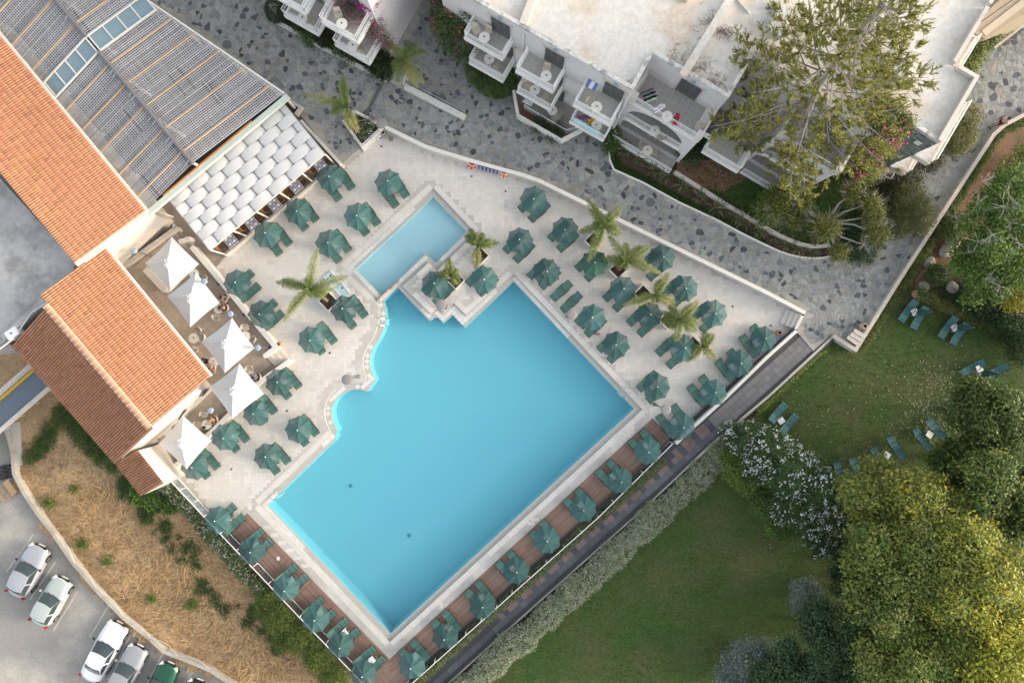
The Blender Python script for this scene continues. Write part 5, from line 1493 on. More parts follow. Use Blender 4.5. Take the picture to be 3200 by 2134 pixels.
p = W(*T(2, 0, 1255, 880), 6.9); t = empty('drying_rack', (p.x, p.y, 6.2), F1.a + .9, 'drying rack full of mint and black clothes in the terrace corner', 'drying rack')
for k, m in enumerate(('cloth_mint', 'cloth_dark', 'cloth_white', 'cloth_dark', 'cloth_mint', 'cloth_purple')):
    vs, fs = [], []
    for i in range(7):
        for j in range(3): vs.append(((i / 6 - .5) * (.75 + .2 * (k % 2)), (k - 2.5) * .13 + .05 * (j - 1) + .015 * math.sin(i * 2), .95 - abs(j - 1) * .28))
    for i in range(6):
        for j in range(2): fs.append((i * 3 + j, (i + 1) * 3 + j, (i + 1) * 3 + j + 1, i * 3 + j + 1))
    MB().add(vs, fs).build('garment', M[m], t)
for s in (-1, 1): MB().tube([(s * .5, -.4, 0), (s * .5, 0, .97), (s * .5, .4, 0)], .015, 5).build('leg', M['metal_white'], t)
# ---- neighbouring building at the upper right corner
defm('tan_wall', (0.34, 0.28, 0.20), .85, .06, 2); defm('tan_band', (0.46, 0.39, 0.29), .85, .06, 2)
NB = [(3060, 62), (3200, -70), (3420, -180), (3420, -40), (3200, 44), (3079, 122), (3040, 100)]
t = empty('neighbour_house', W(3140, 60), label='tan house with pale bands beyond the hotel corner', cat='house'); lc = v2(t.location)
rp = [tuple(v2(W(x, y, 5.8)) - lc) for x, y in NB]
MB().prism(rp, .3, 5.8).build('wall', M['tan_wall'], t)
a, b = v2(W(3050, 70, 5.9)) - lc, v2(W(3400, -200, 5.9)) - lc
for k in (0.9, 2.1):
    n = (b - a).normalized(); n = Vector((n.y, -n.x)) * k
    MB().bar((a.x + n.x, a.y + n.y, 5.83), (b.x + n.x, b.y + n.y, 5.83), .45 if k < 1 else .12, .06).build('band', M['tan_band'], t)
o = MB().tube([W(3067, 68, 9.4), W(3165, 0, 9.0), W(3300, -95, 8.9)], .03, 5).build('overhead_cable', M['metal_dark']); tag(o, 'black overhead cable leaving the hotel roof corner', 'cable')
# wind-blown twigs lying on the roof
tw = MB()
for k in range(420):
    z = random.random()
    base = random.choice([(2155, 225, 30, 25), (2215, 290, 40, 14), (2130, 170, 40, 60), (2180, 215, 60, 40), (2240, 250, 25, 40), (2260, 100, 30, 20), (2040, 280, 6, 4), (2090, 205, 14, 30), (2600, 60, 260, 60), (1960, 265, 25, 14), (2210, 80, 40, 60)])
    px, py = random.gauss(base[0], base[2] * .5), random.gauss(base[1], base[3] * .5)
    p = W(px, py, 8.78)
    if not inside((p.x, p.y), BODY) or edge_dist((p.x, p.y), BODY) < .3: continue
    a = random.random() * 6.3; l = random.uniform(.15, .55); m1 = p + Vector((math.cos(a) * l * .5, math.sin(a) * l * .5, .02)); a += random.uniform(-.6, .6)
    tw.tube([p, m1, m1 + Vector((math.cos(a) * l * .5, math.sin(a) * l * .5, -.01))], .012, 3)
defm('dry_twig', (.15, .095, .06), .9, .3, 10)
o = tw.build('twig_litter', M['dry_twig']); tag(o, 'dry brown twigs scattered over the hotel roof', 'twigs', kind='stuff')
# ================================================================ RESTAURANT, PERGOLA, CAFE
defm('roof_tile', (0.42, 0.205, 0.115), 0.85, 0.16, 9, rand=0.12, bump=0.2)
defm('roof_tile_run', (0.42, 0.205, 0.115), 0.85, 0.16, 9, tint=True, bump=0.2)
defm('roof_pan_shade', (0.27, 0.115, 0.08), 0.9, 0.2, 6)  # darkened: shade between the barrels is painted into the pan
defm('ridge_tile', (0.52, 0.28, 0.17), 0.85, 0.15, 8, rand=.1)
defm('mortar_pale', (0.62, 0.47, 0.38), 0.9, 0.15, 8)
defm('cream_wall', (0.54, 0.50, 0.445), 0.85, 0.06, 2, bump=.1)
defm('concrete_roof', (0.44, 0.425, 0.41), 0.9, 0.15, 3, col2=(0.27, 0.265, 0.26), c2scale=.5, bump=.4, bscale=12)
defm('lattice', (0.39, 0.385, 0.38), 0.8, 0.12, 4, tint=True)
defm('rafter', (0.50, 0.36, 0.22), 0.7, 0.1, 4)
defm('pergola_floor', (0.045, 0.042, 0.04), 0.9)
defm('skylight', (0.19, 0.27, 0.30), 0.25, 0.1, 1.5, spec=.6)
defm('frame_pale', (0.66, 0.63, 0.57), 0.6, 0.05, 5)
defm('gutter_green', (0.50, 0.55, 0.47), 0.6, 0.08, 3)
defm('canvas_white', (0.68, 0.68, 0.68), 0.85, 0.03, 6, trans=0.18)
defm('woven_white', (0.66, 0.645, 0.62), 0.8, 0.04, 6, col2=(0.58, 0.47, 0.34), c2scale=1.3, c2lo=.66, c2hi=.8, trans=.1)
defm('terrace_tile', (0.40, 0.335, 0.265), 0.7, 0.07, 4, tint=True)
defm('terrace_grout', (0.27, 0.225, 0.18), 0.9, .1, 4)
defm('wood_orange', (0.40, 0.17, 0.05), 0.6, .2, 12)
defm('wood_brown', (0.16, 0.09, 0.05), 0.6, .2, 12)
defm('placemat', (0.22, 0.215, 0.32), 0.9, .25, 25)

BARREL = []
_f = []
for k, (y, dz, r) in enumerate(((-.02, .05, .070), (.40, .004, .058))):
    for j in range(6):
        a = PI * j / 5; BARREL.append((r * math.cos(a), y, r * math.sin(a) * .95 + dz))
for j in range(5): _f.append((j, j + 1, 7 + j, 6 + j))
BF = [(a, b, c, d) for a, b, c, d in _f]
lipv = [(x * .86, -.02, z * .8 - .004) for x, y, z in BARREL[:6]]
BV = BARREL + lipv
BF += [(12 + j, 12 + j + 1, j + 1, j) for j in range(5)]
tile_me = np_mesh('roof_tile', BV, BF, M['roof_tile'])
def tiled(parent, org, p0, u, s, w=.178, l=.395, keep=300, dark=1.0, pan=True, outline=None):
    """barrel tiles on the plane p0 + u*a + s*b; s runs up the slope"""
    un, sn = u.normalized(), s.normalized()
    nz = un.cross(sn)
    if nz.z < 0: nz = -nz
    nu, ns = int(u.length / w), int(s.length / l)
    wu, ls = u.length / nu, s.length / ns
    if pan:
        e = nz * -.035
        MB().add([p0 - org + e, p0 + u - org + e, p0 + u + s - org + e, p0 + s - org + e], [(0, 1, 2, 3)]).build('roof_underlay', M['roof_pan_shade'], parent)
    ms = []
    for j in range(ns):
        for i in range(nu):
            c = p0 + un * ((i + .5) * wu + random.uniform(-.006, .006)) + sn * (j * ls)
            jit = random.uniform(-.03, .03)
            x = (un + sn * jit).normalized(); y = nz.cross(x) if nz.cross(x).dot(sn) > 0 else x.cross(nz)
            m = Matrix(((x.x * wu / .178, y.x * ls / .395, nz.x, c.x), (x.y * wu / .178, y.y * ls / .395, nz.y, c.y), (x.z * wu / .178, y.z * ls / .395, nz.z, c.z), (0, 0, 0, 1)))
            d = W(0, 0).length if False else (c.x * c.x + c.y * c.y)
            vis = abs(c.x) < 37 and abs(c.y) < 25
            if vis or d < 45 ** 2: ms.append((d, m))
    ms.sort(key=lambda q: q[0])
    oi = Matrix.Translation(-org)
    for d, m in ms[:keep]:
        o = obj('roof_tile', tile_me, parent); o.matrix_local = oi @ m
    if len(ms) > keep:
        tn = []
        for _ in ms[keep:]:
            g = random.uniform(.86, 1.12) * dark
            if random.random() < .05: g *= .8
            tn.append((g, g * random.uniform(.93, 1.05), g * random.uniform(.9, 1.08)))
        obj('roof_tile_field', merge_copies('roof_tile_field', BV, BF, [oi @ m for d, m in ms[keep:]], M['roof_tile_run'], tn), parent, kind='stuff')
def body_walls(parent, org, pts, zb, m):
    """walls under a roof outline whose corners carry their own top height"""
    MB().skirt([(p.x - org.x, p.y - org.y, p.z - org.z) for p in pts], zb - org.z, None).build('wall', m, parent)

# ---- long tiled restaurant roof at the left edge
o1 = W(300, 700, 0)
rest = empty('restaurant_building', o1, label='restaurant with a single long orange tiled slope beside the lattice pergola', cat='restaurant')
zl, zh = 4.3, 5.9
L0, L1 = W(455, 661, zl), W(-90, 5, zl); H0 = W(235, 823, zh)
uu = L1 - L0; ss = H0 - L0
tiled(rest, o1, L0, uu, ss)
Z3 = Vector((0, 0, -.08))
body_walls(rest, o1, [L0 + ss * .02 + uu * .008 + Z3, L0 + ss * .98 + uu * .008 + Z3, L0 + ss * .98 + uu + Z3, L0 + ss * .02 + uu + Z3], 0, M['cream_wall'])
MB().bar(L0 - o1 + Vector((.02, -.02, -.04)) - ss.normalized() * .1, L1 - o1 - ss.normalized() * .1 + Vector((0, 0, -.04)), .16, .14).build('eaves_gutter', M['frame_pale'], rest)
MB().bar(L0 - o1 + Vector((0.06, -.1, .0)), H0 - o1 + Vector((.06, -.1, .0)), .26, .12).build('verge', M['cream_wall'], rest)
# ---- flat concrete roof between the two tiled roofs
FL = [(235, 818), (-80, 470), (-300, 900), (-60, 1110), (38, 1052), (110, 985), (225, 868)]
flr = empty('flat_roof_building', W(60, 800), label='flat grey concrete roof between the two tiled roofs', cat='flat roof'); lc = flr.location.copy()
fp = [tuple((W(x, y, 3.9) - lc)[:2]) for x, y in FL]
MB().prism(fp, -2.4, 3.9).build('roof', M['concrete_roof'], flr)
MB().bar(W(240, 855, 4.15) - lc, W(15, 1055, 4.15) - lc, .42, .45).build('roof_kerb', M['concrete_roof'], flr)
MB().tube([W(225, 872, 4.4) - lc, W(170, 935, 4.42) - lc, W(100, 975, 4.42) - lc, W(40, 1060, 4.42) - lc, W(0, 1090, 4.42) - lc], .05, 6).build('pipe', M['plastic_white'], flr)
# white water tank by the kerb
p = W(*T(0, 1, 100, 1490), 4.6); t = empty('water_tank', (p.x, p.y, 3.9), .6, 'small white box shaped tank on the flat roof corner', 'tank')
MB().box((0, 0, .35), (.85, .6, .6)).build('body', M['plastic_white'], t); MB().lathe([(.06, .65), (.06, .72), (0, .72)], n=10).build('cap', M['metal_grey'], t); MB().box((0, 0, .03), (.95, .5, .06)).build('base', M['concrete_roof'], t)
# ---- gabled cafe roof
o2 = W(300, 1080, 0)
cafe = empty('cafe_building', o2, label='cafe with a gabled orange tiled roof above the white parasols', cat='cafe')
zr, ze = 5.7, 4.2
G0, G1 = W(147, 957, zr), W(468, 1336, zr)
E0, E1 = W(327, 775, ze), W(657, 1176, ze)
K0, K1 = W(41, 1078, ze), W(361, 1447, ze)
tiled(cafe, o2, E1, E0 - E1, G1 - E1)
tiled(cafe, o2, K0, K1 - K0, G0 - K0, keep=0)
cap_v = []
rd = (G1 - G0); nC = 26
cap = MB()
for e, (y, r, dz) in enumerate(((0, .15, .02), (1.04, .13, 0))): pass
rdn = rd.normalized(); sdv = rdn.cross(Vector((0, 0, 1))).normalized()
for k in range(nC):
    a = G0 + rd * (k / nC) - o2; b = G0 + rd * ((k + 1.05) / nC) - o2
    mb = MB(); vs = []
    for q, r in ((a, .17), (b, .145)):
        for j in range(7): an = PI * j / 6; vs.append(q + sdv * r * 1.15 * math.cos(an) + Vector((0, 0, r * .8 * math.sin(an) + .05)))
    mb.add(vs, [(j, j + 1, 8 + j, 7 + j) for j in range(6)] + [tuple(range(7))]).build('ridge_cap', M['ridge_tile'], cafe)
    mj = MB(); mj.bar(a + Vector((0, 0, .12)) - sdv * .2, a + Vector((0, 0, .12)) + sdv * .2, .05, .13); mj.build('mortar_joint', M['mortar_pale'], cafe)
mm = MB(); mm.bar(G0 - o2 + Vector((0, 0, .05)), G1 - o2 + Vector((0, 0, .05)), .42, .06); mm.build('ridge_mortar', M['mortar_pale'], cafe)
MB().bar(E0 - o2 + Vector((.06, .04, -.03)), E1 - o2 + Vector((.06, .04, -.03)), .17, .14).build('eaves_gutter', M['frame_pale'], cafe)
dn = Vector((0, 0, -.1)); ins = (G0 - G1).normalized() * .12
body_walls(cafe, o2, [E1 + ins + dn + (K1 - E1) * .2, G1 + ins + dn, K1 + ins + dn + (E1 - K1) * .03, K0 + dn + (E0 - K0) * .03, G0 + dn, E0 + dn + (K0 - E0) * .2], -2.4, M['cream_wall'])
# small lower roofs
x0, x1 = W(364, 1447, 3.3), W(443, 1548, 3.3); y0 = W(430, 1407, 3.9)
tiled(cafe, o2, x0, x1 - x0, y0 - x0, keep=0)
body_walls(cafe, o2, [p + Vector((0, 0, -.08)) for p in (x0 + (y0 - x0) * .05, x1 + (y0 - x0) * .05, x1 + (y0 - x0) * .97, x0 + (y0 - x0) * .97)], -2.4, M['cream_wall'])
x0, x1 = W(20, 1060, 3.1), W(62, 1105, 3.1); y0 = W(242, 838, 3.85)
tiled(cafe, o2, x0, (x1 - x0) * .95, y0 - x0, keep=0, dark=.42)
# open awning windows on the gable wall, lamps under the verge
for (a, b, c, d) in (((1750, 500), (1790, 430), (1915, 430), (1860, 495)), ((1510, 730), (1580, 635), (1710, 620), (1640, 710))):
    q = [W(*T(0, 2, *k), z) for k, z in ((a, 2.35), (b, 2.9), (c, 2.3), (d, 1.75))]
    cq = sum(q, Vector()) / 4
    fr = MB()
    for i in range(4): fr.bar(q[i] - o2, q[(i + 1) % 4] - o2, .09, .06)
    fr.bar((q[0] + q[3]) / 2 - o2 + (q[3] - q[0]) * .15, (q[1] + q[2]) / 2 - o2 + (q[2] - q[1]) * .15, .06, .05)
    w = fr.build('window_sash', M['door_grey'], cafe)
    MB().add([p - o2 for p in q], [(0, 1, 2, 3)]).build('pane', M['rail_glass'], w)
for uv in ((1250, 930), (1605, 608)):
    MB().box(W(*T(0, 2, *uv), 3.7) - o2, (.2, .14, .2), rz=.6).build('wall_lamp', M['metal_dark'], cafe)

# ---- lattice pergola
PO = W(458, 653, 3.5); Pu = Vector((-458, 546)).normalized(); Pv = Vector((Pu.y, -Pu.x))
po = Vector((PO.x, PO.y, 0))
perg = empty('pergola', po, label='large grey lattice pergola with a glass skylight strip', cat='pergola')
VR = 4.65
def vmax(u): return 12.45 - .285 * u
def zp(v): return 3.5 + .75 * (1 - abs(v - VR) / (VR if v < VR else 7.7))
def pp3(u, v, dz=0.0): q = Pu * u + Pv * v; return Vector((q.x, q.y, zp(v) + dz))
UMAX, SK0, SK1 = 19.0, 9.85, 11.15
lat = MB(); sp = .155
def tone():
    g = random.uniform(.75, 1.25); return (g, g, g * 1.02)
v = .06
while v < 12.4:
    vend_u = (12.45 - v) / .285
    for a, b in ((0, SK0 - .05), (SK1 + .05, UMAX)):
        bb = min(b, vend_u)
        u = a
        while u < bb - .1:                                     # laths two metres long, slightly uneven
            e = min(bb, u + 2.0)
            if random.random() > .015:
                lat.ct = tone(); j = random.uniform(-.012, .012)
                lat.bar(pp3(u, v + j), pp3(e - .01, v + random.uniform(-.012, .012)), .062, .02)
            u = e
    v += sp
u = .05
while u < UMAX:
    if not (SK0 - .02 < u < SK1 + .02):
        for a, b in ((0, VR), (VR, vmax(u))):
            if b - a < .2: continue
            lat.ct = tone(); lat.bar(pp3(u, a, .024), pp3(u + random.uniform(-.01, .01), b, .024), .062, .02)
    u += sp
lat.build('lattice_slats', M['lattice'], perg, tint=True, kind='stuff')
for u in (1.0, 3.0, 5.0, 7.0, 8.75, 12.4, 14.6, 16.8):
    for a, b in ((-.05, VR), (VR, vmax(u))):
        MB().bar(pp3(u, a, .075), pp3(u, b, .075), .075, .09).build('rafter', M['rafter'], perg)
for a, b in ((-.1, SK0), (SK1, UMAX)):
    MB().tube([pp3(a, VR, .12), pp3(b, VR, .12)], .14, 10).build('ridge_pipe', M['metal_grey'], perg)
for u in (.2, 1.9, 2.2, 3.7, 4.1, 5.9, 6.2, 7.9, 8.2, 13, 15):
    mb = MB()
    for s in (-1, 1): mb.bar(pp3(u, VR, .25), pp3(u + .02, VR + s * .5, .12), .03, .03)
    mb.build('pipe_strap', M['steel'], perg)
# skylight panes
for (a, b, n) in ((.25, VR - .12, 4), (VR + .12, vmax(10.5) - .1, 4)):
    st = (b - a) / n
    for k in range(n):
        q = [pp3(SK0 + .08, a + k * st + .05, .1), pp3(SK0 + .08, a + (k + 1) * st - .05, .1), pp3(SK1 - .08, a + (k + 1) * st - .05, .1), pp3(SK1 - .08, a + k * st + .05, .1)]
        MB().add(q, [(0, 1, 2, 3)]).build('skylight_pane', M['skylight'], perg)
    for k in range(n + 1): MB().bar(pp3(SK0, a + k * st, .12), pp3(SK1, a + k * st, .12), .09, .07).build('glazing_bar', M['frame_pale'], perg)
    for u in (SK0, SK1): MB().bar(pp3(u, a - .1, .14), pp3(u, b + .1, .14), .1, .08).build('glazing_edge', M['frame_pale'], perg)
MB().bar(pp3(0, -.08, .06), pp3(UMAX, -.08, .06), .12, .14).build('edge_beam', M['rafter'], perg)
MB().bar(pp3(-.05, vmax(0), .05), pp3(UMAX, vmax(UMAX), .05), .12, .14).build('edge_beam', M['frame_pale'], perg)
a, b = pp3(-.32, -.3, 0), pp3(-.32, 12.55, 0); a.z = b.z = 3.45
MB().bar(a, b, .36, .3).build('front_gutter', M['gutter_green'], perg)
a, b = pp3(-.09, 1.5, 0), pp3(-.09, 9.5, 0); a.z = b.z = 3.62
MB().bar(a, b, .08, .1).build('front_fascia', M['wood_orange'], perg)
for u in (0, 4, 8, 12, 16):
    for v_ in (.1, VR, vmax(u) - .15):
        q = pp3(u, v_); MB().bar((q.x, q.y, 0), (q.x, q.y, q.z - .02), .14).build('post', M['frame_pale'], perg)
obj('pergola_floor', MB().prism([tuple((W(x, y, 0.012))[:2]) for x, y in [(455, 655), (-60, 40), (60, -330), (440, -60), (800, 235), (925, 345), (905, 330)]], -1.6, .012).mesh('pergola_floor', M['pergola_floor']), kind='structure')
# side wall between pergola and street
t = empty('side_wall', W(800, 240, 0), label='narrow cream wall along the right side of the lattice pergola', cat='wall'); lc = t.location.copy()
ribbon_wall(MB(), [W(x, y, 1.5) - lc for x, y in [(400, -45), (470, 10), (800, 238), (890, 300)]], .22, .2, 1.5).build('wall_body', M['white_wall'], t)
t = empty('corner_planter', W(910, 330, 0), label='small angular planter where pergola and white canopy meet', cat='planter'); lc = t.location.copy()
cp = [W(x, y, 1.0) - lc for x, y in TT(1, 0, (280, 905), (410, 985), (360, 1050))]
ribbon_wall(MB(), cp, .22, .3, 1.0).build('planter_wall', M['kerb_stone'], t)
MB().sheet([(p.x, p.y, .8) for p in [cp[0], cp[1], cp[2], W(885, 325, 1.0) - lc]]).build('soil', M['soil'], t)
t = empty('side_wall', W(1000, 450, 0), label='narrow cream wall along the street side of the white canopy', cat='wall'); lc = t.location.copy()
ribbon_wall(MB(), [W(x, y, 1.3) - lc for x, y in TT(1, 0, (410, 1105), (770, 1500))], .22, -.1, 1.3).build('wall_body', M['white_wall'], t)

# ---- woven white canopy over the outer tables
zc = 3.05
cTL, cL, cR, cB = W(887.4, 325.5, zc), W(528.7, 625.3, zc), W(1013, 485, zc), W(656, 781.5, zc)
co = Vector((cL.x, cL.y, 0)); can = empty('woven_canopy', co, label='white canopy of interwoven cloth strips over the outer restaurant tables', cat='canopy')
lu = cTL - cL; lv = cB - cL; Lc, Wc = lu.length, lv.length; cu, cv = lu.normalized(), lv.normalized()
NR, half = 6, Lc / 12.6
rw = Wc / NR
def cpt(u, v, dz): q = cL - co + cu * u + cv * v; return Vector((q.x, q.y, zc + dz))
for r in range(NR):
    k0 = r % 2
    m = -k0
    while m * half < Lc:
        a, b = max(0, m * half), min(Lc, (m + 2) * half)
        if b - a > .15:
            n = 10; vs, fs = [], []
            for i in range(n + 1):
                u = a + (b - a) * i / n; ph = (u - m * half) / (2 * half)
                hz = .11 * math.sin(PI * ph) - .03; wd = rw * (.465 + .045 * math.sin(PI * ph))
                for j in range(5): s = j / 4 * 2 - 1; vs.append(cpt(u, (r + .5) * rw + s * wd, hz + .012 * (1 - s * s)))
            for i in range(n):
                for j in range(4): fs.append((i * 5 + j, i * 5 + j + 1, (i + 1) * 5 + j + 1, (i + 1) * 5 + j))
            MB().add(vs, fs).build('cloth_panel', M['woven_white'], can)
        m += 2
for k in range(0, 14):
    u = min(Lc, k * half); MB().bar(cpt(u, -.03, .0), cpt(u, Wc + .03, .0), .05, .06).build('cross_bar', M['metal_grey'], can)
for a, b in (((0, 0), (Lc, 0)), ((0, Wc), (Lc, Wc)), ((0, 0), (0, Wc)), ((Lc, 0), (Lc, Wc))):
    MB().bar(cpt(*a, -.02), cpt(*b, -.02), .09, .1).build('edge_beam', M['frame_pale'], can)
for k in range(6):
    q = cpt(Lc * k / 5, Wc, 0); MB().bar((q.x, q.y, 0), (q.x, q.y, zc - .05), .09).build('post', M['frame_pale'], can)
# restaurant floor, low wall and tables
RF = [(455, 655), (880, 315), (930, 345), (1072, 515), (1046, 528), (700, 806), (655, 860), (600, 790), (500, 745)]
rfl = obj('restaurant_floor', MB().sheet(WP(RF, .007), z=.007).mesh('restaurant_floor', M['terrace_grout']), kind='structure')
tt_ = rect_tiles(WP(RF), Pv, .4, .4, .012)
pieces(rfl, 'tile', [q[0] for q in tt_], M['terrace_tile'], .007, .006, tints=[(lambda g: (g * .8, g * .8, g * .8))(random.uniform(.9, 1.08)) for q in tt_], stuff_name='tile_field', cx=-15, cy=8)
t = empty('restaurant_wall', W(870, 668, 0), label='low cream wall with a dark rail between restaurant tables and pool deck', cat='wall'); lc = t.location.copy()
ribbon_wall(MB(), [W(x, y, .62) - lc for x, y in [(1050, 512), (700, 797)]], .2, 0, .62).build('wall_body', M['cream_wall'], t)
ribbon_wall(MB(), [W(x, y, .74) - lc for x, y in [(1050, 510), (700, 795)]], .045, .68, .74).build('top_rail', M['metal_grey'], t)
ZZ = lambda x, y: (500 + x / 3.136, 300 + y / 3.136)
def rest_table(px, py, lab):
    p = W(px, py, .75); a = math.atan2(cu.y, cu.x)
    t = empty('restaurant_table', (p.x, p.y, .012), a, lab, 'table', 'laid tables along the restaurant wall')
    MB().box((0, 0, .73), (.82, .95, .04)).build('tabletop', M['frame_pale'], t)
    for x in (-.35, .35):
        for y in (-.4, .4): MB().bar((x, y, .71), (x, y, 0), .05).build('leg', M['wood_brown'], t)
    for x in (-.2, .2):
        for y in (-.23, .23):
            MB().box((x, y, .754), (.34, .42, .006)).build('placemat', M['placemat'], t)
            MB().lathe([(.0, .758), (.08, .759), (.11, .77), (.1, .775), (0, .765)], (x, y, 0), 14).build('plate', M['plastic_white'], t)
            MB().box((x + .02, y - .15, .76), (.2, .02, .005)).build('cutlery', M['steel'], t)
tl_ = ['laid table at the street end of the restaurant wall', 'laid table second from the street end, glasses in use', 'laid table in the middle of the restaurant wall', 'laid table second from the cafe end, under the canopy rim', 'laid table at the cafe end of the restaurant wall']
for (x, y), lab in zip(((1570, 680), (1325, 880), (1120, 1065), (900, 1250), (690, 1415)), tl_): rest_table(*ZZ(x, y), lab)
def wood_chair(px, py, rz, lab):
    p = W(px, py, .5); t = empty('wooden_chair', (p.x, p.y, .012), rz, lab, 'chair', 'wooden chairs of the restaurant')
    MB().prism([(-.2, -.2), (.22, -.23), (.22, .23), (-.2, .2)], .42, .46).build('seat', M['wood_brown'], t)
    vs = []
    for z, x in ((.62, -.21), (.86, -.27)):
        for k in range(6): y = (k / 5 - .5) * .5; vs.append((x - .06 * (1 - (2 * k / 5 - 1) ** 2), y, z))
    vs += [(a - .03, b, c) for a, b, c in vs]
    MB().add(vs, [(j, j + 1, 7 + j, 6 + j) for j in range(5)] + [(18 + j, 19 + j, 13 + j, 12 + j) for j in range(5)] + [(6 + j, 7 + j, 19 + j, 18 + j) for j in range(5)]).build('backrest', M['wood_orange'], t)
    for s in (-1, 1):
        MB().tube([(-.2, s * .2, 0), (-.2, s * .2, .45), (-.27, s * .24, .84)], .02, 5).build('leg', M['wood_orange'], t); MB().tube([(.2, s * .2, 0), (.2, s * .21, .43)], .02, 5).build('leg', M['wood_brown'], t)
        MB().tube([(-.22, s * .24, .66), (.15, s * .26, .64)], .018, 5).build('armrest', M['wood_orange'], t)
ca = math.atan2(cu.y, cu.x)
ends = ('street end table', 'second table from the street end', 'middle table', 'second table from the cafe end', 'cafe end table')
for i, ((x, y), (x2, y2)) in enumerate((((1645, 640), (1510, 725)), ((1410, 845), (1255, 945)), ((1180, 1025), (1045, 1110)), ((975, 1185), (830, 1285)), ((765, 1365), (608, 1475)))):
    wood_chair(*ZZ(x, y), ca + PI, 'wooden chair on the street side of the ' + ends[i]); wood_chair(*ZZ(x2, y2), ca, 'wooden chair on the cafe side of the ' + ends[i])

# ---- cafe terrace
ZT = .5
TERR = [(300, 780), (380, 840), (552, 716), (603, 777), (862, 1088), (828, 1113), (838, 1118), (862, 1146), (898, 1126), (791, 1204), (712, 1296), (545, 1451), (507, 1489), (439, 1404), (390, 1380), (500, 1250)]
TERR = [(330, 800), (380, 840), (552, 716), (603, 777), (860, 1086), (828, 1113), (862, 1146), (791, 1204), (712, 1296), (545, 1451), (507, 1487), (430, 1404), (470, 1330), (560, 1200)]
ter = obj('cafe_terrace', MB().prism(WP(TERR, ZT), -1.5, ZT).mesh('cafe_terrace', M['terrace_grout']), kind='structure')
tq = rect_tiles(WP(TERR, ZT), (Pu.x, Pu.y), .46, .46, .014)
pieces(ter, 'tile', [q[0] for q in tq], M['terrace_tile'], ZT, .006, tints=[(lambda g: (g, g, g))(random.uniform(.92, 1.08)) for q in tq], stuff_name='tile_field', cx=-20, cy=-2)
t = empty('terrace_wall', W(730, 930, 0), label='low white wall along the pool side of the cafe terrace', cat='wall'); lc = t.location.copy()
ribbon_wall(MB(), [W(x, y, 1.0) - lc for x, y in [(598, 772), (860, 1085), (826, 1113)]], .28, -.05, .97).build('wall_body', M['white_wall'], t)
ribbon_wall(MB(), [W(x, y, 1.02) - lc for x, y in [(597, 771), (861, 1085), (824, 1115)]], .33, .97, 1.02).build('coping', M['coping_wall'], t)
t = empty('terrace_wall', W(700, 1300, 0), label='low white wall below the cafe steps behind the loungers', cat='wall'); lc = t.location.copy()
ribbon_wall(MB(), [W(x, y, 1.0) - lc for x, y in [(903, 1128), (791, 1207), (712, 1299), (510, 1490)]], .26, -.05, .97).build('wall_body', M['white_wall'], t)
ribbon_wall(MB(), [W(x, y, 1.02) - lc for x, y in [(904, 1127), (791, 1207), (712, 1299), (508, 1492)]], .31, .97, 1.02).build('coping', M['coping_wall'], t)
t = empty('terrace_wall', W(480, 1450, 0), label='thick white wall closing the lower end of the cafe terrace', cat='wall'); lc = t.location.copy()
ribbon_wall(MB(), [W(x, y, 1.35) - lc for x, y in [(448, 1412), (518, 1484)]], .52, -1.5, 1.35).build('wall_body', M['white_wall'], t)
t = empty('terrace_wall', W(460, 770, 0), label='long low wall between restaurant gable and upper cafe terrace', cat='wall'); lc = t.location.copy()
ribbon_wall(MB(), [W(x, y, .95) - lc for x, y in [(378, 836), (550, 712)]], .3, -.05, .95).build('wall_body', M['kerb_stone'], t)
for (A, lab, n) in ((((837, 1116), (861, 1146), (900, 1121), (873, 1089)), 'three cafe terrace steps leading down to the pool deck', 3), (((560, 752), (590, 784), (606, 765), (580, 735)), 'two short steps at the upper corner of the cafe terrace', 2)):
    t = empty('terrace_steps', W(*A[0], 0), label=lab, cat='steps'); lc = t.location.copy()
    P = [W(x, y, .2) - lc for x, y in A]
    for k in range(n):
        f = 1 - k / n
        q = [P[0], P[1], P[1] + (P[2] - P[1]) * f, P[0] + (P[3] - P[0]) * f]
        MB().prism([(a.x, a.y) for a in q], 0.005 + .48 / n * k, .48 / n * (k + 1)).build('step', M['cream_wall'], t)
t = empty('step_kerb', W(545, 745, 0), label='short white kerb beside the upper terrace steps', cat='kerb'); lc = t.location.copy()
ribbon_wall(MB(), [W(x, y, .9) - lc for x, y in TT(0, 1, (1640, 650), (1740, 620))], .3, 0, .9).build('kerb_body', M['white_wall'], t)
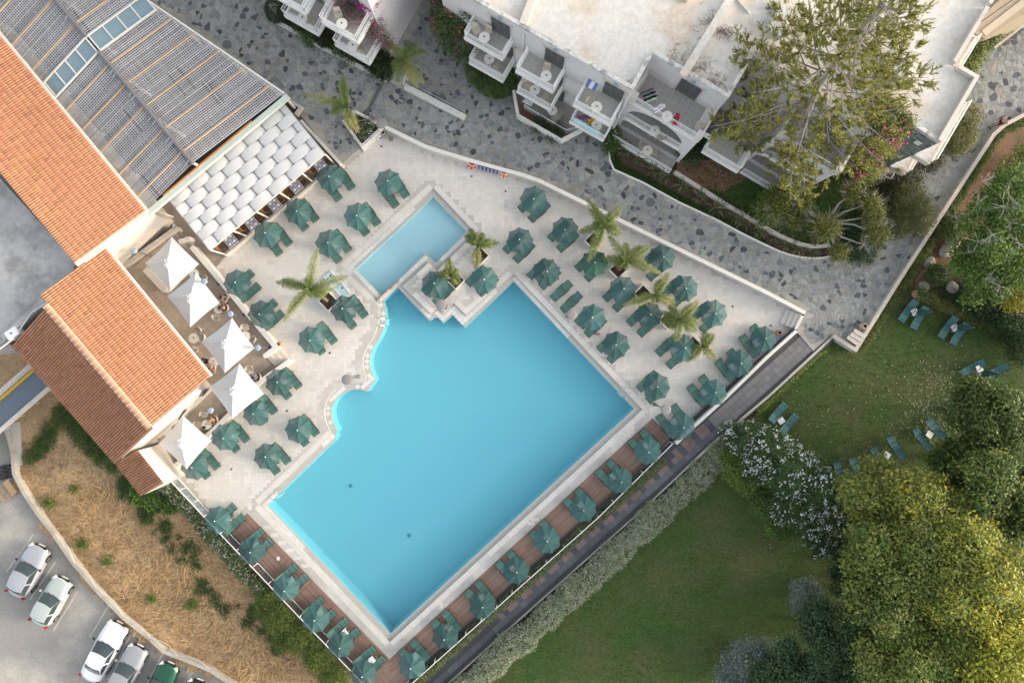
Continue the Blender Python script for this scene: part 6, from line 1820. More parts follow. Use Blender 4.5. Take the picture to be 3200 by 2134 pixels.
# white square parasols
def white_parasol(cor, ap, lab):
    q = [W(x, y, 2.4) for x, y in cor]; a = W(*ap, 2.92); c = sum(q, Vector()) / 4
    t = empty('square_parasol', (c.x, c.y, ZT), label=lab, cat='parasol', group='white square parasols of the cafe'); o = Vector((c.x, c.y, ZT))
    a.x, a.y = a.x * .5 + c.x * .5, a.y * .5 + c.y * .5
    vs, fs = [a - o], []
    n = 8
    for k in range(1, n + 1):
        s = k / n
        for i in range(4):
            for j in range(6):
                e = q[i].lerp(q[(i + 1) % 4], j / 6); p = a.lerp(e, s)
                sag = math.sin(PI * j / 6); p = p + (a - p) * .035 * sag * s - Vector((0, 0, .10 * sag * s * (1 - .3 * s)))
                vs.append(p - o)
    for j in range(24): fs.append((0, 1 + j, 1 + (j + 1) % 24))
    for k in range(n - 1):
        for j in range(24): fs.append((1 + k * 24 + j, 1 + (k + 1) * 24 + j, 1 + (k + 1) * 24 + (j + 1) % 24, 1 + k * 24 + (j + 1) % 24))
    MB().add(vs, fs).build('canopy', M['canvas_white'], t)
    vv, ff = [a - o + Vector((0, 0, .16))], []
    for k in range(1, 4):
        for j in range(20):
            an = 2 * PI * j / 20; r = (.13, .26, .36)[k - 1] * (1 + .18 * math.sin(j * 2.5 + k)); vv.append(a - o + Vector((r * math.cos(an), r * math.sin(an), (.13, .10, -.02)[k - 1] + .035 * math.sin(j * 3.1 + k * 2))))
    ff += [(0, 1 + j, 1 + (j + 1) % 20) for j in range(20)] + [(1 + k * 20 + j, 1 + (k + 1) * 20 + j, 1 + (k + 1) * 20 + (j + 1) % 20, 1 + k * 20 + (j + 1) % 20) for k in range(2) for j in range(20)]
    MB().add(vv, ff).build('vent_cap', M['canvas_white'], t)
    MB().tube([(0, 0, .05), (0, 0, a.z - ZT)], .035, 8).build('pole', M['metal_white'], t)
    MB().box((0, 0, .05), (.6, .6, .1), rz=.7).build('base', M['concrete_roof'], t)
    rb = MB()
    for p in q: rb.bar(a - o + Vector((0, 0, -.08)), p - o + Vector((0, 0, -.03)), .025, .025)
    rb.build('ribs', M['metal_white'], t)
Z1 = lambda *p: [(600 + x / 5.227, 900 + y / 5.227) for x, y in p]
Z2 = lambda *p: [(440 + x / 3.92, 1080 + y / 3.92) for x, y in p]
white_parasol(TT(0, 1, (1575, 605), (1825, 855), (1565, 1110), (1330, 850)), T(0, 1, 1535, 850), 'white square parasol nearest the restaurant, over the serving counter')
white_parasol(TT(0, 1, (1800, 930), (2015, 1210), (1745, 1435), (1530, 1150)), T(0, 1, 1745, 1170), 'white square parasol second from the restaurant')
white_parasol(Z1((655, 490), (1025, 980), (535, 1390), (150, 880)), Z1((530, 920))[0], 'middle one of the five white square parasols, by the cafe steps')
white_parasol(Z2((1210, 220), (1510, 590), (1120, 895), (835, 510)), Z2((1125, 565))[0], 'white square parasol just below the cafe steps')
white_parasol(Z2((520, 860), (865, 1160), (560, 1515), (215, 1200)), Z2((490, 1195))[0], 'lowest white square parasol, by the thick end wall')
# serving counter
p0, p1 = W(*T(0, 1, 1330, 900), 1.4), W(*T(0, 1, 1515, 1100), 1.4)
t = empty('serving_counter', ((p0.x + p1.x) / 2, (p0.y + p1.y) / 2, ZT + .008), math.atan2((p1 - p0).y, (p1 - p0).x), 'narrow white serving counter under the first white parasol', 'counter')
MB().box((0, 0, .88), ((p1 - p0).length, .45, .05)).build('top', M['frame_pale'], t); MB().box((0, 0, .43), ((p1 - p0).length - .1, .36, .85)).build('body', M['cream_wall'], t)
# terrace lamps
defm('lamp_cap', (0.27, 0.34, 0.42), .4, .06, 10)
def globe_lamp(bx, by, lab, h=2.35):
    p = W(bx, by, ZT); t = empty('terrace_lamp', (p.x, p.y, ZT + .008), label=lab, cat='lamp', group='lamps on the cafe terrace')
    MB().lathe([(.11, 0), (.11, .04), (.05, .1), (.045, .9), (0, .9)], n=12).build('base', M['metal_grey'], t)
    MB().tube([(0, 0, .85), (0, 0, h - .3)], .03, 8).build('pole', M['metal_grey'], t)
    MB().lathe([(.08, h - .35), (.16, h - .1), (.2, h - .04), (0, h - .04)], n=16).build('globe', M['plastic_white'], t)
    MB().lathe([(0, h - .03), (.21, h - .02), (.215, h + .02), (.15, h + .07), (0, h + .08)], n=20).build('cap', M['lamp_cap'], t)
globe_lamp(*T(0, 1, 1388, 775), 'terrace lamp left of the first white parasol')
globe_lamp(*T(0, 1, 2005, 1040), 'terrace lamp by the wall over the second white parasol')
globe_lamp(*T(0, 1, 2235, 1325), 'terrace lamp beside the table with two people in dark clothes')
globe_lamp(*T(1, 2, 125, 52), 'terrace lamp in the wall corner at the cafe steps')
globe_lamp(*T(0, 2, 2060, 600), 'terrace lamp next to the fourth white parasol')
globe_lamp(*T(0, 2, 1560, 1100), 'terrace lamp on the thick wall at the lower end')
p = W(*T(0, 1, 1600, 512), 1.0); t = empty('flood_light', (p.x, p.y, .3), label='small chrome flood light at the end of the long low wall', cat='lamp')
MB().tube([(0, 0, 0), (0, 0, 1.3), (.35, -.05, 1.5)], .03, 6).build('bracket', M['metal_dark'], t); MB().lathe([(.06, 1.35), (.15, 1.5), (.14, 1.56), (0, 1.58)], (.42, -.06, 0), 14).build('head', M['steel'], t)
# cafe tables and chairs
def cafe_set(tx, ty, where, chairs, m=None):
    p = W(tx, ty, ZT + .72); put('t', (p.x, p.y, ZT + .008), random.random(), 'round cream cafe table ' + where, 'table', 'round tables on the cafe terrace')
    for (cx, cy, nm) in chairs:
        q = W(cx, cy, ZT + .5); put('k', (q.x, q.y, ZT + .008), math.atan2(p.y - q.y, p.x - q.x) + random.uniform(-.2, .2), f'rattan tub chair {nm}', 'chair', 'rattan chairs on the cafe terrace')
z1 = lambda x, y: Z1((x, y))[0]; z2 = lambda x, y: Z2((x, y))[0]
cafe_set(*T(0, 1, 1780, 945), 'peeping out between first and second white parasol', [(*T(0, 1, 1870, 985), 'right of the first and second white parasol')])
cafe_set(*z1(435, 335), 'of the two people in dark clothes', [(*z1(400, 465), 'empty at the table of the dark clothed people'), (*z1(545, 150), 'of the sitting person by the terrace wall'), (*z1(545, 325), 'of the person hidden by a lamp')])
cafe_set(*z1(25, 820), 'beside the cafe roof edge', [(*z1(95, 695), 'upper one at the roof edge table'), (*z1(165, 805), 'right one at the roof edge table'), (*z1(45, 1000), 'lower one at the roof edge table')])
cafe_set(*z1(350, 1205), 'of the person in navy by the gutter', [(*z1(200, 1190), 'of the person in navy by the gutter'), (*z1(330, 1340), 'of the sunburnt guest by the gutter')])
cafe_set(*z1(870, 790), 'half covered by the middle white parasol', [(*z1(870, 650), 'above the half covered table'), (*z1(985, 840), 'right of the half covered table')])
cafe_set(*z1(960, 1440), 'of the guest in light blue', [(*z1(940, 1330), 'empty, above the guest in light blue'), (*z1(1075, 1455), 'of the guest in light blue')])
cafe_set(*z2(805, 965), 'with a black tablet between the two lowest parasols', [(*z2(775, 850), 'above the table with the tablet'), (*z2(700, 970), 'left of the table with the tablet'), (*z2(905, 900), 'of the guest at the table with the tablet')])
cafe_set(*z2(313, 1038), 'against the gable wall beside the lowest parasol', [(*z2(388, 965), 'above the gable wall table'), (*z2(228, 1112), 'below the gable wall table')])
p = W(*z2(772, 1000), ZT + .76); o = MB().box((0, 0, .012), (.24, .17, .018)).build('tablet', M['metal_dark']); o.location = (p.x, p.y, ZT + .735); tag(o, 'black tablet on a round cafe table', 'tablet')
# ================================================================ PLANTS
M['leaf'] = mat('leaf', (1, 1, 1), 0.55, 0.10, 6, tint=True, trans=0.30, spec=0.25)
M['petal'] = mat('petal', (1, 1, 1), 0.7, 0.06, 6, tint=True, trans=0.3)
M['bark'] = mat('bark', (0.20, 0.165, 0.13), 0.9, 0.25, 12, bump=.6, bscale=25)
M['bark_silver'] = mat('bark_silver', (0.36, 0.335, 0.30), 0.9, 0.2, 12, bump=.4)
M['straw'] = mat('straw', (0.42, 0.30, 0.16), 0.9, 0.2, 5, tint=True)

def leaf_points(blobs, n, per=14, spread=.20, shell=.55, zmin=-.35, rng=RNG):
    """clustered points in the outer part of a set of ellipsoids (cx,cy,cz,rx,ry,rz); returns points, outward directions, cluster ids"""
    b = np.array(blobs, dtype=float); w = b[:, 3] * b[:, 4] + b[:, 3] * b[:, 5]; w /= w.sum()
    k = max(1, n // per)
    bi = rng.choice(len(b), k, p=w)
    d = rng.normal(size=(k, 3)); d[:, 2] = np.abs(d[:, 2]) * np.where(rng.random(k) < .82, 1, -.5)
    d /= np.linalg.norm(d, axis=1)[:, None]
    r = shell + (1.08 - shell) * rng.random(k) ** .6
    c = b[bi, :3] + d * b[bi, 3:] * r[:, None]
    idx = np.repeat(np.arange(k), per)
    p = c[idx] + rng.normal(size=(k * per, 3)) * spread * np.array([1, 1, .7])
    return p, d[idx], idx, k
def leaf_mesh(name, p, d, size, tints, m, aspect=.5, upb=.5, rng=RNG, jit=.35):
    n = len(p)
    nr = d * .6 + np.array([0, 0, upb]) + rng.normal(size=(n, 3)) * .55
    nr /= np.linalg.norm(nr, axis=1)[:, None]
    t = np.cross(nr, rng.normal(size=(n, 3))); t /= np.linalg.norm(t, axis=1)[:, None] + 1e-9
    s = np.cross(nr, t)
    sz = size * (1 + rng.uniform(-jit, jit, n))
    a = t * sz[:, None] * .5; b = s * (sz * aspect)[:, None] * .5
    fold = nr * (sz * .08)[:, None]
    v = np.stack([p - a, p + b * 1.0 + fold - a * .1, p + a, p - b + fold - a * .1], 1).reshape(-1, 3)
    f = np.arange(4 * n).reshape(n, 4)
    return np_mesh(name, v, f, m, tints)
def mix_tints(idx, k, cols, rng=RNG, cj=.3, lj=.2):
    cols = np.array(cols, dtype=float)
    ci = rng.integers(0, len(cols), k); f = rng.random(k)[:, None]
    cc = cols[ci] * f + cols[rng.integers(0, len(cols), k)] * (1 - f)
    cc = cc * (1 + rng.uniform(-cj, cj, k))[:, None]
    return np.clip(cc[idx] * (1 + rng.uniform(-lj, lj, len(idx)))[:, None], .004, .9)
def crown(parent, org, blobs, n, size, cols, name='crown', m='leaf', per=14, spread=.2, shell=.55, aspect=.5, upb=.5, **kw):
    p, d, idx, k = leaf_points(blobs, n, per, spread, shell)
    t = mix_tints(idx, k, cols)
    return obj(name, leaf_mesh(name, p - np.array(org), d, size, t, M[m], aspect, upb), parent, **kw)
def B(px, py, z, r, rz=None):
    """a blob given by its plan point, centre height and radius in metres"""
    p = W(px, py, z); return (p.x, p.y, z, r, r, rz if rz else r * .8)
def limbs(parent, base, blobs, m='bark', r0=.2, name='trunk'):
    base = Vector(base); top = sum((Vector(b[:3]) for b in blobs), Vector()) / len(blobs)
    fork = base.lerp(top, .45); fork.z = base.z + (top.z - base.z) * .4
    mb = MB(); mb.tube([base - parent.location, base.lerp(fork, .5) - parent.location + Vector((.08, -.06, 0)), fork - parent.location], [r0, r0 * .85, r0 * .7], 9); mb.build(name, M[m], parent)
    for b in blobs[:8]:
        e = Vector(b[:3]) + Vector((0, 0, b[5] * .3)); mid = fork.lerp(e, .5) + Vector((random.uniform(-.3, .3), random.uniform(-.3, .3), .2))
        MB().tube([fork - parent.location, mid - parent.location, e - parent.location], [r0 * .5, r0 * .3, r0 * .1], 6).build('limb', M[m], parent)
def tree(name, label, cat, base, zb, blobs, n, size, cols, r0=.2, group=None, bark='bark', **kw):
    b = W(base[0], base[1], zb); t = empty(name, b, label=label, cat=cat, group=group)
    limbs(t, b, blobs, bark, r0)
    crown(t, b, blobs, n, size, cols, **kw)
    return t
def bush(label, blobs, n, size, cols, zb=0.0, name='shrub', cat='shrub', group=None, flowers=None, **kw):
    b = Vector((blobs[0][0], blobs[0][1], zb)); t = empty(name, b, label=label, cat=cat, group=group)
    mb = MB()
    for q in blobs[:6]:
        for k in range(3):
            e = Vector(q[:3]) + Vector((random.uniform(-.5, .5) * q[3], random.uniform(-.5, .5) * q[4], 0))
            mb.tube([Vector((b.x * .4 + q[0] * .6, b.y * .4 + q[1] * .6, zb)) - b, e - b], [.035, .012], 5)
    mb.build('stems', M['bark'], t, kind='stuff')
    crown(t, b, blobs, n, size, cols, name='foliage', **kw)
    if flowers:
        for (fc, fn, fs) in flowers:
            p, d, idx, k = leaf_points(blobs, fn, 5, fs * .9, .97)
            obj('blossom', leaf_mesh('blossom', p + d * .04 - np.array(b), d, fs, mix_tints(idx, k, fc, cj=.1, lj=.08), M['petal'], .8, .8), t, kind='stuff')
    return t
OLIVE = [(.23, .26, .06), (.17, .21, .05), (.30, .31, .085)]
SUNLIT_GOLD = [(.46, .42, .06), (.42, .42, .06), (.26, .31, .055)]  # evening sunlight painted into the leaf tints
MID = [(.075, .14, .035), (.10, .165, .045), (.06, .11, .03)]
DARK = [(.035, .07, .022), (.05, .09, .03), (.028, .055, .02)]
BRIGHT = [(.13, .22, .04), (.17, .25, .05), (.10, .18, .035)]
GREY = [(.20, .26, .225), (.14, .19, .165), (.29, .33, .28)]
# ---- the wood at the lower right, tree by tree
def big(cx, cy, zt, R, label, cols, n, size=.25, zb=0.02, seed=0):
    random.seed(seed + 11); p = W(cx, cy, zt * .72); bl = []
    for k in range(15):
        a = k * 2.4 + random.random(); rr = R * (.12 + .74 * math.sqrt(k / 15)); r = R * random.uniform(.2, .4)
        bl.append((p.x + rr * math.cos(a), p.y + rr * math.sin(a), zt * random.uniform(.62, .84) - rr * .28, r, r, r * .8))
    q = Vector((p.x, p.y, zb)); t = empty('broadleaf_tree', q, label=label, cat='tree', group='trees of the lower right wood')
    limbs(t, q, bl, 'bark', .22); crown(t, q, bl, n, size, cols, spread=.30, shell=.4, per=30)
    return t
big(2765, 1570, 6.5, 2.5, 'olive green tree overhanging the row of lawn loungers', OLIVE, 26000, seed=1)
big(2900, 1650, 8.2, 3.3, 'pale olive tree with a rounded crown behind the lounger row', OLIVE + SUNLIT_GOLD[:1], 36000, seed=2)
big(3125, 1310, 7.0, 2.7, 'green tree beside the lounger lying among scattered leaves', [(.10, .145, .035), (.13, .17, .045), (.075, .11, .03)], 26000, seed=3)
big(3020, 1450, 5.0, 1.7, 'small dark tree between the two lounger pairs and the wood', MID + OLIVE[:1], 11000, seed=13)
big(3175, 1560, 8.5, 3.4, 'green tree at the picture edge behind the lawn', OLIVE + MID, 30000, seed=4)
big(2835, 1840, 9.0, 4.0, 'broad olive tree in the middle of the wood', OLIVE + MID[:1], 40000, seed=5)
big(3045, 1800, 9.8, 3.9, 'yellow green tree in the middle of the wood', SUNLIT_GOLD + OLIVE, 40000, seed=6)
big(3170, 2030, 10.5, 3.6, 'golden lit tree in the bottom right corner', SUNLIT_GOLD, 36000, seed=7)
big(2880, 2090, 9.2, 3.7, 'light green tree at the bottom edge of the wood', OLIVE + BRIGHT[:1], 36000, seed=8)
big(2640, 2010, 6.0, 3.0, 'dark soft needled tree beside the silver shrubs', [(.06, .11, .045), (.08, .14, .05), (.045, .085, .035)], 30000, .2, seed=9)
big(2490, 2130, 5.0, 2.6, 'dark green tree between the two silver shrubs', [(.05, .10, .045), (.075, .13, .05)], 22000, .2, seed=10)
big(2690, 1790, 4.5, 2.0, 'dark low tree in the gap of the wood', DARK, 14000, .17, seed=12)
random.seed(5)
bush('silver grey shrub alone at the wood edge', [B(2515, 1850, 1.6, 1.0), B(2545, 1880, 1.3, .8), B(2505, 1895, 1.0, .7)], 6000, .13, GREY, zb=.02)
bush('large silver blue shrub at the bottom edge of the lawn', [B(2335, 2080, 1.8, 1.8), B(2400, 2040, 1.3, 1.0), B(2280, 2120, 1.2, 1.1), B(2385, 2130, 1.6, 1.3)], 15000, .13, GREY + [(.08, .11, .12)], zb=.02)
bush('small fern like bush in front of the dark tree', [B(2620, 1840, .7, .6)], 900, .2, MID, zb=.02, aspect=.25)
# oleander with white blossom
OLE = [B(2335, 1370, 1.9, 1.3), B(2400, 1410, 2.5, 1.6), B(2470, 1470, 2.7, 1.8), B(2550, 1530, 2.6, 1.7), B(2610, 1610, 2.1, 1.4), B(2470, 1580, 2.2, 1.4), B(2290, 1350, 1.3, .8), B(2560, 1650, 1.6, 1.2), B(2370, 1460, 1.8, 1.1)]
bush('big oleander bush covered with white blossom', OLE, 34000, .17, [(.06, .12, .04), (.08, .145, .045), (.045, .09, .03)], zb=.02, name='oleander', cat='oleander', aspect=.28,
     flowers=[([(.78, .78, .76), (.7, .72, .7)], 2500, .13)])
bush('light green bush in front of the white oleander', [B(2300, 1460, 1.0, 1.0), B(2340, 1500, 1.0, .9), B(2275, 1425, .7, .6)], 8000, .15, BRIGHT, zb=.02)
bush('mid green bush below the white oleander', [B(2400, 1575, 1.1, 1.1), B(2440, 1640, 1.1, 1.0), B(2370, 1540, .8, .6)], 8000, .15, MID + BRIGHT[:1], zb=.02)
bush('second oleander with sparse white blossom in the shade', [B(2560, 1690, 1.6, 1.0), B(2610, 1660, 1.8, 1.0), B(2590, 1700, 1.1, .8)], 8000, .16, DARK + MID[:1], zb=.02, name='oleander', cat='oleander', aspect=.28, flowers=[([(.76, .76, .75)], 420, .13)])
t = empty('cut_log', W(2452, 1478, 2.6), label='cut brown log lying in the oleander', cat='log'); MB().tube([Vector((-.35, .2, 2.3)) * Vector((1, 1, 0)).length / 1.4142, Vector((.4, -.25, 2.3))], .22, 10).build('trunk', M['bark'], t) if False else MB().tube([Vector((-.45, .25, .5)), Vector((.45, -.25, .35))], .24, 10).build('trunk', M['bark'], t)
# ---- upper right garden
tree('garden_tree', 'green tree with bare silver branches in the right garden', 'tree', (3060, 790), .03, [B(3050, 690, 4.2, 1.1), B(3100, 770, 4.8, 1.3), B(3060, 850, 3.8, 1.2), B(3150, 690, 4.6, 1.2), B(3170, 840, 4.4, 1.2), B(3010, 790, 3.2, .9), B(3110, 620, 4.0, 1.0), B(3150, 570, 3.8, 1.0), B(3110, 900, 3.4, .9), B(3040, 920, 2.8, .7), B(3180, 620, 4.2, .9), B(3195, 740, 4.6, 1.2), B(3070, 630, 3.6, .7)], 24000, .19, MID[:2] + BRIGHT, r0=.16, bark='bark_silver')
def twigs(parent, org, c, n, L, r=.012, up=.5, m='bark_silver', name='bare_twigs'):
    mb = MB(); c = Vector(c)
    for k in range(n):
        a = random.random() * 6.28; e = random.uniform(-.1, 1) * up; d = Vector((math.cos(a), math.sin(a), e)).normalized(); l = L * random.uniform(.55, 1.1)
        p1 = c + d * l * .5 + Vector((random.uniform(-.1, .1), random.uniform(-.1, .1), .05)); p2 = c + d * l
        mb.tube([c - org, p1 - org, p2 - org], [r * 1.6, r, r * .5], 4, cap=False)
        for q in range(2):
            d2 = (d + Vector((random.uniform(-.7, .7), random.uniform(-.7, .7), random.uniform(-.2, .5)))).normalized(); mb.tube([p1 - org, p1 + d2 * l * .45 - org], [r * .9, r * .4], 3, cap=False)
    return mb.build(name, M[m], parent, kind='stuff')
gt = bpy.data.objects['garden_tree']; go = gt.location.copy()
for (x, y, z, L) in ((3130, 640, 5.6, 1.9), (3040, 640, 5.2, 1.6), (3100, 720, 6.2, 1.6), (3180, 760, 6, 1.8), (3020, 800, 5, 1.3), (3080, 870, 5, 1.3), (3160, 620, 5.5, 1.5), (2990, 690, 4.6, 1.4), (3150, 690, 5.8, 1.5), (3060, 740, 5.6, 1.4), (3140, 800, 5.4, 1.4), (3080, 580, 5, 1.3), (3120, 880, 5, 1.2)):
    twigs(gt, go, W(x + random.uniform(-15, 15), y + random.uniform(-15, 15), z - .3), 7, L * random.uniform(.5, 1), .011)
bush('yellow sunlit shrub at the right picture edge', [B(3185, 850, 3.4, 1.0), B(3170, 920, 3.0, 1.0), B(3195, 790, 3.2, .8)], 7000, .15, [(.30, .27, .03), (.22, .22, .03)], zb=.03)  # yellow leaf tints stand for sun on the garden tree's edge
bush('low dark shrub beside the soil path', [B(2925, 860, .5, .75)], 2500, .12, DARK + MID[:1], zb=.03)
bush('green shrub where the soil path narrows', [B(2975, 725, .7, .6), B(2995, 700, .7, .55)], 2400, .13, MID, zb=.03)
bush('dark undergrowth behind the clipped garden hedge', [B(3080, 950, .9, 1.3), B(3150, 990, 1.0, 1.5), B(3190, 1040, 1.0, 1.3), B(3180, 940, 1.1, 1.2), B(3020, 930, .6, .9), B(3195, 1100, .9, 1.0)], 20000, .14, DARK, zb=.03, flowers=[([(.2, .04, .16)], 90, .12)])
bush('loose green shrubs at the top of the soil path', [B(3165, 520, 1.2, .9), B(3190, 560, 1.4, .9), B(3198, 480, 1.2, .7)], 5000, .14, MID + OLIVE, zb=.03)
bush('olive shrub leaning from the wall over the street', [B(3010, 370, 1.5, 1.1), B(3000, 430, 1.5, 1.0), B(2980, 460, 1.2, .7)], 7000, .13, [(.18, .175, .07), (.14, .155, .05)], zb=.6)
bush('straggly green strip between hotel and tan house', [B(3045, 160, .9, .9), B(3020, 215, .8, .8), B(3080, 120, .9, .9), B(3130, 70, .9, .9)], 7000, .15, MID + OLIVE, zb=.6)
# ---- hedges
def hedge(label, line, width, z0, z1, n, cols, size=.09, name='clipped_hedge', flowers=None, wob=.12, kind=None, cat='hedge', m='leaf'):
    pts = [W(x, y, z1) for x, y in line]; bl = []
    for i in range(len(pts) - 1):
        d = pts[i + 1] - pts[i]; k = max(1, int(d.length / (width * .45)))
        for j in range(k):
            p = pts[i] + d * ((j + .5) / k); w = width * .5 * random.uniform(1 - wob, 1 + wob)
            bl.append((p.x + random.uniform(-.1, .1) * width, p.y + random.uniform(-.1, .1) * width, (z0 + z1) / 2, w, w, (z1 - z0) * .5 * random.uniform(.9, 1.15)))
    o = Vector((pts[0].x, pts[0].y, z0)); t = empty(name, o, label=label, cat=cat)
    core = MB()
    for b_ in bl: core.lathe([(b_[3] * .8, .02), (b_[3] * .8, (z1 - z0) * .75), (0, (z1 - z0) * .8)], Vector((b_[0], b_[1], z0)) - o, 8)
    core.build('stems', M['soil'], t, kind='stuff')
    crown(t, o, bl, n, size, cols, name='foliage', per=8, spread=.09, shell=.75, m=m)
    if flowers:
        p, d, idx, k = leaf_points(bl, flowers[1], 4, .05, 1.0)
        obj('blossom', leaf_mesh('blossom', p - np.array(o), d, flowers[2], mix_tints(idx, k, flowers[0], cj=.1), M['petal'], .9, .9), t, kind='stuff')
    return t
hedge('broad grey green hedge between paved path and lower lawn', [(2330, 1350), (2220, 1465), (2056, 1612), (1930, 1730), (1804, 1845), (1641, 1990), (1470, 2140), (1400, 2200)], 1.75, .03, .95, 90000, [(.37, .41, .29), (.26, .33, .19), (.46, .45, .36), (.22, .28, .13)], .10, wob=.2)
hedge('thin bright hedge along the kerb at the top of the lawn', [(2585, 1082), (2520, 1135), (2440, 1215), (2370, 1285)], .42, .03, .42, 9000, BRIGHT + OLIVE, .085)
hedge('low hedge squeezed between glass railing and paved path', [(2072, 1440), (1990, 1515), (1870, 1622), (1740, 1738), (1600, 1863), (1450, 1999), (1290, 2145)], .62, .0, .45, 45000, [(.2, .235, .10), (.14, .185, .075), (.26, .27, .15)], .08)
hedge('narrow low hedge following the garden wall', [(3225, 372), (3150, 402), (3118, 440), (3050, 545), (2960, 690), (2850, 855), (2780, 960), (2695, 1090)], .5, .03, .4, 22000, [(.13, .18, .04), (.09, .13, .035), (.17, .2, .055)], .085, wob=.3)
hedge('clipped olive hedge behind the lawn loungers', [(2882, 922), (2950, 950), (3030, 985), (3115, 1020), (3200, 1065)], .72, .03, .8, 16000, [(.2, .2, .06), (.15, .17, .05)], .09)
hedge('flowering shrubs along the glass railing of the left deck', [(500, 1500), (560, 1560), (640, 1650), (700, 1720), (770, 1800), (850, 1890)], 1.25, ZF, -.15, 42000, [(.14, .18, .06), (.10, .14, .045), (.19, .21, .09)], .11, name='flowering_shrubs', flowers=([(.58, .53, .45), (.66, .63, .58)], 5200, .085), wob=.3, cat='shrub')
for k, (x, y, r, zz) in enumerate(((885, 1930, 1.1, .1), (945, 1985, 1.1, .2), (1000, 2045, 1.0, .2), (1050, 2110, 1.0, .1), (840, 1880, .8, -.3), (900, 1990, .8, -.5))):
    bush(('feathery conifer bush under the railing nearest the cafe', 'feathery conifer bush below the fourth deck parasol', 'feathery conifer bush near the lower deck corner', 'feathery conifer bush lowest at the deck corner', 'small feathery conifer at the end of the flowering shrubs', 'small feathery conifer on the field side')[k], [B(x, y, zz, r), B(x - 18, y + 14, zz - .4, r * .75)], 5200, .17, [(.16, .215, .045), (.10, .15, .04), (.21, .25, .06)], zb=ZF, name='conifer_bush', cat='conifer bush', aspect=.25, group='conifer bushes below the left deck')
# ---- hotel side plants
def rnd_box(px, py, z, r, label, n=2600, zb=.68): return bush(label, [B(px, py, z, r)], n, .09, [(.05, .07, .03), (.035, .055, .025)], zb=zb, per=6, spread=.06, shell=.9)
rnd_box(868, 33, 1.5, .85, 'round clipped bush at the upper end of the balcony block bed', 4200)
rnd_box(1014, 123, 1.2, .55, 'round clipped bush below the balconies of the small block')
bush('dark strap leaved plant at the corner of the small block', [B(1190, 205, 1.2, .8)], 1600, .5, [(.03, .06, .02), (.045, .075, .025)], zb=.68, aspect=.14)
bush('ferny green plants spilling over the bed kerb', [B(970, 112, .9, .6), B(940, 90, .9, .45), B(1060, 155, .9, .5), B(1100, 180, .9, .5)], 2600, .18, MID, zb=.68, aspect=.3, flowers=[([(.4, .4, .7)], 40, .08)])
bush('straggly bougainvillea climbing the corner of the small block', [B(1105, 40, 6.2, 1.1, .5), B(1150, 75, 5.6, .9, .8), B(1180, 105, 4.6, .7, 1.0), B(1085, 15, 6.4, .8, .4), B(1210, 135, 3.6, .5, .9)], 7000, .10, [(.15, .12, .075), (.10, .10, .045), (.19, .15, .10), (.14, .09, .09)], zb=.68, name='bougainvillea', cat='climber', aspect=.35, shell=.3, flowers=[([(.42, .04, .24), (.5, .12, .28)], 420, .10)])
bush('magenta bougainvillea at the roof edge of the small block', [B(1145, 2, 7.2, .6)], 900, .1, [(.35, .02, .18), (.07, .09, .03)], zb=.68, name='bougainvillea', cat='climber', flowers=[([(.45, .03, .24)], 420, .11)])
bush('tall creeper with orange and purple flowers at the hotel corner', [B(1425, 40, 4.4, 1.6), B(1440, 95, 3.6, 1.6), B(1405, 80, 2.8, 1.2), B(1458, 145, 2.6, 1.1), B(1400, 20, 4.5, 1.1), B(1475, 30, 6.2, .7), B(1390, 50, 3.0, .9)], 26000, .13, [(.06, .12, .035), (.085, .145, .045), (.045, .085, .03), (.15, .165, .09)], zb=.6, name='trumpet_creeper', cat='climber', flowers=[([(.65, .22, .06), (.6, .16, .08)], 330, .14), ([(.25, .03, .28)], 160, .13)])
bush('large clipped dark green bush under the left hotel balconies', [B(1500, 225, 1.3, 1.0), B(1535, 255, 1.3, 1.1), B(1570, 262, 1.2, 1.0), B(1605, 235, 1.4, 1.0), B(1555, 225, 1.5, 1.1)], 22000, .09, [(.07, .13, .03), (.10, .16, .035), (.05, .095, .025)], zb=.6, per=6, spread=.07, shell=.88)
bush('shrub with pale flowers at the balcony corner by the flax bed', [B(1912, 425, 1.2, .55), B(1908, 455, .9, .5)], 2600, .12, MID, zb=.66, flowers=[([(.65, .66, .62)], 40, .1)])
bush('left one of two rounded shrubs in the angular bed', [B(1688, 391, 1.3, .48)], 1500, .10, [(.05, .08, .035)], zb=.82)
bush('right one of two rounded shrubs in the angular bed', [B(1736, 418, 1.3, .55)], 1900, .10, [(.05, .08, .035)], zb=.82)
bush('dark bush on bare soil beside the arched wing', [B(2160, 478, 1.2, .8), B(2180, 450, 1.2, .7)], 3600, .13, DARK + MID[:1], zb=.73)
bush('olive brown shrub at the street bend', [B(2830, 640, 1.7, 1.5), B(2860, 680, 1.4, 1.2), B(2800, 690, 1.4, 1.2)], 14000, .12, [(.15, .15, .05), (.115, .13, .045), (.09, .12, .04)], zb=.66)
bush('dark green bushes under the tree with silver branches', [B(2700, 730, 1.2, 1.3), B(2640, 770, 1.0, 1.0), B(2740, 690, 1.2, 1.2), B(2690, 790, .9, .9)], 12000, .13, DARK + MID[:1], zb=.66)
bush('bushy olive shrub left of the arches on the lawn', [B(2425, 640, 2.0, 1.2), B(2400, 660, 1.6, 1.0), B(2450, 620, 1.8, 1.0)], 9000, .14, OLIVE + MID, zb=.73)
bush('dim shrubs behind the slate wall', [B(2790, 590, 1.4, 1.0), B(2830, 560, 1.4, 1.0), B(2900, 500, 1.4, 1.0), B(2760, 620, 1.2, .9)], 7000, .14, [(.06, .06, .025), (.04, .05, .02)], zb=.6)
